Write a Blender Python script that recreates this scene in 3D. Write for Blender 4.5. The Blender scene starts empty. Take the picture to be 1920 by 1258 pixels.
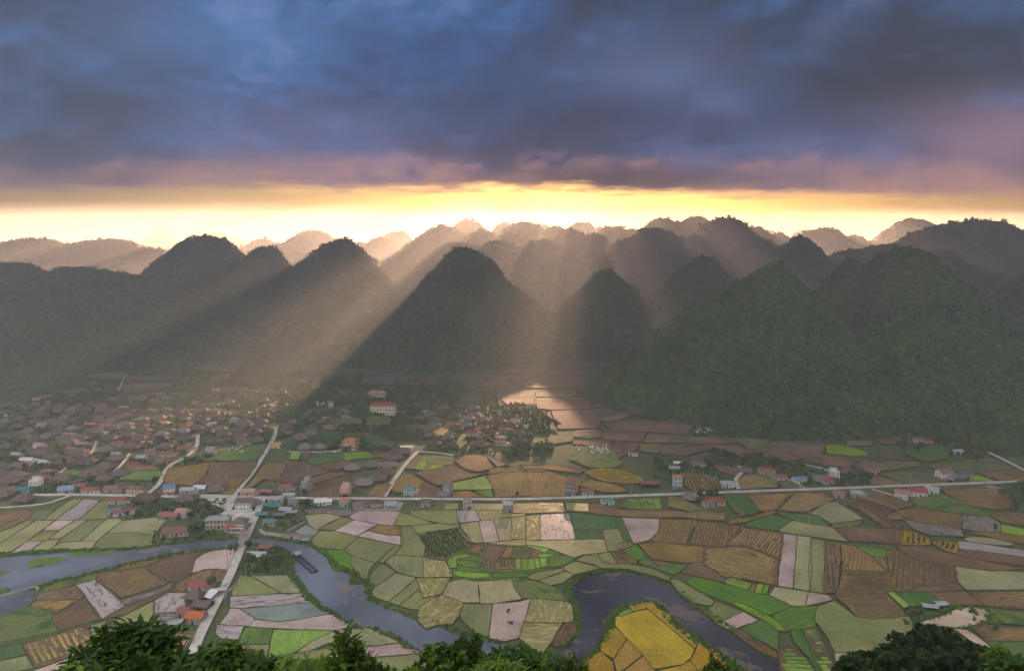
import bpy, bmesh, math, random
from mathutils import Vector, Matrix, noise as mnoise
scene = bpy.context.scene
col = scene.collection
rnd = random.Random(7)
R = math.radians

# ------------------------------------------------------------------ camera
F = 1250.0                      # focal length in units of 1/1920 of the frame width
HAZE_DENSITY = 0.00027
SKY_K = 2 ** -3.8
CAM = Vector((0.0, 0.0, 150.0))
PITCH = math.atan(129.0 / F)    # looking slightly down over the valley
cam_data = bpy.data.cameras.new('camera')
cam_data.sensor_width = 36.0
cam_data.lens = 36.0 * F / 1920.0
cam_data.clip_start = 0.1
cam_data.clip_end = 60000.0
cam = bpy.data.objects.new('camera', cam_data)
col.objects.link(cam)
cam.location = CAM
cam.rotation_euler = (math.pi / 2 - PITCH, 0, 0)
scene.camera = cam

def direction(px, py):
    a, b = (px - 960.0) / F, (629.0 - py) / F
    c, s = math.cos(PITCH), math.sin(PITCH)
    return Vector((a, c + b * s, -s + b * c))

def at(px, py, z=0.0):
    d = direction(px, py)
    t = (z - CAM.z) / d.z
    return Vector((d.x * t, d.y * t, z))

def at_dist(px, py, dist):
    d = direction(px, py)
    return CAM + d * (dist / d.y)

# ------------------------------------------------------------------ sky, sun, exposure
scene.view_settings.view_transform = 'Standard'
scene.view_settings.look = 'None'
scene.view_settings.exposure = 3.8
scene.view_settings.gamma = 1.0
scene.view_settings.use_curve_mapping = False
scene.cycles.use_denoising = True
scene.cycles.volume_bounces = 1
scene.cycles.max_bounces = 6
scene.cycles.diffuse_bounces = 2
scene.cycles.glossy_bounces = 2
scene.cycles.transparent_max_bounces = 16
scene.cycles.sample_clamp_indirect = 4.0

SUN_DIR = direction(1110, 212).normalized()        # where the sun stands behind the cloud
SUN_EL = math.asin(SUN_DIR.z)
SUN_AZ = math.atan2(SUN_DIR.x, SUN_DIR.y)

def srgb(r, g, b):
    f = lambda c: (c / 255.0) / 12.92 if c <= 10 else ((c / 255.0 + 0.055) / 1.055) ** 2.4
    return (f(r), f(g), f(b), 1.0)

class NT:
    """small helper to write shader node graphs"""
    def __init__(self, tree):
        self.t = tree
        tree.nodes.clear()
    def n(self, kind, **kw):
        nd = self.t.nodes.new(kind)
        for k, v in kw.items():
            setattr(nd, k, v)
        return nd
    def put(self, sock, v):
        if isinstance(v, bpy.types.NodeSocket):
            self.t.links.new(v, sock)
        else:
            if hasattr(sock.default_value, '__len__') and not hasattr(v, '__len__'):
                v = (v, v, v)
            if hasattr(sock.default_value, '__len__') and len(v) != len(sock.default_value):
                v = tuple(v)[:len(sock.default_value)]
            sock.default_value = v
    def m(self, op, a, b=0.0, c=0.0, clamp=False):
        nd = self.n('ShaderNodeMath', operation=op, use_clamp=clamp)
        self.put(nd.inputs[0], a); self.put(nd.inputs[1], b)
        if op in ('MULTIPLY_ADD', 'SMOOTH_MIN', 'SMOOTH_MAX'):
            self.put(nd.inputs[2], c)
        return nd.outputs[0]
    def v(self, op, a, b=(0, 0, 0)):
        nd = self.n('ShaderNodeVectorMath', operation=op)
        self.put(nd.inputs[0], a)
        if op == 'SCALE':
            self.put(nd.inputs[3], b)
        else:
            self.put(nd.inputs[1], b)
        return nd.outputs[1] if op in ('LENGTH', 'DOT_PRODUCT') else nd.outputs[0]
    def noise(self, vec, scale, detail=3.0, rough=0.5, dist=0.0, dim='3D'):
        nd = self.n('ShaderNodeTexNoise', noise_dimensions=dim)
        self.put(nd.inputs['Vector'], vec)
        self.put(nd.inputs['Scale'], scale); self.put(nd.inputs['Detail'], detail)
        self.put(nd.inputs['Roughness'], rough); self.put(nd.inputs['Distortion'], dist)
        return nd.outputs[0]
    def ramp(self, fac, stops, interp='LINEAR'):
        nd = self.n('ShaderNodeValToRGB')
        cr = nd.color_ramp; cr.interpolation = interp
        while len(cr.elements) > 1:
            cr.elements.remove(cr.elements[0])
        cr.elements[0].position = stops[0][0]; cr.elements[0].color = stops[0][1]
        for p, c in stops[1:]:
            e = cr.elements.new(p); e.color = c
        self.put(nd.inputs[0], fac)
        return nd.outputs[0]
    def mix(self, fac, a, b, blend='MIX'):
        nd = self.n('ShaderNodeMix', data_type='RGBA', blend_type=blend)
        self.put(nd.inputs[0], fac); self.put(nd.inputs[6], a); self.put(nd.inputs[7], b)
        return nd.outputs[2]
    def smooth(self, x, lo, hi):
        nd = self.n('ShaderNodeMapRange', interpolation_type='SMOOTHSTEP')
        self.put(nd.inputs[0], x); self.put(nd.inputs[1], lo); self.put(nd.inputs[2], hi)
        nd.inputs[3].default_value = 0.0; nd.inputs[4].default_value = 1.0
        return nd.outputs[0]
    def xyz(self, vec):
        nd = self.n('ShaderNodeSeparateXYZ'); self.put(nd.inputs[0], vec)
        return nd.outputs
    def cxyz(self, x, y, z):
        nd = self.n('ShaderNodeCombineXYZ')
        for i, a in enumerate((x, y, z)):
            self.put(nd.inputs[i], a)
        return nd.outputs[0]

def blob(g, dvec, px, py, rx, ry):
    """soft patch of sky round a fixed compass direction; radii in frame units"""
    c = direction(px, py)
    u0, v0 = c.x / c.y, c.z / c.y
    x, y, z = g.xyz(dvec)
    yy = g.m('MAXIMUM', y, 0.02)
    u = g.m('DIVIDE', x, yy); v = g.m('DIVIDE', z, yy)
    du = g.m('DIVIDE', g.m('SUBTRACT', u, u0), rx / F)
    dv = g.m('DIVIDE', g.m('SUBTRACT', v, v0), ry / F)
    q = g.m('ADD', g.m('MULTIPLY', du, du), g.m('MULTIPLY', dv, dv))
    return g.m('EXPONENT', g.m('MULTIPLY', q, -1.0))

# --- world: the low sunlit air under the cloud, on top of a physical sky
world = bpy.data.worlds.new('World')
scene.world = world
world.use_nodes = True
g = NT(world.node_tree)
tc = g.n('ShaderNodeTexCoord').outputs['Generated']
d = g.v('NORMALIZE', tc)
sky = g.n('ShaderNodeTexSky', sky_type='NISHITA', sun_disc=False, sun_elevation=SUN_EL,
          sun_rotation=SUN_AZ, air_density=2.0, dust_density=4.0)
x, y, z = g.xyz(d)
glow = g.ramp(g.m('MULTIPLY', z, 4.0, clamp=True),
              [(0.0, srgb(232, 184, 170)), (0.25, srgb(246, 200, 186)), (0.5, srgb(240, 190, 186)), (1.0, srgb(190, 165, 180))])
core = blob(g, d, 985, 385, 330, 55)
halo = blob(g, d, 985, 400, 900, 110)
glow = g.mix(g.m('MULTIPLY', halo, 0.75), glow, srgb(250, 214, 200))
glow = g.mix(core, glow, (1.1, 1.0, 0.9, 1))
side = g.smooth(y, -0.2, 0.75)
glow = g.mix(side, srgb(176, 160, 166), glow)
wisps = g.noise(g.v('MULTIPLY', d, (3.0, 3.0, 26.0)), 2.2, 5.0, 0.55)
glow = g.mix(g.m('MULTIPLY', g.smooth(wisps, 0.45, 0.75), 0.22), glow, srgb(226, 160, 120))
b1 = g.n('ShaderNodeBackground'); g.put(b1.inputs[0], sky.outputs[0]); b1.inputs[1].default_value = 0.006
b2 = g.n('ShaderNodeBackground'); g.put(b2.inputs[0], glow); b2.inputs[1].default_value = 0.14 * SKY_K
addn = g.n('ShaderNodeAddShader')
g.t.links.new(b1.outputs[0], addn.inputs[0]); g.t.links.new(b2.outputs[0], addn.inputs[1])
wo = g.n('ShaderNodeOutputWorld'); g.t.links.new(addn.outputs[0], wo.inputs[0])

# --- sun
sun_data = bpy.data.lights.new('sun', 'SUN')
sun_data.energy = 4.7
sun_data.angle = R(1.4)
sun_data.color = (1.0, 0.59, 0.35)
sun = bpy.data.objects.new('sun', sun_data)
col.objects.link(sun)
sun.rotation_euler = SUN_DIR.to_track_quat('Z', 'Y').to_euler()

# ------------------------------------------------------------------ basic builders
MATS = {}
def material(name):
    if name in MATS:
        return MATS[name], None
    m = bpy.data.materials.new(name); m.use_nodes = True
    MATS[name] = m
    return m, NT(m.node_tree)

def mesh_obj(name, verts, faces, mat=None, parent=None, mats=None, mi=None, smooth=False):
    me = bpy.data.meshes.new(name)
    me.from_pydata(verts, [], faces)
    if mats:
        for mm in mats: me.materials.append(mm)
    elif mat:
        me.materials.append(mat)
    if mi:
        me.polygons.foreach_set('material_index', mi)
    if smooth:
        me.polygons.foreach_set('use_smooth', [True] * len(me.polygons))
    o = bpy.data.objects.new(name, me)
    col.objects.link(o)
    if parent: o.parent = parent
    return o

def tag(o, label=None, cat=None, group=None, kind=None):
    if label: o['label'] = label
    if cat: o['category'] = cat
    if group: o['group'] = group
    if kind: o['kind'] = kind
    return o

def empty(name, loc, rz=0.0, s=1.0):
    o = bpy.data.objects.new(name, None)
    o.empty_display_size = 1.0
    col.objects.link(o)
    o.location = loc; o.rotation_euler = (0, 0, rz); o.scale = (s, s, s)
    return o

def copy_tree(o, parent=None):
    c = o.copy(); col.objects.link(c)
    if parent: c.parent = parent
    for ch in list(o.children):
        copy_tree(ch, c)
    return c
# ------------------------------------------------------------------ cloud deck: a real layer 470 m up whose ragged far edge lets the sun in
DECK_Z = 470.0
m, g = material('cloud')
pos = g.n('ShaderNodeNewGeometry').outputs['Position']
rel = g.v('SUBTRACT', pos, (0, 0, 150))
d = g.v('NORMALIZE', rel)
x, y, z = g.xyz(d)
yy = g.m('MAXIMUM', y, 0.05)
tanv = g.m('DIVIDE', z, yy)
st = g.v('MULTIPLY', d, (3.2, 3.2, 6.5))
warp = g.noise(st, 1.1, 2.0, 0.5)
n1 = g.noise(g.v('ADD', st, g.v('SCALE', (1.0, 0.3, 2.0), warp)), 1.0, 6.0, 0.52, 0.6)
n2 = g.noise(g.v('ADD', st, (7.0, 3.0, 1.0)), 3.2, 9.0, 0.64, 0.2)
n3 = g.noise(g.v('MULTIPLY', d, (7.0, 7.0, 14.0)), 2.2, 9.0, 0.66, 0.25)
c = g.ramp(g.m('MULTIPLY_ADD', n2, 0.42, g.m('MULTIPLY', n1, 0.66)),
           [(0.43, (0.0, .010, .05, 1)), (0.52, (0.0, .035, .13, 1)), (0.60, (.016, .105, .33, 1)), (0.70, (.15, .21, .48, 1))])
def sp(c, col4, px, py, rx, ry, k):
    return g.mix(g.m('MULTIPLY', blob(g, d, px, py, rx, ry), k), c, col4)
c = sp(c, (0, .012, .06, 1), 60, 200, 260, 120, .55)
c = sp(c, (.05, .17, .45, 1), 420, 60, 230, 80, .65)
c = sp(c, (.0, .06, .22, 1), 820, 120, 200, 90, .5)
c = sp(c, (.12, .16, .36, 1), 1260, 140, 200, 80, .65)
c = sp(c, (0, .01, .055, 1), 1090, 225, 330, 45, .75)
c = sp(c, (.004, .008, .03, 1), 1680, 80, 330, 110, .85)
c = sp(c, (.05, .05, .13, 1), 1420, 245, 330, 50, .6)
c = sp(c, (.36, .21, .28, 1), 1900, 265, 210, 75, .75)
c = sp(c, (.13, .14, .34, 1), 560, 245, 300, 55, .6)
# warm light creeping up under the cloud towards its far edge
band = g.m('ADD', tanv, g.m('MULTIPLY', g.m('SUBTRACT', n3, 0.5), 0.15))
c = g.mix(g.m('MULTIPLY', g.m('SUBTRACT', 1.0, g.smooth(band, 0.10, 0.20)), 0.6), c, (.26, .13, .19, 1))
c = g.mix(g.m('MULTIPLY', g.m('SUBTRACT', 1.0, g.smooth(band, 0.10, 0.165)), 0.85), c, srgb(222, 160, 142))
c = sp(c, (.62, .34, .25, 1), 450, 335, 150, 30, .6)
c = sp(c, (.40, .22, .25, 1), 640, 312, 200, 26, .55)
c = sp(c, (.36, .20, .24, 1), 1560, 325, 260, 30, .6)
c = sp(c, (.07, .04, .06, 1), 1170, 335, 260, 24, .8)
c = sp(c, (.06, .06, .15, 1), 90, 335, 260, 34, .7)
# overhead and behind the camera the cloud glows paler, added as fill light
pale = g.smooth(tanv, 0.42, 0.82)
mott = g.ramp(n1, [(0.3, (1.22, 1.2, 1.17, 1)), (0.7, (1.8, 1.74, 1.66, 1))])
mott = g.v('SCALE', mott, g.m('ADD', g.m('MULTIPLY_ADD', y, -0.40, 1.0), g.m('MULTIPLY', x, -0.45)))  # added gradient: more fill glow from behind and left, to shape the hills
c = g.mix(pale, c, mott)
em = g.n('ShaderNodeEmission'); g.put(em.inputs[0], c); em.inputs[1].default_value = SKY_K
tr = g.n('ShaderNodeBsdfTransparent')
# ragged far edge: a distance from the camera side that varies along the edge
px_, py_, pz_ = g.xyz(pos)
en = g.noise(g.v('MULTIPLY', pos, (0.0011, 0.0016, 0)), 1.0, 6.0, 0.6)
en2 = g.noise(g.v('MULTIPLY', pos, (0.006, 0.003, 0)), 1.0, 8.0, 0.7)
right = g.smooth(px_, 120.0, 520.0)
edge_d = g.m('ADD', g.m('MULTIPLY_ADD', right, 200.0, 2940.0), g.m('MULTIPLY', g.m('SUBTRACT', en, 0.5), 800.0))
edge_d = g.m('ADD', edge_d, g.m('MULTIPLY', g.m('SUBTRACT', en2, 0.5), 900.0))
cover = g.m('SUBTRACT', 1.0, g.smooth(g.m('SUBTRACT', py_, edge_d), -420.0, 300.0))
mixs = g.n('ShaderNodeMixShader'); g.put(mixs.inputs[0], cover)
g.t.links.new(tr.outputs[0], mixs.inputs[1]); g.t.links.new(em.outputs[0], mixs.inputs[2])
out = g.n('ShaderNodeOutputMaterial'); g.t.links.new(mixs.outputs[0], out.inputs[0])
m.cycles.emission_sampling = 'NONE'
cloud = mesh_obj('clouds', [(-14000, -12000, DECK_Z), (14000, -12000, DECK_Z), (14000, 5000, DECK_Z), (-14000, 5000, DECK_Z)], [(0, 1, 2, 3)], m)
tag(cloud, kind='structure')

# ------------------------------------------------------------------ haze: one closed box of even air
m, g = material('haze')
pv = g.n('ShaderNodeVolumePrincipled')
pv.inputs['Color'].default_value = (0.93, 0.96, 1.0, 1)
pv.inputs['Density'].default_value = HAZE_DENSITY
pv.inputs['Anisotropy'].default_value = 0.36
out = g.n('ShaderNodeOutputMaterial'); g.t.links.new(pv.outputs[0], out.inputs['Volume'])
bx0, bx1, by0, by1, bz0, bz1 = -4400, 4400, -1300, 3040, -2.0, 376.0
v = [(bx0, by0, bz0), (bx1, by0, bz0), (bx1, by1, bz0), (bx0, by1, bz0), (bx0, by0, bz1), (bx1, by0, bz1), (bx1, by1, bz1), (bx0, by1, bz1)]
hz = mesh_obj('haze', v, [(3, 2, 1, 0), (4, 5, 6, 7), (0, 1, 5, 4), (1, 2, 6, 5), (2, 3, 7, 6), (3, 0, 4, 7)], m)
tag(hz, kind='stuff')
m.cycles.homogeneous_volume = True
m, g = material('ground')
pos = g.n('ShaderNodeNewGeometry').outputs['Position']
n1 = g.noise(pos, 0.03, 5.0, 0.6); n2 = g.noise(pos, 0.6, 4.0, 0.6)
c = g.ramp(n1, [(0.3, (0.045, 0.072, 0.020, 1)), (0.5, (0.065, 0.10, 0.026, 1)), (0.62, (0.115, 0.095, 0.045, 1)), (0.75, (0.06, 0.11, 0.03, 1))])
c = g.mix(g.m('MULTIPLY', n2, 0.7), c, (0.04, 0.052, 0.02, 1))
b = g.n('ShaderNodeBsdfPrincipled'); g.put(b.inputs['Base Color'], c); b.inputs['Roughness'].default_value = 0.9
bump = g.n('ShaderNodeBump'); bump.inputs['Strength'].default_value = 0.7; bump.inputs['Distance'].default_value = 0.8
g.put(bump.inputs['Height'], n2); g.t.links.new(bump.outputs[0], b.inputs['Normal'])
out = g.n('ShaderNodeOutputMaterial'); g.t.links.new(b.outputs[0], out.inputs[0])
ground = tag(mesh_obj('ground', [(-4300, -1200, 0), (4300, -1200, 0), (4300, 3000, 0), (-4300, 3000, 0)], [(0, 1, 2, 3)], m), kind='structure')
# ------------------------------------------------------------------ karst hills
def forest_mat():
    m, g = material('forest_floor')
    if g:
        pos = g.n('ShaderNodeNewGeometry').outputs['Position']
        n1 = g.noise(pos, 0.02, 5.0, 0.6); n2 = g.noise(pos, 0.25, 4.0, 0.6)
        c = g.ramp(n1, [(0.3, (0.018, 0.044, 0.016, 1)), (0.5, (0.030, 0.066, 0.020, 1)), (0.7, (0.065, 0.085, 0.028, 1))])
        c = g.mix(g.m('MULTIPLY', n2, 0.6), c, (0.02, 0.032, 0.014, 1))
        b = g.n('ShaderNodeBsdfPrincipled'); g.put(b.inputs['Base Color'], c); b.inputs['Roughness'].default_value = 0.9
        bump = g.n('ShaderNodeBump'); bump.inputs['Strength'].default_value = 0.8; bump.inputs['Distance'].default_value = 3.0
        g.put(bump.inputs['Height'], g.noise(pos, 0.2, 5.0, 0.65)); g.t.links.new(bump.outputs[0], b.inputs['Normal'])
        out = g.n('ShaderNodeOutputMaterial'); g.t.links.new(b.outputs[0], out.inputs[0])
    return m

PROF = [(0, 1.0), (0.06, .984), (0.12, .935), (0.2, .842), (0.32, .685), (0.45, .51), (0.6, .335), (0.75, .18), (0.88, .07), (1.0, -.03)]
def prof(t):
    if t >= 1: return -.03
    for (a, ha), (b, hb) in zip(PROF, PROF[1:]):
        if t <= b:
            return ha + (hb - ha) * (t - a) / (b - a)
HILLS = []     # (x, y, h, rx, ry, power, mesh-object)
def hill_height(H, x, y):
    cx, cy, h, rx, ry, pw = H
    dx, dy = (x - cx) / rx, (y - cy) / ry
    r = math.hypot(dx, dy)
    a = math.atan2(dy, dx)
    s = cx * 0.37 + cy * 0.11
    wob = 1 + 0.10 * math.sin(3 * a + s) + 0.06 * math.sin(5 * a + 2.3 * s)
    r = r / wob
    if r > 1.02: return None
    z = h * prof(r ** pw)
    p = Vector((x * 0.012, y * 0.012, s))
    lump = mnoise.fractal(p, 0.9, 2.1, 5)
    rib = abs(math.sin(a * 4.5 + 1.6 * mnoise.noise(Vector((x * .01, y * .01, s + 4))) + s)) - .6
    z += rib * h * .055 * min(1, r * 2.0) * min(1, 3 * max(0, 1 - r))
    p2 = Vector((x * 0.05, y * 0.05, s))
    z += lump * h * 0.11 * min(1, 2.2 * (1 - r) + .05) * min(1.0, 0.05 + r * 1.6)
    z += mnoise.fractal(p2, 0.8, 2.0, 3) * h * 0.03
    return z
def hill(px, py, D, rx, ry=None, pw=1.0, n=72, rings=34, label=None):
    ry = ry or rx
    p = at_dist(px, py, D)
    # the lumpiness shifts the top a little; push the summit back to the height asked for
    H = (p.x, p.y, p.z, rx, ry, pw)
    top = max(hill_height(H, p.x + dx * rx * .04, p.y + dy * ry * .04) for dx in range(-3, 4) for dy in range(-3, 4))
    H = (p.x, p.y, p.z * p.z / top, rx, ry, pw)
    vs = [(0, 0, hill_height(H, p.x, p.y))]; fs = []
    for k in range(1, rings + 1):
        r = (k / rings) ** 0.85
        for j in range(n):
            a = 2 * math.pi * j / n + (0.5 * math.pi / n if k % 2 else 0)
            x = p.x + math.cos(a) * r * rx * 1.16; y = p.y + math.sin(a) * r * ry * 1.16
            z = hill_height(H, x, y)
            vs.append((x - p.x, y - p.y, -1.0 if z is None else max(z, -1.0)))
    for j in range(n): fs.append((0, 1 + j, 1 + (j + 1) % n))
    for k in range(1, rings):
        a0, b0 = 1 + (k - 1) * n, 1 + k * n
        for j in range(n):
            fs.append((a0 + j, b0 + j, b0 + (j + 1) % n, a0 + (j + 1) % n))
    o = mesh_obj('hill', vs, fs, forest_mat(), smooth=True)
    o.location = (p.x, p.y, 0)
    tag(o, label, kind='structure')
    HILLS.append((H, o))
    return o

NEAR = []
# front and middle range, (peak pixel, distance, radii)
NEAR += [hill(1450, 497, 740, 196, 175, pw=.97, n=110, rings=60),
 hill(1342, 546, 905, 142, 145, n=90),
 hill(1705, 470, 860, 240, 215, pw=1.0, n=110, rings=60),
 hill(1772, 565, 690, 200, 150, n=90),
 hill(1600, 490, 930, 135, 150, n=90),
 hill(1935, 640, 640, 150, 120, n=90),
 hill(1500, 443, 1560, 235, 260, pw=.95), hill(1318, 484, 1220, 185, 190),
 hill(1134, 510, 1190, 172, 160), hill(1132, 482, 1600, 200, 190), hill(985, 472, 1640, 205, 200), hill(1045, 492, 1680, 160, 160),
 hill(868, 467, 1160, 212, 215, pw=.95, n=90), hill(908, 486, 1185, 160, 170),
 hill(642, 450, 1380, 275, 340, pw=.95, n=90), hill(392, 445, 1400, 235, 340, pw=1.2, n=90), hill(502, 464, 1400, 190, 300, n=90),
 hill(20, 495, 1150, 330, 300), hill(150, 503, 1180, 300, 280, pw=1.2), hill(225, 516, 1250, 300, 300), hill(-120, 470, 1050, 330, 300),
 hill(1765, 471, 1480, 240, 220), hill(1930, 492, 1400, 270, 240), hill(2080, 440, 1000, 300, 300)]
FARH = [(60, 447, 2100, 380), (200, 449, 2150, 400, 1.3), (285, 467, 2000, 260), (-60, 440, 2300, 420), (1670, 460, 1750, 300, 1.2), (1600, 470, 1700, 220),
 (1838, 411, 2000, 400), (1765, 423, 2050, 360), (1900, 440, 1900, 330), (1715, 411, 2900, 360), (1680, 430, 2850, 300),
 (790, 482, 2000, 230), (722, 488, 2050, 170), (590, 432, 2800, 300), (495, 448, 2700, 260), (560, 446, 2500, 240), (645, 450, 2550, 240),
 (745, 435, 2950, 250), (712, 446, 2600, 230), (832, 424, 2500, 290), (877, 412, 3100, 290), (800, 440, 2450, 240), (955, 416, 3150, 240), (905, 432, 2550, 260),
 (987, 416, 2750, 270), (1015, 420, 3200, 230), (960, 436, 2350, 260), (1045, 426, 2700, 260), (1093, 417, 3100, 270), (1070, 430, 2420, 260), (1125, 425, 3250, 220),
 (1150, 424, 2800, 280), (1110, 438, 2300, 230), (1222, 428, 2150, 270), (1240, 409, 2900, 300), (1310, 405, 2950, 340), (1358, 408, 2500, 320), (1275, 416, 2800, 300), (1190, 430, 2700, 230),
 (1412, 425, 2700, 300), (1462, 436, 2600, 230), (1440, 432, 3300, 240), (1545, 427, 2700, 300), (1505, 432, 3300, 240), (1600, 440, 2850, 260), (1430, 450, 2000, 240),
 (300, 436, 3700, 280), (400, 434, 3600, 260), (375, 441, 3300, 260), (440, 444, 3500, 230), (110, 450, 3500, 300), (640, 444, 3700, 300),
 (860, 455, 1950, 260), (1300, 440, 2200, 300), (1020, 450, 2050, 260), (930, 452, 1980, 240), (1180, 446, 2050, 240), (680, 456, 2500, 260), (420, 462, 2400, 330), (560, 470, 2300, 300),
 (2050, 420, 2400, 400), (2250, 430, 2000, 450), (-250, 440, 2300, 450), (-450, 450, 1700, 420)]
for q in FARH:
    k = (1400 + (q[2] - 1400) * .62) / q[2]       # keep them behind the middle range, at karst size
    hill(q[0], q[1], q[2] * k, q[3] * 1.18, q[3] * (.2 + .8 * k), pw=(q[4] if len(q) > 4 else 1.12), n=64, rings=26)
# ------------------------------------------------------------------ fields, river, ponds (outlines surveyed on the valley floor)
SURVEY = {1: (0, 680, 3.0), 2: (520, 660, 3.0), 3: (1000, 660, 3.5556), 4: (1400, 740, 3.6923),
          5: (0, 900, 3.515), 6: (400, 900, 3.515), 7: (800, 900, 3.4286), 8: (1320, 900, 3.2), 0: (0, 0, 1.0)}
def S(reg, pts, z=0.0):
    ox, oy, s = SURVEY[reg]
    return [at(ox + x / s, oy + y / s, z) for x, y in pts]
def area2(P):
    return sum(a.x * b.y - b.x * a.y for a, b in zip(P, P[1:] + P[:1]))
def inside(P, x, y):
    r = False
    for a, b in zip(P, P[1:] + P[:1]):
        if (a.y > y) != (b.y > y) and x < (b.x - a.x) * (y - a.y) / (b.y - a.y) + a.x:
            r = not r
    return r
def inset(P, dd):
    n = len(P); out = []
    if area2(P) < 0: P = P[::-1]
    for i in range(n):
        a, b, c = P[i - 1], P[i], P[(i + 1) % n]
        e1 = (b - a); e2 = (c - b)
        if e1.length < 1e-3 or e2.length < 1e-3: out.append(b.copy()); continue
        e1.normalize(); e2.normalize()
        n1 = Vector((-e1.y, e1.x, 0)); n2 = Vector((-e2.y, e2.x, 0))
        k = n1 + n2
        if k.length < 0.3: out.append(b + n1 * dd); continue
        k.normalize(); q = max(0.45, k.dot(n1))
        out.append(b + k * (dd / q))
    return out
def wiggle(P, step=6.0, amp=0.35, soft=0.0):
    """subdivide an outline and let it wander a little, as hand-cut banks do"""
    out = []; n = len(P)
    for i in range(n):
        a, b = P[i], P[(i + 1) % n]
        L = (b - a).length; k = max(1, int(L / step))
        e = (b - a).normalized() if L > 0 else Vector((1, 0, 0)); nn = Vector((-e.y, e.x, 0))
        for j in range(k):
            t = j / k
            p = a.lerp(b, t)
            if j: p = p + nn * (amp * 2 * mnoise.noise(Vector((p.x * .09, p.y * .09, 3.3))) * min(1.0, 4 * t * (1 - t) + .3))
            out.append(p)
    return out
def round_outline(P, it=2):
    for _ in range(it):
        Q = []
        for a, b in zip(P, P[1:] + P[:1]):
            Q += [a.lerp(b, .25), a.lerp(b, .75)]
        P = Q
    return P

def ground_mat(name, colors, rough=(0.85, 0.95), streak=0.5, patch=0.05, patch_w=0.5, bump=0.3, water=None, wet_lo=0.5, wet_hi=0.6, spec=0.5, wetcol=None, tint=0.25, fine=0.8):
    m, g = material(name)
    if not g: return m
    tcn = g.n('ShaderNodeTexCoord'); oc = tcn.outputs['Object']
    rnd_ = g.n('ShaderNodeObjectInfo').outputs['Random']
    off = g.cxyz(g.m('MULTIPLY', rnd_, 300.0), g.m('MULTIPLY', rnd_, 170.0), 0.0)
    oc2 = g.v('ADD', oc, off)
    st = g.noise(g.v('MULTIPLY', oc2, (0.05, 0.55, 1.0)), 1.0, 4.0, 0.7)
    st2 = g.noise(g.v('MULTIPLY', oc2, (0.30, 1.5, 1.0)), 1.0, 3.0, 0.65)
    pt = g.noise(oc2, patch, 5.0, 0.6)
    fn = g.noise(oc2, fine, 4.0, 0.7)
    fac = g.m('ADD', g.m('MULTIPLY', pt, 1 - streak), g.m('MULTIPLY', g.m('MULTIPLY_ADD', st, 0.6, g.m('MULTIPLY', st2, 0.4)), streak))
    fac = g.m('MULTIPLY_ADD', g.m('SUBTRACT', fn, 0.5), 0.5, fac)
    lo, hi = colors[0], colors[-1]
    colors = [tuple(a * .62 for a in lo)] + list(colors) + [tuple(min(.95, a * 1.22) for a in hi)]
    k = len(colors)
    c = g.ramp(fac, [(0.34 + 0.32 * i / max(1, k - 1), tuple(q) + (1,)) for i, q in enumerate(colors)])
    hsv = g.n('ShaderNodeHueSaturation'); g.put(hsv.inputs['Color'], c)
    g.put(hsv.inputs['Value'], g.m('MULTIPLY_ADD', rnd_, tint, 1.0 - tint / 2))
    g.put(hsv.inputs['Hue'], g.m('MULTIPLY_ADD', g.m('FRACT', g.m('MULTIPLY', rnd_, 7.13)), 0.024, 0.488))
    g.put(hsv.inputs['Saturation'], g.m('MULTIPLY_ADD', g.m('FRACT', g.m('MULTIPLY', rnd_, 3.7)), 0.2, 0.9))
    c = hsv.outputs[0]
    b = g.n('ShaderNodeBsdfPrincipled')
    b.inputs['Specular IOR Level'].default_value = spec
    rr = g.m('MULTIPLY_ADD', fn, rough[1] - rough[0], rough[0])
    bh = fn
    if water is not None:
        wf = g.noise(g.v('MULTIPLY', oc2, (0.16, 0.6, 1.0)), 1.0, 7.0, 0.72, 0.6)
        wet = g.smooth(wf, wet_lo, wet_hi)
        c = g.mix(wet, c, tuple(wetcol or (0.2, 0.17, 0.14)) + (1,))
        rr = g.m('ADD', g.m('MULTIPLY', rr, g.m('SUBTRACT', 1.0, wet)), g.m('MULTIPLY', wet, water))
        bh = g.m('MULTIPLY', fn, g.m('SUBTRACT', 1.0, g.m('MULTIPLY', wet, 0.93)))
    g.put(b.inputs['Base Color'], c); g.put(b.inputs['Roughness'], rr)
    bp = g.n('ShaderNodeBump'); bp.inputs['Strength'].default_value = bump; bp.inputs['Distance'].default_value = 0.5
    g.put(bp.inputs['Height'], bh); g.t.links.new(bp.outputs[0], b.inputs['Normal'])
    out = g.n('ShaderNodeOutputMaterial'); g.t.links.new(b.outputs[0], out.inputs[0])
    return m

KIND = {}
def K(key, name, mat, bund=None, rowmat=None): KIND[key] = (name, mat, bund, rowmat)
soil_row = ground_mat('furrow_soil', [(0.055, 0.034, 0.020), (0.095, 0.058, 0.034)], streak=0.3)
straw_row = ground_mat('straw', [(0.170, 0.110, 0.032), (0.289, 0.194, 0.059)], streak=0.6, tint=.35)
green_row = ground_mat('vegetable_row', [(0.045, 0.12, 0.012), (0.12, 0.23, 0.02)], streak=0.3, tint=.3)
dark_row = ground_mat('hedge_row', [(0.012, 0.035, 0.010), (0.03, 0.07, 0.015)], streak=0.2)
bund_m = ground_mat('bund_grass', [(0.025, 0.032, 0.010), (0.042, 0.049, 0.014), (0.059, 0.045, 0.021)], streak=0.1, patch=0.3, tint=.3)
K('sage', 'rice_paddy', ground_mat('seedling_paddy', [(0.109, 0.128, 0.030), (0.166, 0.178, 0.051), (0.233, 0.226, 0.089)], (0.4, 0.7), 0.55, bump=.12, water=0.14, wet_lo=.55, wet_hi=.66, wetcol=(.26, .22, .13), patch=.035), 1)
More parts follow.
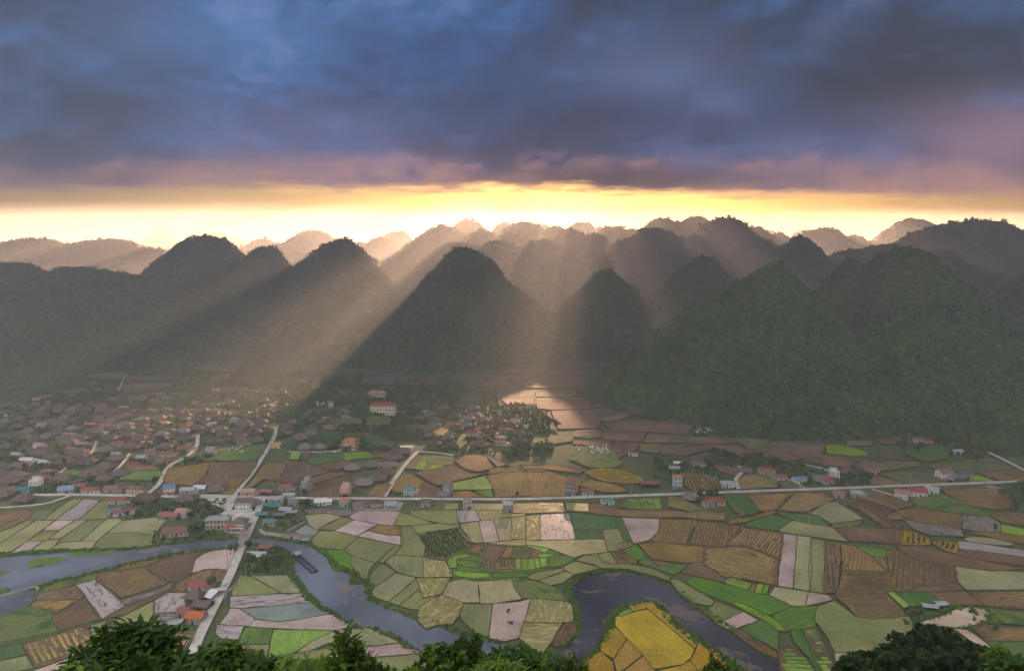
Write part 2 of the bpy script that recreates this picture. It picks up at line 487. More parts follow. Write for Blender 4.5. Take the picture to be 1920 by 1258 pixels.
K('pale', 'rice_paddy', ground_mat('pale_paddy', [(0.180, 0.180, 0.068), (0.245, 0.232, 0.105), (0.324, 0.287, 0.163)], (0.4, 0.7), 0.5, bump=.1, water=0.14, wet_lo=.54, wet_hi=.66, wetcol=(.36, .30, .22), patch=.035), 1)
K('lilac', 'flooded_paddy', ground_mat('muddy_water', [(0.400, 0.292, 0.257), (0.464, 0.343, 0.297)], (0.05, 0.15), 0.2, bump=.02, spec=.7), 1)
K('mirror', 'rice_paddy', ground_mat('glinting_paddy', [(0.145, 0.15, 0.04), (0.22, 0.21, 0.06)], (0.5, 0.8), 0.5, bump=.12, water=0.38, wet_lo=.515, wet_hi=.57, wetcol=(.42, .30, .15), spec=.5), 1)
K('blue', 'flooded_paddy', ground_mat('clear_paddy_water', [(0.17, 0.20, 0.16), (0.22, 0.25, 0.20)], (0.06, 0.2), 0.3, bump=.03, spec=.7), 1)
K('green', 'rice_field', ground_mat('young_rice', [(0.038, 0.100, 0.008), (0.062, 0.145, 0.010), (0.10, 0.20, 0.014)], streak=.6, bump=.5), 1)
K('lime', 'rice_field', ground_mat('lime_rice', [(0.10, 0.19, 0.010), (0.16, 0.27, 0.014), (0.23, 0.34, 0.020)], streak=.5, bump=.5), 1)
K('dgreen', 'vegetable_field', ground_mat('green_crop', [(0.030, 0.075, 0.012), (0.045, 0.105, 0.016), (0.07, 0.14, 0.02)], streak=.6, bump=.5), 1)
K('gold', 'ripe_rice_field', ground_mat('ripe_rice', [(0.242, 0.158, 0.006), (0.343, 0.226, 0.008), (0.423, 0.269, 0.011)], streak=.45, bump=.5, patch=.05, tint=.15), 1)
K('ochre', 'ripe_rice_field', ground_mat('ochre_rice', [(0.20, 0.13, 0.006), (0.29, 0.175, 0.008), (0.36, 0.20, 0.012)], streak=.45, bump=.5, patch=.05, tint=.2), 1)
K('soil', 'ploughed_field', ground_mat('ploughed_soil', [(0.060, 0.036, 0.020), (0.105, 0.062, 0.034), (0.16, 0.10, 0.052)], streak=.65, bump=.6), 1)
K('red', 'ploughed_field', ground_mat('red_soil', [(0.096, 0.052, 0.030), (0.152, 0.082, 0.048), (0.216, 0.122, 0.070)], streak=.5, bump=.5, patch=.025), 1)
K('tan', 'stubble_field', ground_mat('stubble', [(0.086, 0.050, 0.018), (0.151, 0.095, 0.029), (0.230, 0.148, 0.044)], streak=.6, bump=.5), 1)
K('olive', 'grass_field', ground_mat('olive_grass', [(0.075, 0.085, 0.025), (0.11, 0.115, 0.035), (0.15, 0.125, 0.05)], streak=.3, bump=.5), 1)
K('weed', 'grass_field', ground_mat('rough_grass', [(0.022, 0.055, 0.008), (0.055, 0.11, 0.012), (0.11, 0.16, 0.02), (0.10, 0.09, 0.03)], streak=.1, bump=.7, patch=.09), None)
K('mud', 'harvested_paddy', ground_mat('wet_mud', [(0.085, 0.062, 0.048), (0.13, 0.10, 0.075)], (0.5, 0.8), .3, bump=.3, water=0.10, wet_lo=.52, wet_hi=.6, wetcol=(.42, .36, .34), spec=.8), 1)
K('slick', 'harvested_paddy', ground_mat('slick_mud', [(0.12, 0.095, 0.08), (0.16, 0.13, 0.115)], (0.4, 0.7), .3, bump=.2, water=0.2, wet_lo=.42, wet_hi=.52, wetcol=(.40, .34, .33), spec=.4), 1)
K('stubble', 'stubble_field', MATS['ploughed_soil'], 1, straw_row)
K('straw', 'stubble_field', MATS['stubble'], 1, straw_row)
K('furrow', 'ploughed_field', MATS['stubble'], 1, soil_row)
K('beds', 'vegetable_field', MATS['ploughed_soil'], 1, green_row)
K('mounds', 'vegetable_field', MATS['ochre_rice'], 1, dark_row)

FIELDS = []      # world outlines, for keeping houses and trees off them
STACK = [0]
def strips(P, org, ang, spacing, wid, hgt, bend, gap, z0):
    """raised rows clipped to an outline; coordinates relative to org"""
    ca, sa = math.cos(ang), math.sin(ang)
    loc = [((p.x - org.x) * ca + (p.y - org.y) * sa, -(p.x - org.x) * sa + (p.y - org.y) * ca) for p in P]
    PV = [Vector((u, v, 0)) for u, v in loc]
    u0 = min(p.x for p in PV); u1 = max(p.x for p in PV); v0 = min(p.y for p in PV); v1 = max(p.y for p in PV)
    vs = []; fs = []
    ph = rnd.random() * 10
    v = v0 + spacing * .6
    while v < v1:
        u = u0; run = False
        step = 2.6
        base_idx = None
        while u < u1 + step:
            vv = v + bend * math.sin(u * .045 + ph) + 0.18 * spacing * mnoise.noise(Vector((u * .25, v * .6, ph)))
            ok = inside(PV, u, vv) and rnd.random() > gap
            if ok:
                w = wid * (0.75 + 0.5 * rnd.random()); h = hgt * (0.6 + 0.7 * rnd.random())
                b = len(vs)
                vs += [(u, vv - w / 2, z0), (u, vv, z0 + h), (u, vv + w / 2, z0)]
                if run:
                    fs += [(b - 3, b, b + 1, b - 2), (b - 2, b + 1, b + 2, b - 1)]
                run = True
            else:
                run = False
            u += step
        v += spacing * (0.9 + 0.2 * rnd.random())
    return vs, fs
def field(reg, key, pts, rows=None, rounded=False, spacing=1.8, bend=0.8, gap=0.03, width=None, height=0.3):
    name, mat, bund, rowmat = KIND[key]
    P = S(reg, pts)
    if area2(P) < 0: P = P[::-1]
    if rounded: P = round_outline(P, 2)
    P = inset(P, -0.45 if bund else -0.3)
    P = wiggle(P, 7.0, 0.45)
    STACK[0] += 1
    z = 0.05 + 0.004 * STACK[0]
    org = sum(P, Vector()) / len(P); org.z = z
    # row direction: a second survey pair, or the longest side
    if rows:
        q = S(reg, rows); dv = q[1] - q[0]
    else:
        raw = S(reg, pts); e = [(b - a) for a, b in zip(raw, raw[1:] + raw[:1])]
        dv = max(e, key=lambda t: t.length)
    ang = math.atan2(dv.y, dv.x)
    ca, sa = math.cos(ang), math.sin(ang)
    vs = [((p.x - org.x) * ca + (p.y - org.y) * sa, -(p.x - org.x) * sa + (p.y - org.y) * ca, 0) for p in P]
    o = mesh_obj(name, vs, [tuple(range(len(vs)))], mat)
    o.location = org; o.rotation_euler = (0, 0, ang)
    tag(o, kind='structure')
    FIELDS.append((P, key))
    if bund:      # low earth bank round the field
        bv = []; bf = []; n = len(P)
        Q1 = inset(P, -0.2); Q2 = inset(P, 0.16); top = inset(P, -0.03)
        if len(Q1) == n:
            for i in range(n):
                hh = 0.22 + 0.14 * mnoise.noise(P[i] * 0.3)
                for q, zz in ((Q1[i], -z), (top[i], hh), (Q2[i], -0.02)):
                    bv.append(((q.x - org.x) * ca + (q.y - org.y) * sa, -(q.x - org.x) * sa + (q.y - org.y) * ca, zz))
            for i in range(n):
                a = 3 * i; b = 3 * ((i + 1) % n)
                bf += [(a, b, b + 1, a + 1), (a + 1, b + 1, b + 2, a + 2)]
            mesh_obj('bund', bv, bf, bund_m, parent=o)
    if rowmat:
        wid = width or spacing * 0.55
        v2, f2 = strips(inset(P, 0.8), org, ang, spacing, wid, height, bend, gap, 0.0)
        if f2:
            mesh_obj('crop_rows', v2, f2, rowmat, parent=o)['kind'] = 'stuff'
    return o
def water_mat(name, deep, rough=0.06, scum=None):
    m, g = material(name)
    if not g: return m
    pos = g.n('ShaderNodeNewGeometry').outputs['Position']
    b = g.n('ShaderNodeBsdfPrincipled')
    silt_sheen = g.noise(g.v('MULTIPLY', pos, (1.0, .6, 1.0)), 0.018, 4.0, 0.6, 0.6)
    c = g.ramp(silt_sheen, [(.36, tuple(a * .55 for a in deep) + (1,)), (.52, tuple(deep) + (1,)), (.66, tuple(a * 1.5 for a in deep) + (1,))]); rr = rough  # silt mottling, with the sky's sheen painted into the base colour too
    if scum:
        wf = g.noise(pos, 0.045, 6.0, 0.62, 0.8)
        wet = g.smooth(wf, 0.56, 0.63)
        fine = g.noise(pos, 1.5, 3.0, 0.6)
        c = g.mix(g.m('MULTIPLY', wet, g.m('MULTIPLY_ADD', fine, 0.8, 0.3)), c, tuple(scum) + (1,)); rr = g.m('MULTIPLY_ADD', wet, 0.5, rough)
    g.put(b.inputs['Base Color'], c); g.put(b.inputs['Roughness'], rr); b.inputs['IOR'].default_value = 1.33
    bp = g.n('ShaderNodeBump'); bp.inputs['Strength'].default_value = 0.05; bp.inputs['Distance'].default_value = 0.3
    g.put(bp.inputs['Height'], g.noise(pos, 0.5, 3.0, 0.5)); g.t.links.new(bp.outputs[0], b.inputs['Normal'])
    out = g.n('ShaderNodeOutputMaterial'); g.t.links.new(b.outputs[0], out.inputs[0])
    return m
BANKS = []
def water(name, P, mat, rounded=1, bank=True, zz=None):
    if area2(P) < 0: P = P[::-1]
    P = round_outline(P, rounded) if rounded else P
    P = wiggle(P, 4.0, 0.9)
    STACK[0] += 1; z = zz or 0.03 + 0.004 * STACK[0]
    org = sum(P, Vector()) / len(P); org.z = z
    o = mesh_obj(name, [(p.x - org.x, p.y - org.y, 0) for p in P], [tuple(range(len(P)))], mat)
    o.location = org; tag(o, kind='structure')
    FIELDS.append((P, 'water'))
    if bank: BANKS.append(P)
    return o
def img(*pts): return S(0, pts)
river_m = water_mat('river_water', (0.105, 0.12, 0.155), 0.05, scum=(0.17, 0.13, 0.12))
pond_m = water_mat('pond_water', (0.042, 0.042, 0.055), 0.05, scum=(0.15, 0.11, 0.085))

# ---- river and ponds
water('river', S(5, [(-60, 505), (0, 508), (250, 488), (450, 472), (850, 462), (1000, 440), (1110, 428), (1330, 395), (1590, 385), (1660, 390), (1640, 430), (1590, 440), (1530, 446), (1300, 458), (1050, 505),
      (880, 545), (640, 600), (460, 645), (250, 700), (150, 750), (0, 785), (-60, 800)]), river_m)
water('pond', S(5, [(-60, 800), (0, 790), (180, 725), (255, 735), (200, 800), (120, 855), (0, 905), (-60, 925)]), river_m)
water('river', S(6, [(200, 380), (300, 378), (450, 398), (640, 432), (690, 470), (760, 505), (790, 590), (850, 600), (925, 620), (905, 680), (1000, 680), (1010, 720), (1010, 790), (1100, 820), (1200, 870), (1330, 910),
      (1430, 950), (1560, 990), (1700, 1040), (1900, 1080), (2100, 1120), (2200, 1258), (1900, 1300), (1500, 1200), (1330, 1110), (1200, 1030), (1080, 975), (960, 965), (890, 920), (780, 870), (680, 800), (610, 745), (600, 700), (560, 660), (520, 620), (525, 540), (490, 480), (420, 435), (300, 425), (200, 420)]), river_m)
water('river', S(7, [(915, 690), (1000, 615), (1130, 588), (1200, 588), (1400, 615), (1560, 675), (1620, 735), (1700, 805), (1860, 905), (1920, 955), (2010, 1010), (2150, 1100), (2330, 1230), (2150, 1290),
      (1920, 1140), (1750, 1030), (1660, 960), (1560, 880), (1510, 810), (1460, 780), (1300, 800), (1200, 850), (1150, 890), (1170, 950), (1100, 1060), (1000, 1160), (940, 1260), (700, 1290), (560, 1190), (740, 1130), (840, 1110), (950, 1030), (1000, 950), (980, 870), (960, 790), (920, 730)]), pond_m)
# ---- south west
field(5, 'stubble', [(-80, 195), (0, 195), (225, 200), (190, 255), (0, 340), (-80, 370)], rows=[(0, 320), (190, 215)])
field(5, 'sage', [(240, 205), (365, 198), (275, 264), (188, 264)])
field(5, 'sage', [(372, 195), (480, 126), (547, 126), (358, 265), (282, 265)])
field(5, 'slick', [(553, 126), (635, 130), (640, 150), (515, 260), (364, 265)])
field(5, 'sage', [(647, 152), (702, 128), (708, 240), (692, 258), (522, 260)])
field(5, 'sage', [(180, 266), (228, 268), (0, 415), (-60, 450), (-60, 400), (0, 345)])
field(5, 'pale', [(233, 268), (362, 266), (62, 482), (0, 488), (-60, 492), (-60, 455), (0, 420)])
field(5, 'lilac', [(367, 268), (492, 266), (387, 331), (290, 331)])
field(5, 'pale', [(497, 265), (582, 262), (392, 386), (330, 388), (390, 332)])
field(5, 'sage', [(288, 334), (385, 334), (300, 400), (184, 403)])
field(5, 'lilac', [(180, 406), (280, 404), (190, 473), (68, 481)])
field(5, 'pale', [(288, 402), (397, 390), (318, 467), (200, 471)])
field(5, 'sage', [(587, 262), (697, 258), (527, 402), (388, 411), (400, 389)])
field(5, 'pale', [(702, 258), (780, 255), (802, 268), (640, 399), (532, 402)])
field(5, 'pale', [(322, 466), (400, 413), (635, 402), (605, 451), (480, 461)])
field(5, 'pale', [(812, 268), (1112, 240), (1010, 357), (880, 345), (705, 349)])
field(5, 'sage', [(700, 353), (880, 349), (1005, 362), (995, 430), (880, 446), (610, 451), (640, 405)])
field(5, 'weed', [(165, 575), (200, 527), (300, 510), (430, 508), (440, 522), (340, 556), (250, 574)], rounded=True)
field(5, 'weed', [(445, 492), (480, 466), (850, 446), (860, 458), (700, 486), (580, 500), (450, 502)], rounded=True)
field(5, 'weed', [(-40, 605), (50, 590), (52, 600), (0, 640), (-40, 650)], rounded=True)
field(5, 'weed', [(-40, 755), (30, 705), (70, 715), (60, 740), (0, 768), (-40, 775)], rounded=True)
field(5, 'weed', [(240, 692), (460, 640), (640, 592), (640, 662), (500, 692), (350, 722), (260, 745)])
field(5, 'straw', [(770, 592), (830, 547), (1062, 515), (1050, 540), (900, 577), (790, 602)], rows=[(800, 600), (830, 550)], spacing=2.4)
field(5, 'stubble', [(640, 640), (680, 612), (960, 577), (985, 602), (1096, 666), (1080, 690), (800, 776), (760, 730), (640, 667)], rows=[(760, 720), (940, 590)], bend=2.0)
field(5, 'soil', [(977, 575), (1062, 522), (1330, 472), (1285, 522), (1260, 607), (1180, 667), (1100, 667), (990, 607)])
field(5, 'lilac', [(1342, 490), (1390, 472), (1535, 450), (1547, 490), (1510, 592), (1380, 587), (1260, 613), (1290, 525)])
field(5, 'stubble', [(1130, 740), (1180, 672), (1340, 592), (1430, 587), (1400, 632), (1340, 682), (1240, 707), (1240, 740)], rows=[(1150, 730), (1380, 600)], bend=1.5)
field(5, 'soil', [(1434, 590), (1500, 597), (1470, 670), (1400, 682), (1345, 680)])
field(5, 'slick', [(500, 692), (620, 660), (815, 830), (665, 916), (600, 812)])
field(5, 'soil', [(240, 792), (260, 747), (490, 697), (555, 762), (520, 786), (330, 802)])
field(5, 'straw', [(200, 830), (240, 797), (520, 790), (380, 870), (330, 852)], rows=[(220, 830), (500, 795)])
field(5, 'soil', [(348, 882), (385, 872), (558, 777), (660, 916), (400, 990), (345, 930)], rows=[(350, 900), (560, 790)])
field(5, 'mud', [(800, 792), (1085, 702), (1100, 690), (1140, 680), (1110, 722), (830, 827)])
field(5, 'soil', [(670, 922), (830, 832), (1110, 732), (1100, 750), (830, 882)])
field(5, 'sage', [(770, 922), (1012, 802), (1010, 870), (975, 938), (860, 935), (760, 945)])
field(5, 'slick', [(1017, 800), (1100, 747), (1230, 747), (1210, 850), (1190, 870), (1020, 878)])
field(5, 'mud', [(1020, 884), (1190, 874), (1180, 900), (1135, 975), (1100, 1000), (985, 1007), (980, 940)])
field(5, 'weed', [(-60, 920), (0, 907), (180, 847), (250, 847), (320, 882), (350, 930), (370, 995), (150, 1040), (0, 1066), (-60, 1075)])
field(5, 'dgreen', [(-60, 1110), (0, 1100), (130, 1082), (170, 1146), (0, 1190), (-60, 1200)])
field(5, 'stubble', [(150, 1085), (570, 962), (615, 1060), (600, 1110), (480, 1160), (235, 1240), (180, 1150)], rows=[(230, 1200), (190, 1090)], spacing=2.0)
field(5, 'sage', [(-60, 1205), (0, 1197), (175, 1162), (220, 1240), (80, 1262), (-60, 1300)])
field(5, 'lilac', [(180, 1290), (232, 1256), (480, 1172), (520, 1300)])
field(5, 'sage', [(602, 962), (690, 937), (700, 1050), (640, 1070), (622, 1050)])
field(5, 'sage', [(640, 1078), (900, 1012), (960, 1120), (700, 1300), (500, 1300), (490, 1168), (620, 1112)])
field(5, 'olive', [(970, 1012), (1130, 1005), (1330, 995), (1320, 1080), (1050, 1200), (980, 1130)])
# ---- between road and river, south
field(6, 'sage', [(180, 627), (250, 642), (440, 745), (300, 756), (128, 762), (130, 730)])
field(6, 'pale', [(252, 636), (500, 630), (560, 692), (575, 741), (450, 745)])
field(6, 'slick', [(118, 770), (600, 750), (640, 806), (160, 846), (115, 842)])
field(6, 'blue', [(182, 851), (645, 813), (765, 883), (560, 916), (420, 932), (280, 912)])
field(6, 'lilac', [(112, 851), (160, 850), (270, 918), (230, 960), (45, 952), (100, 882)])
field(6, 'lilac', [(276, 925), (420, 940), (560, 926), (770, 887), (910, 965), (820, 990), (620, 988), (240, 965)])
field(6, 'slick', [(30, 957), (205, 970), (160, 1050), (60, 1044), (20, 1014)])
field(6, 'green', [(205, 976), (390, 986), (360, 1082), (165, 1087)])
field(6, 'lime', [(398, 990), (610, 993), (785, 996), (640, 1062), (540, 1132), (455, 1160), (360, 1167)], rows=[(460, 1160), (520, 995)])
field(6, 'sage', [(175, 1092), (365, 1088), (350, 1200), (180, 1190)])
field(6, 'pale', [(800, 1000), (900, 987), (1020, 981), (1100, 1012), (1220, 1075), (1060, 1095), (900, 1092), (760, 1072), (640, 1122), (550, 1142), (650, 1067)])
field(6, 'lilac', [(900, 1097), (1060, 1102), (1230, 1080), (1280, 1110), (1380, 1140), (1100, 1166), (850, 1155), (800, 1110)])
field(6, 'sage', [(1060, 1300), (1080, 1172), (1290, 1157), (1380, 1150), (1450, 1300)])
field(6, 'sage', [(350, 1210), (380, 1178), (540, 1150), (640, 1132), (780, 1110), (850, 1160), (1050, 1175), (1030, 1300), (350, 1300)])
field(6, 'green', [(642, 432), (680, 450), (760, 465), (860, 462), (910, 502), (905, 560), (922, 590), (940, 640), (1000, 657), (1000, 680), (912, 684), (900, 660), (925, 620), (850, 600), (790, 590), (760, 502)], rounded=True)
field(6, 'pale', [(612, 236), (750, 223), (840, 246), (695, 321), (640, 306), (620, 271)])
field(6, 'sage', [(846, 249), (922, 266), (797, 333), (700, 323)])
field(6, 'lilac', [(900, 241), (960, 206), (1225, 211), (1187, 301), (1075, 291), (925, 262)])
field(6, 'lilac', [(930, 269), (1076, 294), (945, 368), (802, 336)])
field(6, 'stubble', [(1020, 336), (1086, 297), (1237, 311), (1237, 368), (1150, 366)])
field(6, 'lilac', [(955, 371), (1015, 341), (1150, 369), (1237, 373), (1246, 415), (1240, 429), (1100, 401)])
field(6, 'blue', [(537, 346), (612, 297), (690, 346), (640, 385), (630, 371)])
field(6, 'sage', [(647, 395), (702, 341), (800, 341), (946, 373), (860, 460), (680, 450)])
field(6, 'sage', [(865, 463), (956, 381), (1197, 431), (1070, 546), (920, 501)])
field(6, 'sage', [(1092, 535), (1201, 432), (1237, 436), (1187, 496), (1120, 546)])
field(6, 'sage', [(907, 506), (1062, 549), (1022, 590), (1007, 652), (960, 652), (942, 600), (906, 560)])
field(6, 'sage', [(1190, 300), (1232, 219), (1300, 236), (1440, 289), (1310, 301)])
field(6, 'sage', [(1305, 206), (1600, 201), (1616, 291), (1540, 296), (1420, 270), (1302, 232)])
field(6, 'sage', [(1310, 306), (1500, 290), (1616, 297), (1612, 316), (1350, 356)])
field(6, 'sage', [(1242, 311), (1306, 309), (1396, 440), (1386, 508), (1192, 495), (1238, 440)])
field(6, 'olive', [(1352, 361), (1622, 319), (1690, 392), (1690, 442), (1530, 531), (1390, 510), (1402, 440)])
field(6, 'sage', [(1132, 541), (1192, 500), (1386, 513), (1530, 536), (1565, 636), (1500, 646), (1340, 641), (1220, 611), (1162, 561)])
field(6, 'sage', [(1025, 662), (1060, 602), (1112, 556), (1192, 606), (1187, 621), (1040, 723)])
field(6, 'pale', [(1045, 726), (1197, 617), (1336, 651), (1156, 800), (1100, 786), (1040, 752)])
field(6, 'sage', [(1161, 805), (1341, 653), (1416, 661), (1226, 829)])
field(6, 'mirror', [(1346, 736), (1421, 661), (1556, 656), (1506, 760), (1480, 766)])
field(6, 'sage', [(1229, 831), (1341, 741), (1476, 769), (1356, 856), (1300, 851)])
field(6, 'mirror', [(1361, 859), (1501, 769), (1600, 801), (1650, 821), (1620, 900), (1560, 960), (1470, 955), (1410, 910)])
field(6, 'mud', [(600, 205), (720, 190), (960, 200), (900, 238), (840, 240), (750, 218), (640, 228)])
# ---- centre
field(7, 'weed', [(0, 205), (0, 160), (30, 150), (112, 150), (115, 192)])
field(7, 'sage', [(116, 152), (200, 155), (200, 190), (120, 193)])
field(7, 'pale', [(285, 152), (487, 155), (485, 195), (285, 194)])
field(7, 'mirror', [(560, 150), (870, 148), (892, 206), (640, 216), (560, 216)])
field(7, 'slick', [(192, 200), (310, 198), (346, 263), (216, 276)])
field(7, 'mirror', [(316, 199), (480, 197), (490, 216), (635, 219), (630, 229), (350, 263)])
field(7, 'sage', [(220, 286), (331, 269), (358, 402), (315, 406), (290, 400), (270, 360), (225, 311)])
field(7, 'lilac', [(335, 270), (427, 259), (466, 395), (370, 405)])
field(7, 'pale', [(432, 259), (540, 246), (551, 388), (470, 393)])
field(7, 'mirror', [(544, 246), (635, 233), (635, 380), (556, 388)])
field(7, 'mirror', [(642, 233), (724, 226), (726, 388), (642, 390)])
field(7, 'slick', [(734, 226), (906, 218), (921, 250), (950, 383), (735, 388)])
field(7, 'dgreen', [(922, 216), (1120, 223), (1210, 241), (1226, 316), (950, 322), (926, 250)])
field(7, 'dgreen', [(952, 326), (1131, 322), (1140, 380), (960, 383)])
field(7, 'sage', [(1136, 322), (1229, 319), (1269, 400), (1230, 456), (1165, 461), (1146, 386)])
field(7, 'dgreen', [(1205, 244), (1251, 246), (1321, 406), (1273, 401)])
field(7, 'lilac', [(1259, 246), (1491, 256), (1491, 341), (1440, 386), (1331, 411)])
field(7, 'mirror', [(400, 406), (635, 384), (635, 424), (500, 430)])
field(7, 'pale', [(642, 396), (1141, 386), (1162, 466), (1000, 481), (950, 501), (880, 481), (780, 441), (645, 421)])
field(7, 'weed', [(130, 525), (160, 490), (280, 422), (400, 411), (640, 429), (760, 431), (860, 471), (952, 506), (940, 531), (860, 567), (760, 582), (650, 641), (450, 643), (200, 643), (150, 600)], rounded=True)
field(7, 'stubble', [(245, 468), (300, 422), (380, 422), (330, 480)], rows=[(250, 470), (330, 425)])
field(7, 'soil', [(340, 482), (400, 422), (505, 430), (470, 508), (370, 510)])
field(7, 'straw', [(475, 505), (510, 434), (555, 434), (540, 505)])
field(7, 'olive', [(545, 505), (565, 437), (677, 441), (662, 508)])
field(7, 'red', [(666, 505), (682, 446), (736, 466), (716, 500)])
field(7, 'lime', [(645, 428), (690, 428), (780, 446), (760, 469), (682, 441)])
field(7, 'lime', [(725, 476), (800, 481), (820, 496), (720, 505)])
field(7, 'green', [(766, 530), (830, 493), (900, 491), (948, 511), (860, 560), (770, 561)])
for q in ([(570, 513), (605, 513), (605, 580), (568, 580)], [(610, 513), (648, 511), (645, 582), (610, 580)], [(652, 511), (688, 509), (700, 575), (652, 582)], [(692, 509), (720, 507), (732, 568), (700, 572)], [(724, 506), (765, 506), (768, 555), (735, 565)]):
    field(7, 'lime', q)
field(7, 'furrow', [(371, 515), (565, 513), (565, 580), (370, 572)], rows=[(400, 570), (400, 515)])
field(7, 'lime', [(137, 522), (172, 490), (280, 483), (270, 496), (192, 511), (186, 570), (150, 570)])
field(7, 'green', [(197, 517), (360, 536), (368, 560), (300, 572), (197, 546)], rounded=True)
field(7, 'lime', [(162, 582), (250, 601), (410, 606), (400, 635), (200, 630)], rounded=True)
field(7, 'green', [(422, 606), (560, 601), (650, 606), (648, 625), (450, 635)])
field(7, 'sage', [(661, 621), (720, 596), (880, 576), (870, 593), (720, 649), (661, 636)])
field(7, 'sage', [(726, 651), (890, 596), (945, 611), (870, 666), (800, 679)])
field(7, 'sage', [(866, 571), (960, 531), (1112, 571), (1030, 590), (950, 608)])
field(7, 'sage', [(966, 521), (1020, 491), (1091, 481), (1121, 521), (1180, 546), (1300, 546), (1450, 576), (1561, 631), (1550, 650), (1480, 625), (1300, 576), (1130, 571), (1080, 546)])
field(7, 'sage', [(1101, 481), (1180, 471), (1221, 541), (1160, 540), (1122, 521)])
field(7, 'furrow', [(1186, 471), (1260, 466), (1350, 526), (1340, 540), (1226, 540)])
field(7, 'green', [(1266, 456), (1340, 426), (1376, 451), (1401, 511), (1352, 521)])
field(7, 'tan', [(1215, 430), (1250, 405), (1310, 405), (1330, 425), (1280, 450), (1230, 450)], rounded=True)
field(7, 'green', [(1371, 521), (1420, 511), (1500, 561), (1600, 546), (1680, 551), (1590, 611), (1500, 581), (1380, 541)])
field(7, 'red', [(1426, 526), (1520, 531), (1588, 550), (1560, 560), (1480, 550)])
field(7, 'straw', [(1500, 256), (1741, 266), (1660, 416), (1480, 401), (1440, 386), (1493, 341)], rows=[(1600, 400), (1640, 262)], bend=2.5)
field(7, 'stubble', [(1751, 271), (2040, 300), (1960, 380), (1910, 431), (1800, 431), (1671, 421)], rows=[(1760, 420), (1800, 275)], bend=2)
field(7, 'tan', [(1371, 421), (1480, 406), (1700, 431), (1920, 441), (1920, 521), (1760, 531), (1690, 541), (1450, 511)])
field(7, 'red', [(1641, 601), (1691, 546), (1761, 536), (1940, 641), (1925, 668)])
field(7, 'pale', [(106, 722), (150, 662), (220, 646), (326, 661), (336, 791), (230, 791), (106, 742)], rounded=False)
field(7, 'pale', [(336, 661), (550, 646), (556, 701), (606, 771), (420, 801), (346, 796)])
field(7, 'weed', [(551, 651), (650, 646), (790, 681), (850, 721), (890, 781), (680, 768), (610, 761), (566, 701)])
field(7, 'mirror', [(671, 771), (900, 791), (935, 821), (935, 915), (840, 925), (636, 919)])
field(7, 'lilac', [(426, 806), (600, 791), (666, 773), (600, 1000), (580, 1021), (500, 1041), (400, 1021)])
field(7, 'sage', [(241, 806), (420, 806), (396, 1011), (330, 1001), (231, 901), (216, 861)])
field(7, 'mirror', [(-60, 640), (145, 636), (96, 736), (-20, 762)])
field(7, 'mirror', [(-40, 822), (96, 746), (236, 801), (211, 861), (160, 931), (60, 936), (0, 960), (-60, 900)])
field(7, 'mirror', [(-10, 518), (111, 526), (161, 626), (-20, 632)])
field(7, 'mirror', [(626, 926), (866, 931), (800, 1041), (740, 1121), (690, 1091), (600, 1021)])
field(7, 'red', [(806, 1051), (880, 936), (930, 921), (965, 941), (950, 1001), (880, 1071), (830, 1086)], rounded=True)
field(7, 'gold', [(1216, 891), (1415, 836), (1715, 1091), (1690, 1151), (1640, 1191), (1500, 1215), (1450, 1220), (1221, 951)])
field(7, 'ochre', [(1306, 816), (1440, 786), (1480, 831), (1560, 871), (1570, 921), (1741, 1041), (1720, 1085), (1421, 832), (1331, 851)])
field(7, 'ochre', [(1116, 1081), (1180, 971), (1221, 961), (1281, 1031), (1200, 1151), (1131, 1111)])
field(7, 'ochre', [(1206, 1161), (1291, 1036), (1381, 1131), (1281, 1211), (1230, 1240)])
field(7, 'ochre', [(960, 1260), (1060, 1141), (1120, 1116), (1191, 1181), (1210, 1290), (990, 1300)])
field(7, 'ochre', [(1756, 1046), (1830, 1091), (1890, 1141), (1930, 1200), (1900, 1270), (1760, 1240), (1701, 1171)])
field(7, 'ochre', [(1260, 1250), (1391, 1146), (1490, 1270), (1400, 1310), (1260, 1300)])
field(7, 'gold', [(1500, 1235), (1640, 1205), (1690, 1175), (1760, 1260), (1700, 1310), (1540, 1300)])
field(7, 'lime', [(1231, 871), (1300, 837), (1325, 855), (1250, 881)])
field(7, 'sage', [(1566, 646), (1620, 651), (1700, 701), (1850, 791), (1830, 815), (1700, 791), (1620, 721)])
field(8, 'green', [(-110, 611), (-60, 591), (0, 601), (130, 636), (270, 671), (390, 701), (480, 741), (521, 766), (400, 812), (320, 810), (150, 741), (20, 691), (-60, 651)])
field(8, 'sage', [(12, 802), (70, 741), (226, 796), (80, 866)])
field(8, 'lilac', [(85, 871), (231, 799), (326, 851), (160, 906)])
field(8, 'dgreen', [(220, 901), (340, 846), (440, 911), (446, 1031)])
field(8, 'red', [(168, 911), (210, 906), (431, 1041), (441, 1076), (330, 1031)])
field(8, 'lime', [(170, 746), (230, 751), (330, 801), (420, 841), (486, 911), (430, 906), (370, 851), (270, 801)])
field(8, 'green', [(415, 821), (530, 771), (672, 766), (656, 831), (666, 886), (550, 906), (492, 906)])
field(8, 'sage', [(681, 771), (780, 736), (830, 771), (910, 831), (1020, 846), (1225, 829), (1260, 881), (1290, 916), (1350, 980), (1300, 1060), (1000, 1042), (790, 1041), (750, 961), (671, 851)], rows=[(700, 900), (1200, 890)])
field(8, 'pale', [(790, 1049), (1300, 1066), (1300, 1200), (790, 1200)])
field(8, 'furrow', [(801, 716), (960, 691), (1091, 691), (1226, 821), (1020, 838), (920, 826), (861, 761)], rows=[(850, 740), (1180, 790)], bend=2)
field(8, 'pale', [(395, 701), (430, 651), (625, 681), (605, 761), (530, 761)])
field(8, 'lilac', [(629, 681), (740, 701), (768, 725), (608, 760)])
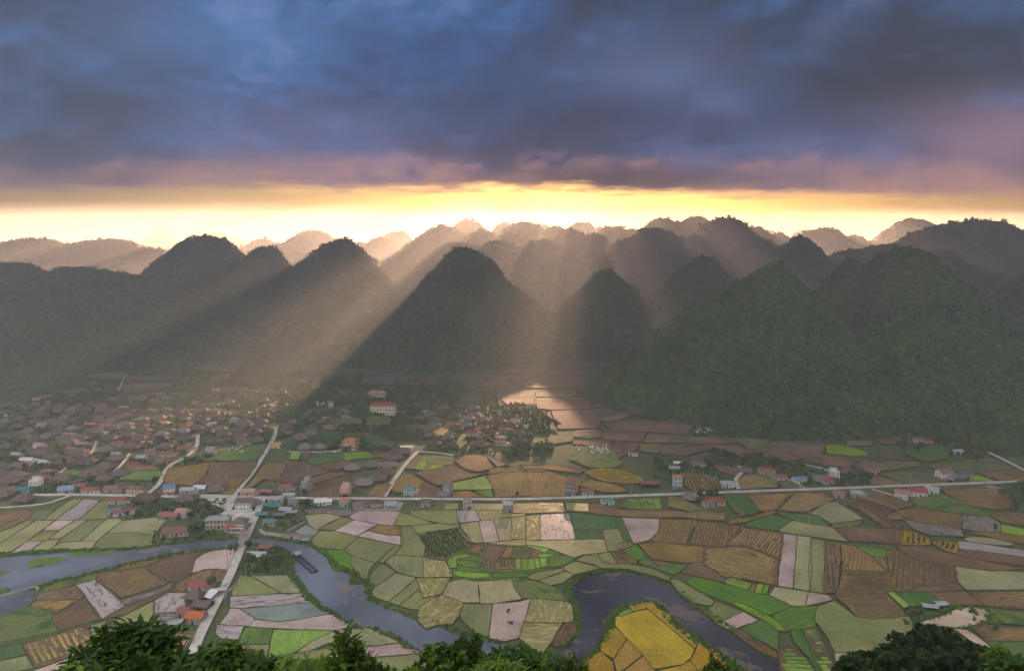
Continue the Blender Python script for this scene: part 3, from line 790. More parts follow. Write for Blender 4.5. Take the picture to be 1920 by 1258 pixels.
field(8, 'lilac', [(478, 329), (556, 339), (531, 655), (444, 641)])
field(8, 'pale', [(561, 341), (639, 351), (633, 671), (538, 656)])
field(8, 'sage', [(643, 359), (722, 371), (713, 682), (636, 671)])
field(8, 'furrow', [(728, 381), (805, 391), (818, 481), (800, 611), (790, 681), (723, 681)], spacing=2.2)
field(8, 'straw', [(826, 396), (900, 401), (1000, 466), (1091, 551), (1060, 561), (836, 551)], rows=[(860, 540), (880, 400)], bend=1.5)
field(8, 'green', [(908, 397), (1086, 421), (1091, 466), (1000, 463)])
field(8, 'straw', [(1010, 470), (1088, 470), (1100, 548), (1080, 535)])
field(8, 'furrow', [(836, 556), (1111, 561), (1126, 676), (960, 691), (790, 711), (816, 641)], rows=[(840, 600), (1110, 610)])
field(8, 'furrow', [(1096, 431), (1200, 441), (1500, 531), (1521, 601), (1500, 626), (1300, 641), (1210, 676), (1141, 671), (1111, 521)], rows=[(1200, 640), (1170, 440)], bend=2, spacing=2.2)
field(8, 'soil', [(1216, 671), (1320, 637), (1520, 630), (1555, 665), (1330, 676)])
field(8, 'pale', [(1511, 531), (1700, 545), (1980, 570), (1980, 660), (1580, 668), (1531, 621)], rows=[(1550, 560), (1900, 590)])
field(8, 'stubble', [(226, 291), (471, 326), (456, 481), (330, 431), (240, 401), (130, 401)], rows=[(300, 420), (370, 310)], bend=1.2)
field(8, 'stubble', [(0, 411), (100, 411), (230, 406), (441, 483), (441, 641), (250, 601), (130, 591), (0, 516)], rows=[(20, 450), (400, 560)], bend=3, spacing=2.4)
field(8, 'lime', [(150, 593), (286, 631), (265, 666), (126, 626)])
field(8, 'red', [(290, 634), (319, 633), (300, 676), (270, 665)])
field(8, 'lime', [(322, 633), (360, 636), (341, 690), (305, 681)])
field(8, 'lime', [(363, 638), (386, 641), (370, 692), (346, 690)])
field(8, 'lime', [(1100, 681), (1140, 681), (1231, 761), (1200, 771)])
field(8, 'dgreen', [(1150, 686), (1340, 681), (1420, 741), (1330, 756), (1250, 766)])
field(8, 'red', [(1350, 681), (1570, 681), (1671, 756), (1480, 761), (1400, 721)])
field(8, 'stubble', [(1590, 681), (1980, 681), (1980, 790), (1690, 761)], rows=[(1650, 740), (1900, 700)])
pink_m = ground_mat('sky_pink_water', [(0.50, 0.36, 0.28), (0.56, 0.41, 0.33)], (0.04, 0.1), .2, bump=.01, spec=.8, tint=.02)  # pink of the reflected sky put into the base colour
water('pond', S(8, [(1280, 870), (1330, 850), (1450, 820), (1520, 780), (1600, 773), (1700, 780), (1712, 860), (1600, 880), (1520, 895), (1400, 880)]), pink_m)
water('canal', S(8, [(1500, 900), (1580, 910), (1640, 950), (1845, 1120), (1900, 1180), (1820, 1180), (1650, 1010)]), pink_m, rounded=0)
field(8, 'weed', [(1720, 791), (1980, 801), (1980, 885), (1720, 861)])
field(8, 'stubble', [(1611, 891), (1700, 881), (1980, 896), (1980, 976), (1700, 976)], rows=[(1640, 920), (1900, 910)], bend=2)
field(8, 'dgreen', [(1700, 981), (1980, 981), (1980, 1110), (1850, 1112)])
field(8, 'beds', [(590, 911), (665, 891), (780, 1101), (782, 1200), (700, 1200), (640, 1011)], rows=[(600, 960), (720, 960)], spacing=2.6, width=1.7, height=.5)
field(8, 'beds', [(450, 1011), (520, 1011), (640, 1101), (690, 1220), (480, 1220), (455, 1081)], rows=[(460, 1060), (600, 1062)], spacing=2.6, width=1.7, height=.5)
field(8, 'dgreen', [(525, 911), (585, 911), (640, 1020), (694, 1120), (692, 1200), (640, 1081), (545, 980)])
# ---- east, below the road
field(8, 'dgreen', [(115, 96), (255, 91), (345, 191), (280, 216), (190, 201)])
field(8, 'beds', [(172, 173), (204, 171), (252, 213), (222, 226)], spacing=2.6, width=1.8)
field(8, 'straw', [(258, 96), (525, 86), (440, 181), (365, 196), (340, 191)], rows=[(300, 130), (400, 190)])
field(8, 'straw', [(545, 86), (720, 81), (780, 121), (600, 201), (445, 186)], rows=[(470, 180), (700, 110)])
field(8, 'pale', [(640, 211), (740, 141), (800, 141), (950, 241), (760, 266), (690, 221)], rows=[(700, 230), (900, 225)])
field(4, 'soil', [(700, 771), (790, 741), (860, 746), (1010, 806), (960, 851), (1080, 921), (1060, 935), (960, 931), (780, 811)])
field(4, 'tan', [(770, 781), (802, 786), (1001, 915), (962, 926)])
field(4, 'tan', [(791, 691), (870, 671), (1000, 701), (1150, 771), (1030, 806), (870, 746), (781, 731)])
field(4, 'tan', [(1031, 816), (1170, 786), (1480, 841), (1490, 935), (1400, 926), (1180, 886), (1091, 861)])
field(4, 'mud', [(1500, 841), (1680, 851), (1755, 906), (1755, 960), (1600, 956), (1500, 936)])
field(4, 'tan', [(1351, 671), (1560, 651), (1770, 661), (1840, 741), (1820, 791), (1700, 801), (1540, 776), (1400, 701)])
field(4, 'weed', [(1131, 731), (1330, 691), (1420, 721), (1540, 781), (1700, 811), (1690, 846), (1480, 831), (1200, 781)])
field(4, 'tan', [(1691, 851), (1740, 826), (1840, 821), (1990, 846), (1990, 931), (1770, 891)])
field(4, 'lime', [(1766, 911), (1990, 951), (1990, 1000), (1761, 961)])
field(4, 'soil', [(611, 941), (740, 926), (900, 931), (1079, 946), (1070, 1045), (900, 1031), (710, 1021), (621, 951)])
field(4, 'olive', [(591, 906), (740, 886), (800, 881), (770, 916), (600, 931)])
field(4, 'tan', [(961, 851), (1030, 821), (1088, 869), (1000, 871)])
field(4, 'mud', [(1090, 871), (1180, 891), (1480, 946), (1500, 991), (1270, 981), (1160, 941)])
field(4, 'mounds', [(1085, 946), (1160, 961), (1260, 1011), (1270, 1045), (1180, 1051), (1076, 1045)], rows=[(1100, 1040), (1110, 955)], height=.9, spacing=2.6, width=1.2)
field(4, 'mounds', [(1280, 1031), (1360, 1021), (1460, 1041), (1455, 1111), (1380, 1091)], rows=[(1380, 1080), (1390, 1030)], height=.9, spacing=2.6, width=1.2)
field(4, 'pale', [(1505, 1008), (1560, 994), (1680, 1001), (1840, 1036), (1835, 1055), (1680, 1046), (1530, 1024)], rounded=True)
field(4, 'slick', [(1470, 1024), (1530, 1030), (1680, 1053), (1990, 1098), (1990, 1145), (1700, 1101), (1470, 1076)])
field(4, 'red', [(1466, 1081), (1700, 1106), (1990, 1151), (1990, 1200), (1740, 1171), (1466, 1116)])
field(4, 'red', [(1041, 1061), (1180, 1061), (1460, 1121), (1700, 1180), (1900, 1215), (1700, 1230), (1400, 1190), (1160, 1151), (1080, 1101)])
field(4, 'tan', [(1511, 961), (1760, 966), (1990, 1006), (1990, 1045), (1850, 1031), (1640, 986)])
field(4, 'dgreen', [(200, 821), (300, 831), (500, 851), (575, 921), (400, 901), (300, 871)])
field(4, 'dgreen', [(0, 901), (180, 841), (310, 881), (215, 946), (0, 921)])
field(4, 'pale', [(312, 883), (450, 906), (590, 931), (695, 1025), (450, 991), (250, 961), (222, 946)])
field(4, 'tan', [(-120, 875), (0, 861), (190, 811), (200, 825), (0, 886), (-120, 905)])
# ---- east, above the road
field(4, 'tan', [(840, 576), (900, 566), (1080, 621), (1070, 634), (870, 635)])
field(4, 'olive', [(930, 561), (1080, 536), (1250, 571), (1400, 618), (1110, 632), (1062, 611)])
field(4, 'red', [(1110, 536), (1250, 546), (1420, 600), (1350, 608), (1200, 561)])
field(4, 'olive', [(1260, 501), (1500, 461), (1690, 441), (1870, 519), (1600, 546), (1320, 531)])
field(4, 'tan', [(1611, 551), (1890, 521), (1980, 560), (1980, 598), (1750, 603)])
field(4, 'lime', [(1540, 571), (1600, 561), (1710, 606), (1550, 614)])
field(4, 'weed', [(1790, 446), (1980, 441), (1980, 540)])
field(4, 'lime', [(550, 361), (640, 351), (820, 401), (830, 431), (720, 431), (560, 411)])
field(4, 'dgreen', [(1100, 376), (1350, 351), (1400, 401), (1390, 451), (1230, 471), (1110, 421)])
field(4, 'olive', [(690, 316), (850, 311), (870, 356), (700, 361)])
field(4, 'red', [(860, 301), (1070, 301), (1070, 351), (940, 346)])
field(4, 'red', [(0, 331), (120, 326), (160, 401), (140, 441), (0, 441)])
field(4, 'red', [(130, 331), (270, 336), (262, 372), (390, 401), (380, 451), (300, 481), (152, 431)])
field(4, 'red', [(282, 341), (530, 356), (540, 410), (400, 398), (272, 369)])
field(4, 'red', [(400, 411), (540, 426), (740, 471), (750, 501), (680, 511), (400, 471)])
field(4, 'olive', [(760, 471), (850, 461), (1180, 471), (1200, 501), (930, 531), (900, 511)])
field(4, 'red', [(850, 431), (1000, 421), (1170, 459), (860, 449)])
T3 = [[(0, 71), (80, 101), (70, 125), (-60, 125), (-60, 80)], [(110, 116), (310, 121), (330, 160), (100, 165)], [(290, 81), (460, 76), (465, 101), (300, 111)], [(90, 171), (350, 166), (370, 240), (170, 245), (-60, 245), (-60, 200)],
 [(20, 271), (380, 256), (340, 300), (20, 305)], [(20, 311), (370, 306), (385, 385), (120, 390), (30, 381)], [(390, 301), (630, 301), (640, 341), (400, 381)], [(120, 396), (380, 391), (450, 451), (430, 511), (170, 520), (150, 471)],
 [(440, 451), (610, 406), (650, 431), (560, 461), (470, 471)], [(480, 521), (560, 516), (750, 546), (720, 605), (460, 590)], [(460, 481), (580, 466), (790, 461), (820, 471), (760, 541), (600, 521), (500, 511)],
 [(730, 601), (780, 546), (910, 561), (910, 610), (750, 611)], [(820, 473), (880, 456), (1080, 501), (1050, 531), (1040, 561), (920, 551), (772, 537)], [(1050, 571), (1280, 576), (1370, 611), (1200, 620), (1050, 616)],
 [(1550, 601), (1690, 608), (1920, 642), (1920, 751), (1830, 741), (1660, 661)], [(270, 591), (380, 601), (510, 611), (520, 640), (270, 621)], [(520, 606), (700, 616), (690, 651), (620, 691), (560, 721), (530, 681)],
 [(275, 531), (400, 521), (470, 571), (380, 581), (270, 571)], [(840, 641), (1000, 621), (1005, 701), (860, 691)], [(1200, 761), (1360, 781), (1390, 821), (1350, 841), (1240, 801)], [(640, 345), (760, 410), (700, 420), (620, 400)],
 [(390, 255), (620, 250), (632, 295), (400, 296)], [(1010, 640), (1200, 625), (1380, 640), (1500, 690), (1380, 730), (1150, 660), (1010, 700)]]
for q in T3: field(3, 'red', q)
field(3, 'olive', [(920, 561), (1040, 571), (1045, 610), (915, 611)])
field(3, 'olive', [(1290, 578), (1540, 591), (1600, 641), (1440, 661), (1380, 611)])
field(3, 'olive', [(710, 621), (850, 621), (830, 681), (720, 671)])
field(3, 'dgreen', [(310, 546), (400, 541), (402, 566), (310, 570)])
field(3, 'weed', [(250, 641), (510, 631), (560, 721), (600, 761), (520, 781), (380, 781), (240, 721)])
field(3, 'weed', [(0, 561), (260, 561), (265, 601), (0, 641)])
field(3, 'tan', [(-100, 765), (150, 761), (330, 801), (310, 815), (100, 791), (-100, 795)])
field(3, 'straw', [(-250, 830), (-200, 800), (90, 801), (330, 876), (230, 962), (200, 975), (-200, 980)], rows=[(0, 960), (10, 810)], spacing=2.0, bend=1.4)
field(3, 'mounds', [(340, 811), (400, 786), (570, 786), (740, 851), (700, 891), (450, 871)], rows=[(450, 860), (600, 800)], spacing=3.4, width=1.2, rounded=True)
field(3, 'straw', [(230, 831), (330, 851), (560, 900), (630, 940), (470, 945), (300, 900), (290, 951)], rows=[(300, 900), (500, 930)])
field(3, 'furrow', [(990, 816), (1130, 821), (1230, 861), (1260, 925), (1080, 940), (1010, 901)], rows=[(1120, 930), (1090, 825)], spacing=2.2)
field(3, 'straw', [(1345, 866), (1430, 826), (1520, 831), (1630, 896), (1620, 910), (1380, 925)], rows=[(1400, 910), (1500, 850)])
field(3, 'beds', [(1525, 826), (1590, 823), (1630, 891), (1570, 891)], spacing=2.8, width=2.2)
field(3, 'olive', [(1650, 891), (1680, 869), (1820, 916), (1660, 920)])
field(3, 'beds', [(595, 991), (840, 981), (860, 1071), (600, 1051)], rows=[(690, 1050), (670, 985)], spacing=4.2, width=3.6, height=.4)
field(3, 'pale', [(220, 1016), (370, 1021), (370, 1075), (225, 1066)])
field(3, 'tan', [(372, 1021), (470, 1031), (540, 1061), (1000, 1076), (1010, 1110), (830, 1115), (540, 1100), (372, 1081)])
field(3, 'olive', [(905, 971), (960, 976), (1100, 1041), (1190, 1071), (1060, 1076), (900, 1041)])
field(3, 'tan', [(1003, 1081), (1100, 1076), (1102, 1121), (1003, 1112)])
field(3, 'tan', [(1106, 1071), (1270, 1081), (1272, 1131), (1111, 1126)])
# ---- middle, north of the road
field(2, 'tan', [(0, 671), (60, 626), (150, 631), (100, 721), (0, 751)])
field(2, 'soil', [(156, 631), (300, 681), (140, 721), (102, 746)])
field(2, 'tan', [(180, 721), (300, 686), (400, 691), (180, 761)])
field(2, 'soil', [(190, 763), (400, 701), (430, 781), (350, 826), (180, 825)])
field(2, 'soil', [(722, 661), (790, 582), (800, 671)])
field(2, 'weed', [(790, 621), (840, 586), (990, 601), (980, 641), (850, 681), (780, 671)])
field(2, 'lime', [(780, 666), (800, 621), (840, 626), (815, 671)])
field(2, 'lime', [(855, 668), (870, 641), (960, 651), (930, 668)])
field(2, 'straw', [(1000, 621), (1060, 586), (1165, 586), (1215, 661), (1130, 681), (1060, 666)], rows=[(1150, 670), (1120, 590)])
field(2, 'red', [(1166, 586), (1290, 641), (1240, 655)])
field(2, 'soil', [(780, 686), (870, 671), (980, 641), (1090, 691), (1180, 691), (1010, 731), (900, 761)])
field(2, 'straw', [(640, 761), (700, 701), (760, 696), (830, 741), (780, 791), (660, 801)], rows=[(660, 780), (770, 720)])
field(2, 'soil', [(780, 792), (830, 743), (900, 771), (950, 791), (930, 825), (770, 825)])
field(2, 'soil', [(1400, 664), (1500, 666), (1505, 681), (1410, 684)])
field(2, 'tan', [(1200, 661), (1340, 656), (1400, 679), (1190, 696)])
field(2, 'stubble', [(510, 811), (560, 751), (640, 756), (590, 825), (510, 825)])
field(2, 'lime', [(985, 746), (1165, 706), (1210, 781), (985, 785)])
field(2, 'straw', [(1180, 706), (1260, 683), (1400, 686), (1420, 820), (1230, 825), (1216, 771)], rows=[(1300, 815), (1290, 690)], spacing=2.0)
field(2, 'tan', [(980, 791), (1080, 791), (1160, 825), (990, 825)])
field(2, 'green', [(1120, 791), (1200, 786), (1215, 825), (1162, 820)])
field(2, 'dgreen', [(160, 621), (290, 581), (365, 581), (370, 611), (220, 641)])
field(2, 'soil', [(220, 646), (370, 616), (420, 631), (350, 671), (290, 671)])
field(2, 'lime', [(366, 576), (410, 573), (425, 612), (386, 620)])
field(2, 'lime', [(416, 573), (510, 571), (545, 600), (430, 610)])
field(2, 'soil', [(520, 571), (640, 566), (630, 600), (550, 600)])
field(2, 'olive', [(500, 366), (640, 371), (640, 425), (500, 421)])
field(2, 'red', [(80, 201), (110, 151), (260, 131), (230, 215)])
field(2, 'red', [(470, 151), (700, 116), (770, 151), (740, 190), (460, 190)])
field(2, 'red', [(740, 191), (800, 156), (920, 156), (860, 200)])
field(2, 'red', [(1240, 131), (1300, 91), (1400, 56), (1500, 91), (1500, 111), (1250, 135)])
field(2, 'red', [(1120, 201), (1190, 166), (1290, 166), (1300, 200)])
field(2, 'red', [(1220, 151), (1440, 121), (1440, 150), (1420, 160), (1220, 165)])
field(2, 'red', [(1260, 266), (1440, 261), (1440, 300), (1280, 300)])
field(2, 'tan', [(890, 500), (870, 430), (960, 415), (1000, 430), (990, 460)])
field(2, 'weed', [(1020, 255), (1130, 245), (1130, 285), (1020, 295)])
field(2, 'olive', [(720, 420), (860, 415), (860, 455), (730, 470)])
field(2, 'dgreen', [(110, 450), (340, 440), (340, 490), (110, 490)])
field(2, 'olive', [(300, 385), (480, 375), (480, 410), (300, 420)])
# ---- west, north of the road
field(1, 'straw', [(920, 661), (950, 601), (1180, 571), (1160, 641), (1080, 701), (960, 691), (930, 681)], rows=[(950, 660), (1150, 600)])
field(1, 'soil', [(1182, 571), (1450, 566), (1400, 651), (1330, 701), (1130, 701), (1100, 691), (1170, 641)])
field(1, 'straw', [(1250, 751), (1300, 651), (1390, 651), (1310, 750)])
field(1, 'straw', [(1350, 735), (1440, 646), (1520, 641), (1400, 721)])
field(1, 'straw', [(1442, 638), (1490, 579), (1615, 573), (1570, 671), (1470, 661)], rows=[(1480, 650), (1530, 580)])
field(1, 'soil', [(1620, 573), (1720, 576), (1680, 691), (1562, 681)])
field(1, 'green', [(670, 666), (720, 621), (900, 616), (910, 641), (850, 671)])
field(1, 'dgreen', [(300, 661), (390, 611), (500, 621), (480, 671), (340, 691)])
field(1, 'dgreen', [(1230, 491), (1490, 466), (1480, 521), (1440, 558), (1140, 560), (1230, 531)])
field(1, 'lime', [(1640, 513), (1700, 511), (1680, 550), (1630, 550)])
field(1, 'soil', [(1700, 513), (1750, 511), (1740, 550), (1690, 555)])
field(1, 'dgreen', [(1720, 553), (1900, 515), (1900, 565), (1760, 590)])
for k, q in (('red', [(690, 164), (700, 121), (960, 116), (970, 145), (820, 160)]), ('red', [(710, 119), (712, 76), (800, 76), (800, 110)]), ('olive', [(720, 196), (930, 166), (930, 195), (780, 230), (720, 230)]),
             ('red', [(200, 201), (310, 171), (310, 200), (200, 215)]), ('olive', [(1100, 31), (1220, 1), (1240, 16), (1210, 50), (1100, 50)]), ('red', [(1230, 21), (1330, 1), (1360, 16), (1330, 50), (1230, 60)]),
             ('olive', [(1180, 81), (1300, 61), (1300, 100), (1180, 110)]), ('red', [(1240, 146), (1400, 141), (1410, 170), (1240, 175)]), ('red', [(250, 216), (290, 216), (290, 270), (260, 275)]), ('red', [(500, 271), (540, 241), (610, 236), (600, 265)]),
             ('olive', [(500, 60), (690, 55), (690, 95), (500, 98)]), ('dgreen', [(810, 80), (1000, 75), (1010, 108), (820, 112)]), ('olive', [(350, 160), (480, 150), (490, 175), (360, 185)]), ('dgreen', [(950, 175), (1100, 170), (1090, 195), (960, 200)]),
             ('green', [(540, 490), (590, 480), (590, 510), (530, 515)]), ('red', [(700, 590), (860, 585), (900, 610), (720, 618)]), ('olive', [(0, 700), (80, 695), (90, 730), (0, 735)])):
    field(1, k, q)

# ------------------------------------------------------------------ roads and lanes
road_m = ground_mat('concrete_road', [(0.34, 0.305, 0.28), (0.41, 0.375, 0.35), (0.47, 0.43, 0.40)], (0.8, 0.95), .3, bump=.1, patch=.15, tint=.08)
kerb_m = ground_mat('road_verge', [(0.05, 0.07, 0.02), (0.11, 0.10, 0.05)], streak=.2, bump=.5)
ROADS = []
ROAD_Z = 1.25
def smooth_line(P, it=2):
    for _ in range(it):
        Q = [P[0]]
        for a, b in zip(P, P[1:]):
            Q += [a.lerp(b, .25), a.lerp(b, .75)]
        Q.append(P[-1]); P = Q
    return P
def road(pts, w, name='road', z=0.0, h=0.15):
    P = smooth_line(img(*pts), 2)
    ROADS.append((P, w))
    STACK[0] += 1
    zz = z + ROAD_Z + 0.004 * len(ROADS)
    vs = []; fs = []
    for i, p in enumerate(P):
        a = P[max(0, i - 1)]; b = P[min(len(P) - 1, i + 1)]
        e = (b - a).normalized(); n = Vector((-e.y, e.x, 0))
        for k, hh in ((-w / 2 - .8, -ROAD_Z), (-w / 2, 0), (w / 2, 0), (w / 2 + .8, -ROAD_Z)):
            q = p + n * k; vs.append((q.x, q.y, zz + hh - 0.0))
    mi = []
    for i in range(len(P) - 1):
        a = 4 * i; b = a + 4
        fs += [(a, b, b + 1, a + 1), (a + 1, b + 1, b + 2, a + 2), (a + 2, b + 2, b + 3, a + 3)]; mi += [1, 0, 1]
    o = mesh_obj(name, vs, fs, mats=[road_m, kerb_m], mi=mi)
    tag(o, kind='structure')
    return o
road([(60, 931), (150, 930), (233, 932), (330, 934), (440, 935), (570, 937), (753, 938), (943, 939), (1000, 938), (1132, 934), (1270, 929), (1400, 924), (1552, 919), (1698, 913), (1766, 911), (1920, 905), (2010, 900)], 4.4)
road([(494, 934), (477, 977), (457, 1019), (437, 1071), (409, 1128), (382, 1180), (360, 1230)], 4.0)
road([(519, 803), (515, 822), (500, 847), (480, 880), (455, 912), (440, 928), (432, 957), (418, 968)], 3.4)
road([(783, 849), (770, 862), (753, 882), (736, 908), (720, 934)], 3.2, 'lane')
road([(783, 849), (810, 850), (852, 856)], 1.8, 'lane')
road([(372, 817), (370, 840), (347, 862), (320, 873), (307, 890), (300, 910), (277, 929)], 3.2, 'lane')
road([(180, 830), (176, 845), (167, 857)], 2.4, 'lane')
road([(243, 853), (230, 872), (213, 888)], 2.2, 'lane')
road([(124, 880), (97, 903)], 2.0, 'lane')
road([(1850, 849), (1875, 861), (1905, 876), (1960, 905)], 3.6, 'lane')
road([(1500, 872), (1540, 880), (1565, 890)], 2.6, 'lane')
road([(1385, 876), (1392, 889), (1377, 901), (1385, 920)], 2.6, 'lane')
road([(540, 849), (600, 850), (640, 847)], 2.0, 'lane')
road([(1470, 897), (1510, 917)], 1.6, 'lane')
road([(595, 754), (596, 767), (612, 753), (636, 752)], 2.6, 'lane')
road([(0, 955), (57, 951), (90, 947), (133, 932)], 2.2, 'lane')
road([(592, 803), (625, 798), (640, 806)], 2.0, 'lane')
road([(222, 735), (232, 712), (238, 702)], 2.2, 'lane')
# paved yard by the bridge
pave = tag(mesh_obj('pavement', [tuple(p + Vector((0, 0, 1.2))) for p in img((428, 960), (470, 955), (482, 972), (468, 1003), (430, 985), (415, 972))], [(0, 1, 2, 3, 4, 5)], road_m), kind='structure')
pave2 = tag(mesh_obj('pavement', [tuple(p + Vector((0, 0, 1.22))) for p in img((375, 930), (436, 930), (430, 960), (400, 950))], [(0, 1, 2, 3)], road_m), kind='structure')
# ------------------------------------------------------------------ foliage kit
def leaf_mat(name, dark, light, spec=0.25, var=0.5, trans=0.0):
    m, g = material(name)
    if not g: return m
    rnd_ = g.n('ShaderNodeObjectInfo').outputs['Random']
    pos = g.n('ShaderNodeNewGeometry').outputs['Position']
    big = g.noise(pos, 0.02, 5.0, 0.65)
    sm = g.noise(g.n('ShaderNodeTexCoord').outputs['Object'], 1.3, 2.0, 0.6)
    f = g.m('MULTIPLY_ADD', rnd_, 0.45, g.m('MULTIPLY_ADD', sm, 0.35, g.m('MULTIPLY_ADD', big, 1.1, -0.33)))
    c = g.ramp(f, [(0.25, tuple(dark) + (1,)), (0.62, tuple((a * .55 + b * .45) for a, b in zip(dark, light)) + (1,)), (0.9, tuple(light) + (1,))])
    b = g.n('ShaderNodeBsdfPrincipled'); g.put(b.inputs['Base Color'], c); b.inputs['Roughness'].default_value = 0.55
    b.inputs['Specular IOR Level'].default_value = spec
    sh = b.outputs[0]
    if trans:
        t = g.n('ShaderNodeBsdfTranslucent'); g.put(t.inputs[0], g.mix(0.5, c, (0.12, 0.2, 0.01, 1)))
        mx = g.n('ShaderNodeMixShader'); mx.inputs[0].default_value = trans
        g.t.links.new(b.outputs[0], mx.inputs[1]); g.t.links.new(t.outputs[0], mx.inputs[2]); sh = mx.outputs[0]
    out = g.n('ShaderNodeOutputMaterial'); g.t.links.new(sh, out.inputs[0])
    return m
forest_leaf = leaf_mat('forest_leaves', (0.012, 0.044, 0.014), (0.10, 0.155, 0.042))
tree_leaf = leaf_mat('tree_leaves', (0.015, 0.040, 0.012), (0.065, 0.115, 0.028))
bamboo_leaf = leaf_mat('bamboo_leaves', (0.05, 0.085, 0.018), (0.13, 0.16, 0.04))
bank_leaf = leaf_mat('bank_leaves', (0.02, 0.06, 0.008), (0.11, 0.20, 0.015))
bark_m = ground_mat('bark', [(0.06, 0.045, 0.035), (0.11, 0.09, 0.07)], streak=.5, bump=.6, fine=6)

def clump_crown(n, rx, rz, z0, leaf, seed, lobes=7):
    """crown of many small leaf sprays grouped in lobes through the crown's volume"""
    r = random.Random(seed)
    L = []
    for i in range(lobes):
        a = r.uniform(0, 6.28); q = r.uniform(0.1, 0.62)
        L.append((math.cos(a) * rx * q, math.sin(a) * rx * q, z0 + rz * r.uniform(-.45, .55), rx * r.uniform(.38, .62)))
    vs = []; fs = []
    for i in range(n):
        cx, cy, cz, R_ = L[r.randrange(lobes)]
        d = Vector((r.gauss(0, 1), r.gauss(0, 1), r.gauss(0, 1) + .35)).normalized()
        p = Vector((cx, cy, cz)) + Vector((d.x * R_, d.y * R_, d.z * R_ * min(1.2, rz / rx))) * (0.65 + 0.4 * r.random())
        nrm = (d + Vector((r.gauss(0, .5), r.gauss(0, .5), r.gauss(0, .5)))).normalized()
        t = nrm.cross(Vector((r.gauss(0, 1), r.gauss(0, 1), r.gauss(0, 1)))).normalized(); u = nrm.cross(t)
        s = leaf * r.uniform(.6, 1.4)
        b = len(vs)
        bend = nrm * s * .25
        vs += [tuple(p + t * s), tuple(p + u * s * .6 + bend), tuple(p - t * s * .9), tuple(p - u * s * .7 - bend)]
        fs += [(b, b + 1, b + 2), (b, b + 2, b + 3)]
    return vs, fs
def raw_obj(name, vs, fs, mat):
    me = bpy.data.meshes.new(name); me.from_pydata(vs, [], fs); me.materials.append(mat)
    return bpy.data.objects.new(name, me)
def kit(name, objs):
    c = bpy.data.collections.new(name)
    for o in objs: c.objects.link(o)
    return c
forest_kit = kit('forest_sprays', [raw_obj('spray', *clump_crown(95, 1.0, .95, .75, .30, 100 + i, 5), forest_leaf) for i in range(6)])
bank_kit = kit('bank_sprays', [raw_obj('spray', *clump_crown(60, 1.0, .7, .35, .22, 200 + i, 6), bank_leaf) for i in range(4)])
orchard_kit = kit('orchard_sprays', [raw_obj('spray', *clump_crown(70, 1.0, .8, .7, .25, 260 + i, 5), tree_leaf) for i in range(3)])

def scatter(name, pts, collection, kind='stuff'):
    """one object whose points carry foliage sprays; pts: (x, y, z, scale)"""
    me = bpy.data.meshes.new(name)
    me.from_pydata([p[:3] for p in pts], [], [])
    a = me.attributes.new('size', 'FLOAT', 'POINT'); a.data.foreach_set('value', [p[3] for p in pts])
    a = me.attributes.new('turn', 'FLOAT', 'POINT'); a.data.foreach_set('value', [rnd.random() * 6.28 for p in pts])
    o = bpy.data.objects.new(name, me); col.objects.link(o); tag(o, kind=kind)
    ng = bpy.data.node_groups.new(name, 'GeometryNodeTree')
    ng.interface.new_socket('Geometry', in_out='INPUT', socket_type='NodeSocketGeometry')
    ng.interface.new_socket('Geometry', in_out='OUTPUT', socket_type='NodeSocketGeometry')
    N = ng.nodes.new; L = ng.links.new
    gi = N('NodeGroupInput'); go = N('NodeGroupOutput')
    ip = N('GeometryNodeInstanceOnPoints'); ci = N('GeometryNodeCollectionInfo')
    ci.inputs['Collection'].default_value = collection
    ci.inputs['Separate Children'].default_value = True; ci.inputs['Reset Children'].default_value = True
    ip.inputs['Pick Instance'].default_value = True
    na = N('GeometryNodeInputNamedAttribute'); na.data_type = 'FLOAT'; na.inputs['Name'].default_value = 'size'
    nb = N('GeometryNodeInputNamedAttribute'); nb.data_type = 'FLOAT'; nb.inputs['Name'].default_value = 'turn'
    cx = N('ShaderNodeCombineXYZ')
    L(nb.outputs['Attribute'], cx.inputs['Z'])
    L(gi.outputs[0], ip.inputs['Points']); L(ci.outputs[0], ip.inputs['Instance'])
    L(na.outputs['Attribute'], ip.inputs['Scale']); L(cx.outputs[0], ip.inputs['Rotation'])
    L(ip.outputs[0], go.inputs[0])
    md = o.modifiers.new('scatter', 'NODES'); md.node_group = ng
    return o

# ------------------------------------------------------------------ forest on the hills
def hill_points(o, spacing, size, maxn=10**9):
    """random points on the part of a hill that faces the valley"""
    me = o.data; loc = o.location; pts = []
    vv = me.vertices
    for p in me.polygons:
        c = p.center + loc
        if c.z < 1.0: continue
        nrm = p.normal
        tocam = (CAM - c).normalized()
        if nrm.dot(tocam) < -0.18: continue
        # stay inside a generous view cone
        if c.y < 200 or abs(c.x) > c.y * 0.92 + 60: continue
        k = p.area / (spacing * spacing)
        k = int(k) + (1 if rnd.random() < k - int(k) else 0)
        ids = p.vertices
        for _ in range(k):
            a, b, cc = vv[ids[0]].co, vv[ids[1]].co, vv[ids[2]].co
            if len(ids) == 4 and rnd.random() < .5: b = vv[ids[3]].co
            r1, r2 = rnd.random(), rnd.random()
            if r1 + r2 > 1: r1, r2 = 1 - r1, 1 - r2
            q = a + (b - a) * r1 + (cc - a) * r2 + loc
            s = size * (0.55 + 0.7 * rnd.random() + (1.0 if rnd.random() < .04 else 0))
            pts.append((q.x, q.y, q.z - s * .15, s))
    return pts
fp = []
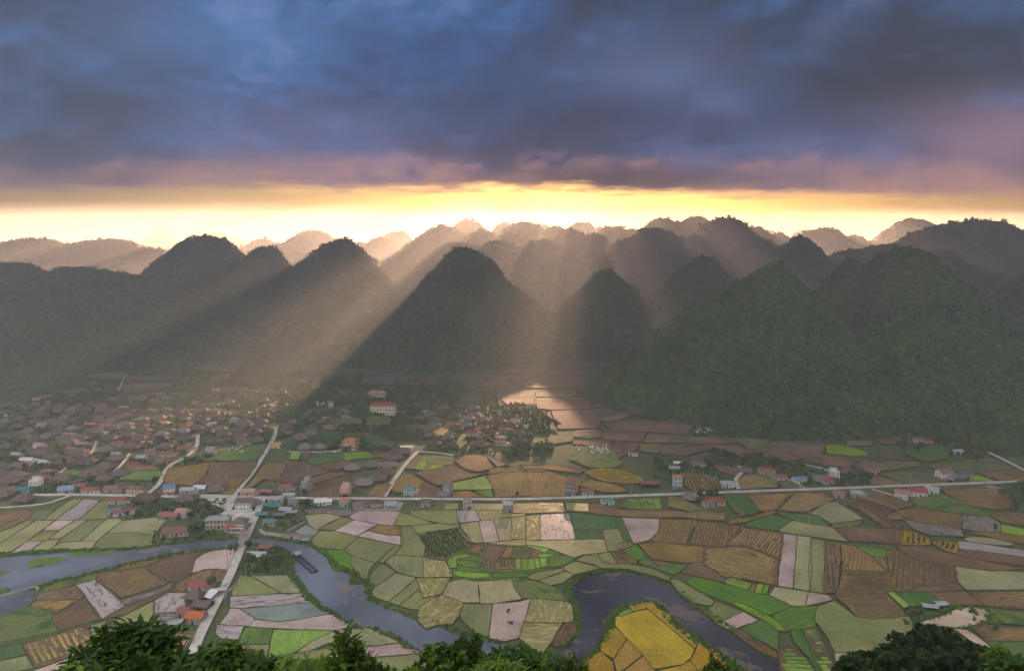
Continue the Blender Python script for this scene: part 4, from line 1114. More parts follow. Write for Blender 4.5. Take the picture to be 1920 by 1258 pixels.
for H, o in HILLS:
    D = H[1]
    if D < 1000: sp, sz = 3.5, 2.7
    elif D < 1300: sp, sz = 3.9, 2.7
    elif D < 1700: sp, sz = 4.6, 2.8
    elif D < 2300: sp, sz = 9.0, 3.6
    else: sp, sz = 13.0, 3.2
    fp += hill_points(o, sp, sz)
print('forest points', len(fp))
def covered(x, y, z):
    for H, _ in HILLS[:26]:
        if abs(x - H[0]) < H[3] and abs(y - H[1]) < H[4]:
            q = hill_height(H, x, y)
            if q and q > z + 4: return True
    return False
fp = [p for p in fp if not covered(p[0], p[1], p[2])]
print('forest points kept', len(fp))
scatter('forest', fp, forest_kit)

# ------------------------------------------------------------------ bank plants along the river and ponds
bp_ = []
for P in BANKS:
    if len(P) < 20: continue
    n = len(P)
    for i in range(n):
        a, b = P[i], P[(i + 1) % n]
        if a.y > 900 or a.y < 180: continue
        e = (b - a); L = e.length
        if L < .01: continue
        nn = Vector((e.y, -e.x, 0)) / L          # outwards
        dens = mnoise.noise(Vector((a.x * .02, a.y * .02, 1.7)))
        k = int(L * 2.6 * (1.0 + dens)) + 1
        for _ in range(k):
            p = a.lerp(b, rnd.random()) + nn * rnd.uniform(-.7, 2.6 + 2.0 * max(0, dens))
            s = rnd.uniform(.5, 1.35) * (1 + .8 * max(0, dens))
            if any(inside(Q, p.x, p.y) for Q in BANKS if Q is not P): continue
            bp_.append((p.x, p.y, 0.1, s))
scatter('bank_plants', bp_, bank_kit)
print('bank', len(bp_))
# orchard between the paddies
ov = S(6, [(1362, 366), (1620, 325), (1680, 392), (1682, 436), (1530, 522), (1396, 502), (1408, 440)])
op = []
c0 = ov[0]; ex = (ov[1] - ov[0]).normalized(); ey = Vector((ex.y, -ex.x, 0))
for i in range(-5, 60):
    for j in range(-30, 60):
        p = c0 + ex * (i * 2.6 + rnd.uniform(-.3, .3)) + ey * (j * 2.4 + rnd.uniform(-.3, .3))
        if inside(ov, p.x, p.y): op.append((p.x, p.y, .1, rnd.uniform(.9, 1.35)))
scatter('orchard_trees', op, orchard_kit)
print('orchard', len(op))

# rough grass along the field banks
tf = []
for P, k in FIELDS:
    if k in ('water', 'weed') or P[0].y > 560: continue
    n = len(P)
    for i in range(n):
        a, b = P[i], P[(i + 1) % n]; L = (b - a).length
        for _ in range(int(L / 1.3) + 1):
            q = a.lerp(b, rnd.random())
            if mnoise.noise(Vector((q.x * .08, q.y * .08, 2.2))) < -.12: continue
            tf.append((q.x + rnd.uniform(-.25, .25), q.y + rnd.uniform(-.25, .25), .15, rnd.uniform(.16, .42)))
scatter('bank_grass', tf, bank_kit)
print('tufts', len(tf))
# ------------------------------------------------------------------ buildings
def paint(name, col3, rough=0.8, var=0.25, stain=0.35, spec=0.3, ribs=0.0, courses=0.0, metallic=0.0):
    m, g = material(name)
    if not g: return m
    oi = g.n('ShaderNodeObjectInfo').outputs['Random']
    oc = g.n('ShaderNodeTexCoord').outputs['Object']
    off = g.v('ADD', oc, g.cxyz(g.m('MULTIPLY', oi, 90.0), 0.0, 0.0))
    n1 = g.noise(off, 0.45, 4.0, 0.65); n2 = g.noise(off, 3.0, 3.0, 0.6)
    f = g.m('MULTIPLY_ADD', n1, 0.65, g.m('MULTIPLY', n2, 0.35))
    dk = tuple(c * (1 - stain) for c in col3) + (1,)
    c = g.ramp(f, [(0.36, dk), (0.56, tuple(col3) + (1,)), (0.7, tuple(min(1, c * 1.18) for c in col3) + (1,))])
    hsv = g.n('ShaderNodeHueSaturation'); g.put(hsv.inputs['Color'], c)
    g.put(hsv.inputs['Value'], g.m('MULTIPLY_ADD', oi, var * 2, 1 - var))
    g.put(hsv.inputs['Saturation'], g.m('MULTIPLY_ADD', g.m('FRACT', g.m('MULTIPLY', oi, 5.3)), .5, .7))
    b = g.n('ShaderNodeBsdfPrincipled'); g.put(b.inputs['Base Color'], hsv.outputs[0]); b.inputs['Roughness'].default_value = rough
    b.inputs['Specular IOR Level'].default_value = spec; b.inputs['Metallic'].default_value = metallic
    h = n2
    if ribs:
        x, y, z = g.xyz(oc)
        h = g.m('ADD', g.m('SINE', g.m('MULTIPLY', x, ribs)), g.m('MULTIPLY', n2, .3))
    if courses:
        x, y, z = g.xyz(oc)
        h = g.m('ADD', g.m('FRACT', g.m('MULTIPLY', z, courses)), g.m('MULTIPLY', n2, 1.2))
    bp = g.n('ShaderNodeBump'); bp.inputs['Strength'].default_value = .5; bp.inputs['Distance'].default_value = .06
    g.put(bp.inputs['Height'], h); g.t.links.new(bp.outputs[0], b.inputs['Normal'])
    out = g.n('ShaderNodeOutputMaterial'); g.t.links.new(b.outputs[0], out.inputs[0])
    return m
M = dict(
 tile=paint('brown_tile_roof', (0.105, 0.074, 0.064), .85, .28, .45, courses=3.0),
 greytile=paint('grey_tile_roof', (0.14, 0.12, 0.115), .85, .25, .4, courses=3.0),
 redtile=paint('red_tile_roof', (0.22, 0.075, 0.055), .8, .2, .35, courses=3.0),
 orangetile=paint('orange_tile_roof', (0.36, 0.14, 0.08), .8, .15, .3, courses=3.0),
 redmetal=paint('red_metal_roof', (0.24, 0.07, 0.07), .5, .15, .25, .5, ribs=20),
 pinkmetal=paint('faded_pink_roof', (0.34, 0.2, 0.19), .6, .15, .3, .4, ribs=20),
 bluemetal=paint('blue_metal_roof', (0.13, 0.17, 0.30), .45, .12, .25, .5, ribs=20),
 tealmetal=paint('teal_metal_roof', (0.06, 0.19, 0.20), .5, .15, .3, .5, ribs=20),
 greymetal=paint('grey_sheet_roof', (0.30, 0.30, 0.33), .5, .25, .35, .5, ribs=20),
 whitemetal=paint('white_sheet_roof', (0.62, 0.62, 0.66), .45, .1, .2, .5, ribs=20),
 goldmetal=paint('shiny_sheet_roof', (0.75, 0.66, 0.48), .3, .02, .1, .8, ribs=20),
 concrete=paint('bare_concrete', (0.30, 0.28, 0.27), .9, .2, .4),
 white=paint('white_wall', (0.52, 0.50, 0.50), .8, .12, .3),
 cream=paint('cream_wall', (0.58, 0.46, 0.24), .8, .08, .2),
 yellow=paint('yellow_wall', (0.52, 0.38, 0.17), .8, .08, .25),
 pinkwall=paint('pink_wall', (0.52, 0.33, 0.27), .8, .1, .25),
 bluewall=paint('pale_blue_wall', (0.30, 0.40, 0.48), .8, .1, .2),
 tealwall=paint('pale_teal_wall', (0.20, 0.36, 0.36), .8, .1, .25),
 wood=paint('dark_timber_wall', (0.12, 0.085, 0.065), .9, .25, .4),
 plaster=paint('grey_plaster', (0.34, 0.31, 0.29), .9, .2, .4),
 dark=paint('dark_opening', (0.012, 0.012, 0.014), .4, .1, .2),
 glass=paint('window_glass', (0.03, 0.035, 0.045), .12, .1, .1, .6),
 black=paint('tarred_wood', (0.02, 0.018, 0.018), .7, .2, .3),
 red=paint('red_paint', (0.45, 0.03, 0.02), .5, .05, .1),
 steel=paint('dull_steel', (0.28, 0.28, 0.28), .6, .1, .2))

class MB:
    def __init__(self): self.v = []; self.f = []
    def box(self, x0, x1, y0, y1, z0, z1):
        b = len(self.v)
        self.v += [(x0, y0, z0), (x1, y0, z0), (x1, y1, z0), (x0, y1, z0), (x0, y0, z1), (x1, y0, z1), (x1, y1, z1), (x0, y1, z1)]
        self.f += [tuple(b + i for i in q) for q in ((3, 2, 1, 0), (4, 5, 6, 7), (0, 1, 5, 4), (1, 2, 6, 5), (2, 3, 7, 6), (3, 0, 4, 7))]
        return self
    def poly(self, pts):
        b = len(self.v); self.v += [tuple(p) for p in pts]; self.f.append(tuple(range(b, b + len(pts)))); return self
    def slab(self, quad, t):
        """a sloping sheet with thickness"""
        b = len(self.v); n = len(quad)
        self.v += [tuple(p) for p in quad] + [(p[0], p[1], p[2] - t) for p in quad]
        self.f.append(tuple(range(b, b + n))); self.f.append(tuple(reversed(range(b + n, b + 2 * n))))
        for i in range(n):
            j = (i + 1) % n; self.f.append((b + i, b + n + i, b + n + j, b + j))
        return self
    def tube(self, p, q, r0, r1=None, n=6):
        r1 = r0 if r1 is None else r1
        p, q = Vector(p), Vector(q); d = (q - p)
        if d.length < 1e-5: return self
        d.normalize(); a = d.orthogonal().normalized(); c = d.cross(a)
        b = len(self.v)
        for o, r in ((p, r0), (q, r1)):
            for i in range(n):
                t = 6.28318 * i / n
                self.v.append(tuple(o + a * (math.cos(t) * r) + c * (math.sin(t) * r)))
        for i in range(n):
            j = (i + 1) % n; self.f.append((b + i, b + j, b + n + j, b + n + i))
        self.f.append(tuple(b + n + i for i in range(n)))
        return self
    def build(self, name, mat, parent=None):
        return mesh_obj(name, self.v, self.f, mat, parent)

def hip_roof(mb, w, d, z, h, over, ridge=.5, gable=0.0, x0=0, y0=0):
    """hipped (or half hipped) roof centred at x0, y0"""
    W, D_ = w / 2 + over, d / 2 + over; t = .16; rl = w * ridge / 2
    zz = z - over * h / (d / 2) * .6
    A, B, C_, E = (x0 - W, y0 - D_, zz), (x0 + W, y0 - D_, zz), (x0 + W, y0 + D_, zz), (x0 - W, y0 + D_, zz)
    r1, r2 = (x0 - rl, y0, z + h), (x0 + rl, y0, z + h)
    mb.slab([A, B, r2, r1], t); mb.slab([C_, E, r1, r2], t)
    mb.slab([B, C_, r2], t); mb.slab([E, A, r1], t)
    mb.box(x0 - rl - .15, x0 + rl + .15, y0 - .14, y0 + .14, z + h - .04, z + h + .2)
    for c, r in ((A, r1), (B, r2), (C_, r2), (E, r1)): mb.tube((c[0], c[1], c[2] + .05), (r[0], r[1], r[2] + .05), .13, .13, 4)
def gable_roof(mb, w, d, z, h, over, x0=0, y0=0):
    W, D_ = w / 2 + over, d / 2 + over; t = .14
    zz = z - over * h / (d / 2)
    mb.slab([(x0 - W, y0 - D_, zz), (x0 + W, y0 - D_, zz), (x0 + W, y0, z + h), (x0 - W, y0, z + h)], t)
    mb.slab([(x0 + W, y0 + D_, zz), (x0 - W, y0 + D_, zz), (x0 - W, y0 + .003, z + h), (x0 + W, y0 + .003, z + h)], t)
    mb.box(x0 - W - .02, x0 + W + .02, y0 - .13, y0 + .13, z + h - .06, z + h + .1)
def gable_walls(mb, w, d, z, h, x0=0, y0=0):
    for sx in (-1, 1):
        x = x0 + sx * w / 2
        b = len(mb.v)
        mb.v += [(x, y0 - d / 2, z), (x, y0 + d / 2, z), (x, y0, z + h - .05), (x - sx * .2, y0 - d / 2, z), (x - sx * .2, y0 + d / 2, z), (x - sx * .2, y0, z + h - .05)]
        mb.f += [(b, b + 1, b + 2), (b + 5, b + 4, b + 3)]
def window(root, x, y, z, w=1.2, h=1.3, side='front', frame='white', fine=True):
    """frame proud of the wall with a recessed dark pane"""
    f = MB(); p = MB(); t = .12
    def place(mb, a0, a1, z0, z1, d0, d1):
        if side == 'front': mb.box(a0, a1, y - d1, y - d0, z0, z1)
        elif side == 'back': mb.box(a0, a1, y + d0, y + d1, z0, z1)
        elif side == 'right': mb.box(x + d0, x + d1, a0, a1, z0, z1)
        else: mb.box(x - d1, x - d0, a0, a1, z0, z1)
    c = x if side in ('front', 'back') else y
    place(f, c - w / 2 - t, c + w / 2 + t, z - h / 2 - t, z - h / 2, .0, .12); place(f, c - w / 2 - t, c + w / 2 + t, z + h / 2, z + h / 2 + t, .0, .14)
    place(f, c - w / 2 - t, c - w / 2, z - h / 2, z + h / 2, .0, .10); place(f, c + w / 2, c + w / 2 + t, z - h / 2, z + h / 2, .0, .10)
    place(f, c - .04, c + .04, z - h / 2, z + h / 2, .03, .08)
    place(p, c - w / 2, c + w / 2, z - h / 2, z + h / 2, .004, .03)
    o = f.build('window', M[frame], root); p.build('pane', M['glass'], o)
    return o
def door(root, x, y, w=1.2, h=2.2, mat='dark', z=0.0):
    MB().box(x - w / 2, x + w / 2, y - .06, y - .003, z + .02, z + h).build('door', M[mat], root)

def stilt_house(w=13, d=8.5, seed=0, roof='tile', wall='wood', lean=True, height=3.6):
    r = random.Random(seed)
    root = empty('farmhouse', (0, 0, 0))
    wb = MB().box(-w / 2, w / 2, 0, d, 1.0, height)
    for i in range(5):
        for j in (0, 1, 2):
            xx = -w / 2 + .2 + i * (w - .4) / 4; yy = .2 + j * (d - .4) / 2
            wb.box(xx - .14, xx + .14, yy - .14, yy + .14, 0, 1.0)
    wb.build('wall', M[wall], root)
    MB().box(-w / 2 - .1, w / 2 + .1, -1.1, .0, .95, 1.15).box(-w / 2 + .2, w / 2 - .2, -1.05, -1.0, 1.7, 1.78).build('veranda', M['wood'], root)
    rb = MB(); hip_roof(rb, w, d, height, r.uniform(2.5, 3.2), 1.3, r.uniform(.42, .62), x0=0, y0=d / 2)
    if lean: rb.slab([(-w * .35, -2.9, height - 1.3), (w * .35, -2.9, height - 1.3), (w * .38, -.95, height - .35), (-w * .38, -.95, height - .35)], .12)
    rb.build('roof', M[roof], root)
    MB().box(-.7, .7, -.05, -.003, 1.15, 3.1).build('door', M['dark'], root)
    for xx in (-w * .32, w * .32): MB().box(xx - .6, xx + .6, -.05, -.003, 1.8, 2.9).build('window', M['dark'], root)
    return root
def low_house(w=11, d=6.5, seed=0, roof='redtile', wall='plaster', h=3.2, rh=1.6, ext=True, name='farmhouse'):
    r = random.Random(seed)
    root = empty(name, (0, 0, 0))
    wb = MB().box(-w / 2, w / 2, 0, d, 0, h); gable_walls(wb, w, d, h, rh, 0, d / 2)
    rb = MB(); gable_roof(rb, w, d, h, rh, .55, 0, d / 2)
    if ext:
        wb.box(w / 2, w / 2 + 3.4, .8, d - .6, 0, h * .75)
        rb.slab([(w / 2 - .0, .5, h * .95), (w / 2 + 3.9, .5, h * .75), (w / 2 + 3.9, d - .3, h * .75), (w / 2 - .0, d - .3, h * .95)], .12)
    wb.build('wall', M[wall], root); rb.build('roof', M[roof], root)
    door(root, 0, 0)
    for xx in (-w * .3, w * .3): window(root, xx, 0, 1.7, 1.2, 1.1)
    return root
def tall_house(w=5, d=11, floors=2, wall='white', roof=None, seed=0, cols=None, balcony=True, fh=3.3, name='townhouse', sidewin=True, canopy=None, parapet=True, open_top=False):
    root = empty(name, (0, 0, 0))
    H = floors * fh
    wb = MB().box(-w / 2, w / 2, 0, d, 0, H)
    for k in range(1, floors + 1): wb.box(-w / 2 - .12, w / 2 + .12, -.14, d + .12, k * fh - .22, k * fh - .02)
    if roof is None and parapet:
        for q in ((-w / 2, w / 2, 0, .15), (-w / 2, w / 2, d - .15, d)): wb.box(q[0], q[1], q[2], q[3], H, H + .8)
        for q in ((-w / 2, -w / 2 + .15), (w / 2 - .15, w / 2)): wb.box(q[0], q[1], .15, d - .15, H, H + .8)
        wb.box(-w / 2 + .6, w / 2 - .8, d * .55, d * .85, H, H + 2.3)
    if roof: gable_walls(wb, w, d, H, w * .22, 0, d / 2)
    wb.build('wall', M[wall], root)
    if roof:
        rb = MB(); gable_roof(rb, w, d, H, w * .22, .5, 0, d / 2); rb.build('roof', M[roof], root)
    else:
        MB().box(-w / 2 + .5, w / 2 - .7, d * .52, d * .88, H + 2.3, H + 2.45).build('roof', M['greymetal'], root)
    cols = cols or max(1, int(w / 2.4))
    for k in range(floors):
        for i in range(cols):
            x = -w / 2 + (i + .5) * w / cols
            if k == 0 and i == cols // 2: door(root, x, 0, 1.4, 2.3); continue
            window(root, x, 0, k * fh + 1.75)
        if sidewin:
            for yy in (d * .3, d * .7):
                window(root, w / 2, yy, k * fh + 1.75, 1.0, 1.2, 'right'); window(root, -w / 2, yy, k * fh + 1.75, 1.0, 1.2, 'left')
    if balcony and floors > 1:
        bb = MB()
        for k in range(1, floors):
            bb.box(-w / 2 + .1, w / 2 - .1, -1.2, -.15, k * fh - .2, k * fh - .05).box(-w / 2 + .1, w / 2 - .1, -1.2, -1.12, k * fh - .05, k * fh + .85)
        bb.build('balcony', M[wall], root)
    if canopy:
        MB().slab([(-w / 2 - .3, -3.6, fh * .72), (w / 2 + .3, -3.6, fh * .72), (w / 2 + .3, -.2, fh * .92), (-w / 2 - .3, -.2, fh * .92)], .1).build('canopy', M[canopy], root)
    return root
def hall(w, d, floors, cols, wall, roof, rh=2.4, name='school_building', trim='white', fh=3.4, gallery=True):
    root = empty(name, (0, 0, 0)); H = floors * fh
    wb = MB().box(-w / 2, w / 2, 0, d, 0, H)
    wb.build('wall', M[wall], root)
    rb = MB(); hip_roof(rb, w, d, H + .1, rh, .9, .82, x0=0, y0=d / 2); rb.build('roof', M[roof], root)
    tb = MB()
    for k in range(floors + 1): tb.box(-w / 2 - .15, w / 2 + .15, -.3, -.003, max(0, k * fh - .3), k * fh - .02 if k else .25)
    for i in range(cols + 1):
        x = -w / 2 + i * w / cols; tb.box(x - .13, x + .13, -.28, -.005, .25, H - .3)
    tb.build('trim', M[trim], root)
    for k in range(floors):
        for i in range(cols):
            x = -w / 2 + (i + .5) * w / cols
            if k == 0 and i == cols // 2: door(root, x, 0, 1.6, 2.4); continue
            window(root, x, 0, k * fh + 1.75, w / cols * .5, 1.6)
        for yy in (d * .3, d * .7): window(root, w / 2, yy, k * fh + 1.75, 1.2, 1.4, 'right')
    return root
def shed(w=8, d=5, roof='greymetal', wall='plaster', h=2.8, name='shed', openf=True):
    root = empty(name, (0, 0, 0))
    wb = MB()
    if openf:
        wb.box(-w / 2, w / 2, d - .15, d, 0, h).box(-w / 2, -w / 2 + .15, .3, d - .15, 0, h * .9).box(w / 2 - .15, w / 2, .3, d - .15, 0, h * .9)
        n = max(2, int(w / 3))
        for i in range(n + 1):
            x = -w / 2 + .1 + i * (w - .2) / n; wb.box(x - .09, x + .09, 0, .2, 0, h * .85)
    else: wb.box(-w / 2, w / 2, 0, d, 0, h * .86)
    wb.build('wall', M[wall], root)
    rb = MB(); gable_roof(rb, w, d, h, d * .16, .5, 0, d / 2); rb.build('roof', M[roof], root)
    if not openf:
        door(root, -w * .2, 0, 1.6, 2.0); MB().box(w * .15, w * .15 + 1.3, -.05, -.003, 1.1, 2.0).build('window', M['dark'], root)
    return root
def tiered(w=10, d=8, tiers=2, wall='yellow', roof='redtile', name='villa', fh=3.4, colonnade=True):
    root = empty(name, (0, 0, 0)); wb = MB(); rb = MB(); z = 0; ww, dd = w, d; y0 = 0
    for k in range(tiers):
        wb.box(-ww / 2, ww / 2, y0, y0 + dd, z, z + fh)
        hip_roof(rb, ww, dd, z + fh, 1.3 if k < tiers - 1 else 2.0, 1.0, .5, x0=0, y0=y0 + dd / 2)
        for x in (-ww * .3, 0, ww * .3):
            if k == 0 and x == 0: door(root, 0, y0, 1.5, 2.3)
            else: window(root, x, y0, z + 1.8)
        for yy in (.3, .7): window(root, ww / 2, y0 + dd * yy, z + 1.8, 1.1, 1.2, 'right')
        z += fh + .25; y0 += .8; ww *= .84; dd *= .78
    wb.build('wall', M[wall], root); rb.build('roof', M[roof], root)
    if colonnade:
        cb = MB().box(-w / 2 - 1.2, w / 2 + 1.2, -2.4, -.1, 0, .5)
        for i in range(6):
            x = -w / 2 + i * w / 5; cb.tube((x, -1.9, .5), (x, -1.9, fh - .3), .2, .17, 8)
        cb.box(-w / 2 - .4, w / 2 + .4, -2.2, -.1, fh - .3, fh); cb.build('colonnade', M['white'], root)
    return root

HOUSES = []    # (object, x, y, look, has own label)
def put(root, px, py, label, cat='house', rot=0.0, s=1.0, group=None, kindlook=None, z=None):
    p = at(px, py); 
    root.location = (p.x, p.y, 0.0 if z is None else z); root.rotation_euler = (0, 0, R(rot)); s *= 0.82; root.scale = (s, s, s)
    tag(root, label, cat, group)
    HOUSES.append((root, p.x, p.y, kindlook, label is not None))
    return root

# ---- buildings the photo shows one by one
put(hall(25, 10, 3, 8, 'cream', 'redtile'), 717, 778, 'cream three-storey school with rows of dark windows below the wooded knoll', 'school', rot=-3, s=1.22)
put(hall(20, 8, 2, 6, 'pinkwall', 'orangetile', 2.8), 706, 748, 'pinkish two-storey school block with orange roof, highest on the wooded knoll', 'school', rot=-4, s=1.15)
put(tiered(13, 11, 2, 'yellow', 'orangetile', 'villa'), 653, 842, 'grand yellow villa with orange tiered roof and white colonnade', 'villa', rot=-14, s=1.15)
put(low_house(9, 7, 3, 'redtile', 'yellow', ext=False), 752, 773, 'small yellow house with red roof just right of the cream school', rot=-20)
put(tall_house(5, 6, 2, 'white', 'redtile', 3, name='shrine'), 620, 764, 'tiny white shrine with red roof above a paved court', 'shrine')
put(low_house(13, 7, 5, 'orangetile', 'plaster', ext=False), 997, 765, 'lone farmhouse with orange roof among the red terraces', rot=3)
put(low_house(13, 8, 6, 'redtile', 'plaster'), 902, 806, 'farmhouse with bright red roof uphill in the middle hamlet', rot=5)
put(low_house(13, 8, 7, 'redtile', 'plaster'), 902, 826, 'farmhouse with bright red roof downhill in the middle hamlet', rot=5)
put(stilt_house(12, 8, 8, 'pinkmetal', 'plaster'), 965, 797, 'farmhouse with pale pink roof at the upper edge of the middle hamlet', rot=8)
put(stilt_house(12, 8, 9, 'greytile', 'plaster'), 878, 790, 'farmhouse with pale grey roof nearest the school in the middle hamlet', rot=-6)
put(shed(13, 7, 'goldmetal', 'white', 3.4, openf=False), 762, 845, 'low building with shiny reflecting roof at the head of the straight lane', 'shed', rot=0)
put(low_house(9, 7, 10, 'orangetile', 'yellow', ext=False, h=4.5), 517, 841, 'yellow house with orange roof beside the upper straight lane', rot=-4)
put(low_house(14, 9, 11, 'redtile', 'yellow'), 345, 847, 'yellow-walled house with wide red roof at the top of the curved lane', rot=4)
put(low_house(13, 9, 12, 'redtile', 'plaster'), 310, 857, 'house with dark red roof left of the curved lane', rot=-3)
put(low_house(12, 8, 13, 'orangetile', 'wood'), 230, 769, 'lone house with orange roof at the far edge of the west village', rot=-5)
put(low_house(13, 8, 14, 'orangetile', 'wood'), 167, 801, 'orange-roofed house among brown roofs in the far west village', rot=-4)
put(stilt_house(14, 9, 15, 'orangetile', 'wood'), 303, 801, 'rusty orange stilt house in the middle of the west village', rot=4)
put(low_house(13, 9, 16, 'pinkmetal', 'plaster'), 125, 821, 'house with faded pink sheet roof in the west village', rot=-8)
put(low_house(13, 8, 17, 'whitemetal', 'pinkwall'), 45, 869, 'house with whitish roof and pink walls at the village\'s west side', rot=-6)
put(low_house(9, 7, 18, 'orangetile', 'pinkwall'), 403, 733, 'lone orange-roofed house under the foot of the western hills', rot=0)
put(tall_house(11, 7, 1, 'bluewall', 'bluemetal', 19, cols=4, balcony=False), 122, 925, 'long pale house with blue-trimmed roof on the north side of the road', rot=14)
put(shed(9, 8, 'tealmetal', 'tealwall', 3.2, openf=False, name='house'), 42, 925, 'low pale teal house with flat green roof at the far west of the road', rot=10)
put(tall_house(7, 10, 2, 'white', None, 20), 63, 917, 'pale flat-roofed two-storey house beside the low teal house', rot=12)
put(low_house(9, 6, 21, 'redmetal', 'plaster'), 147, 918, 'shed-like house with plain red roof right of the blue-trimmed house', rot=4)
put(low_house(11, 6, 22, 'redtile', 'white'), 165, 926, 'white house with red porch roof beside the road', rot=4)
put(low_house(11, 7, 23, 'redmetal', 'plaster'), 206, 923, 'grey house with wide red sheet roof, second west of the curved lane', rot=2)
put(low_house(10, 7, 24, 'redtile', 'yellow', h=4.2), 248, 926, 'two-level house with red roofs beside the foot of the curved lane', rot=-2)
put(tall_house(8, 9, 2, 'white', 'bluemetal', 25, cols=3, canopy='redmetal'), 317, 928, 'white house with blue front and red canopy right of the curved lane', rot=22)
put(low_house(11, 6, 26, 'greymetal', 'plaster'), 350, 926, 'low house with grey sheet roof at the edge of the golden field', rot=4)
put(low_house(10, 6, 126, 'whitemetal', 'plaster', ext=False), 372, 922, 'small pale-roofed house beside the grey sheet roof', rot=-6)
put(stilt_house(13, 9, 27, 'tile', 'plaster'), 403, 925, 'brown-roofed house with red lean-to left of the straight lane', rot=3)
put(shed(8, 5, 'bluemetal', 'white', 3, openf=False), 214, 964, 'blue and white shed at the upper edge of the western paddies', 'shed', rot=28)
put(shed(15, 6, 'redmetal', 'white', 3, openf=False), 234, 966, 'long low shed with red roof slanting down to the paddies', 'shed', rot=35)
put(low_house(13, 8, 28, 'redtile', 'plaster'), 218, 945, 'house with rusty red roof just below the road', rot=4)
put(stilt_house(17, 10, 29, 'tile', 'wood'), 268, 944, 'very large dark brown roof just below the road', rot=5)
put(stilt_house(14, 8, 30, 'tile', 'wood'), 345, 944, 'brown-roofed stilt house below the road, left of the yard', rot=-4)
put(low_house(11, 7, 31, 'redmetal', 'plaster'), 533, 920, 'house with plain dull red roof right of the straight lane', rot=-6)
put(low_house(11, 7, 32, 'pinkmetal', 'pinkwall'), 463, 929, 'house with faded pink roof at the road junction', rot=0)
put(tall_house(6, 9, 3, 'concrete', None, 33), 571, 926, 'bare three-storey concrete shell standing in the dark field', rot=-8)
put(tall_house(11, 9, 2, 'white', 'tile', 34, cols=4, balcony=False), 455, 958, 'white two-storey house with brown roof at the junction', rot=4)
put(hall(17, 8, 1, 6, 'yellow', 'redtile', 2.2, 'hall', fh=3.6), 327, 1006, 'long yellow hall with red roof on the river bank', 'hall', rot=12)
put(hall(15, 8, 2, 6, 'yellow', 'greymetal', 1.6, 'hall'), 407, 992, 'yellow two-storey hall with bluish grey roof near the bridge', 'hall', rot=4)
put(tiered(9, 8, 2, 'cream', 'greytile', 'villa'), 447, 997, 'cream villa with grey tiered roof beside the bridge road', 'villa', rot=-8)
put(low_house(8, 9, 35, 'redmetal', 'plaster', ext=False), 430, 998, 'small red-roofed house squeezed left of the cream villa', rot=-14)
put(low_house(8, 8, 36, 'pinkmetal', 'white', ext=False, h=4.5), 337, 971, 'white house with pink roof and trees beside it', rot=-12)
put(low_house(14, 7, 37, 'redtile', 'wood', ext=False), 313, 975, 'low dark red roof half hidden by trees above the yellow hall', rot=-6)
for i, (px, py, w, d, rf, h, lb) in enumerate([(508, 957, 13, 7, 'tealmetal', 3.6, 'widest teal sheet roof in the cluster right of the bridge road'), (503, 986, 9, 6, 'tealmetal', 3, 'small teal sheet roof nearest the river'),
        (490, 972, 8, 6, 'tealmetal', 3, 'teal sheet roof right beside the bridge road'), (517, 944, 11, 8, 'greymetal', 3.6, 'rounded grey sheet roof behind the widest teal roof'), (533, 964, 9, 7, 'greymetal', 3.2, 'grey sheet roof right of the teal roofs'),
        (552, 950, 10, 8, 'greytile', 3.6, 'grey tiled shed at the right end of the junction cluster'), (545, 968, 8, 6, 'greymetal', 3, 'lowest grey shed above the garden by the river'), (478, 950, 8, 6, 'redmetal', 3.4, 'red sheet roof just right of the bridge road'),
        (497, 930, 9, 7, 'redmetal', 3.6, 'red-roofed shed at the top of the bridge road'), (540, 936, 9, 7, 'greymetal', 3.2, 'grey shed under the concrete shell house'), (523, 973, 8, 6, 'greytile', 3.0, 'dark grey shed in the middle of the junction cluster')]):
    put(shed(w, d, rf, 'plaster', h, openf=(i % 2 == 0)), px, py, lb, 'shed', rot=-6 + 5 * (i % 4))
put(low_house(9, 7, 38, 'whitemetal', 'white', ext=True), 601, 948, 'small white house with open white porch below the road', rot=8)
put(tall_house(7, 8, 2, 'pinkwall', None, 39, canopy='redmetal'), 646, 929, 'pink two-storey house with red canopy north of the road', rot=-4)
put(tall_house(7, 9, 1, 'tealwall', 'orangetile', 40, balcony=False, fh=4.2), 644, 951, 'pale box-like house with orange roof jutting over the paddies', rot=-12)
put(low_house(12, 9, 41, 'tile', 'plaster'), 693, 951, 'brown-roofed house pair at the left of the water-edge row', rot=5)
put(low_house(9, 9, 42, 'greymetal', 'concrete', h=3.8), 731, 956, 'ramshackle grey concrete house at the end of the straight lane', rot=-6)
put(low_house(8, 8, 43, 'greytile', 'plaster', ext=False), 672, 955, 'small grey-roofed house over the flooded paddy', rot=4)
put(low_house(8, 8, 44, 'tealmetal', 'white', h=4.2), 765, 929, 'white house with teal roof and red porch', rot=-10)
put(tall_house(5.5, 8, 3, 'concrete', 'greytile', 45, balcony=False), 836, 932, 'tall narrow grey house with steep roof north of the road', rot=-20)
put(low_house(6, 4, 145, 'greytile', 'concrete', ext=False), 829, 935, 'low annex in front of the tall narrow grey house', rot=-10)
put(tall_house(6, 8, 3, 'plaster', 'orangetile', 46, balcony=False), 876, 955, 'tall bluish grey house standing at the paddy edge', rot=2)
put(low_house(7.5, 6, 47, 'greytile', 'concrete', ext=False, h=4), 798, 951, 'plain grey house with slate roof standing above the paddies', rot=2)
put(tall_house(7, 8, 2, 'concrete', 'greymetal', 48), 952, 962, 'grey two-storey house with washing on its terrace by the golden paddies', rot=0)
put(tiered(9, 8, 3, 'tealwall', 'redmetal', 'villa', colonnade=False), 1068, 930, 'three-tiered house with crimson roofs beside the road', 'villa', rot=-14)
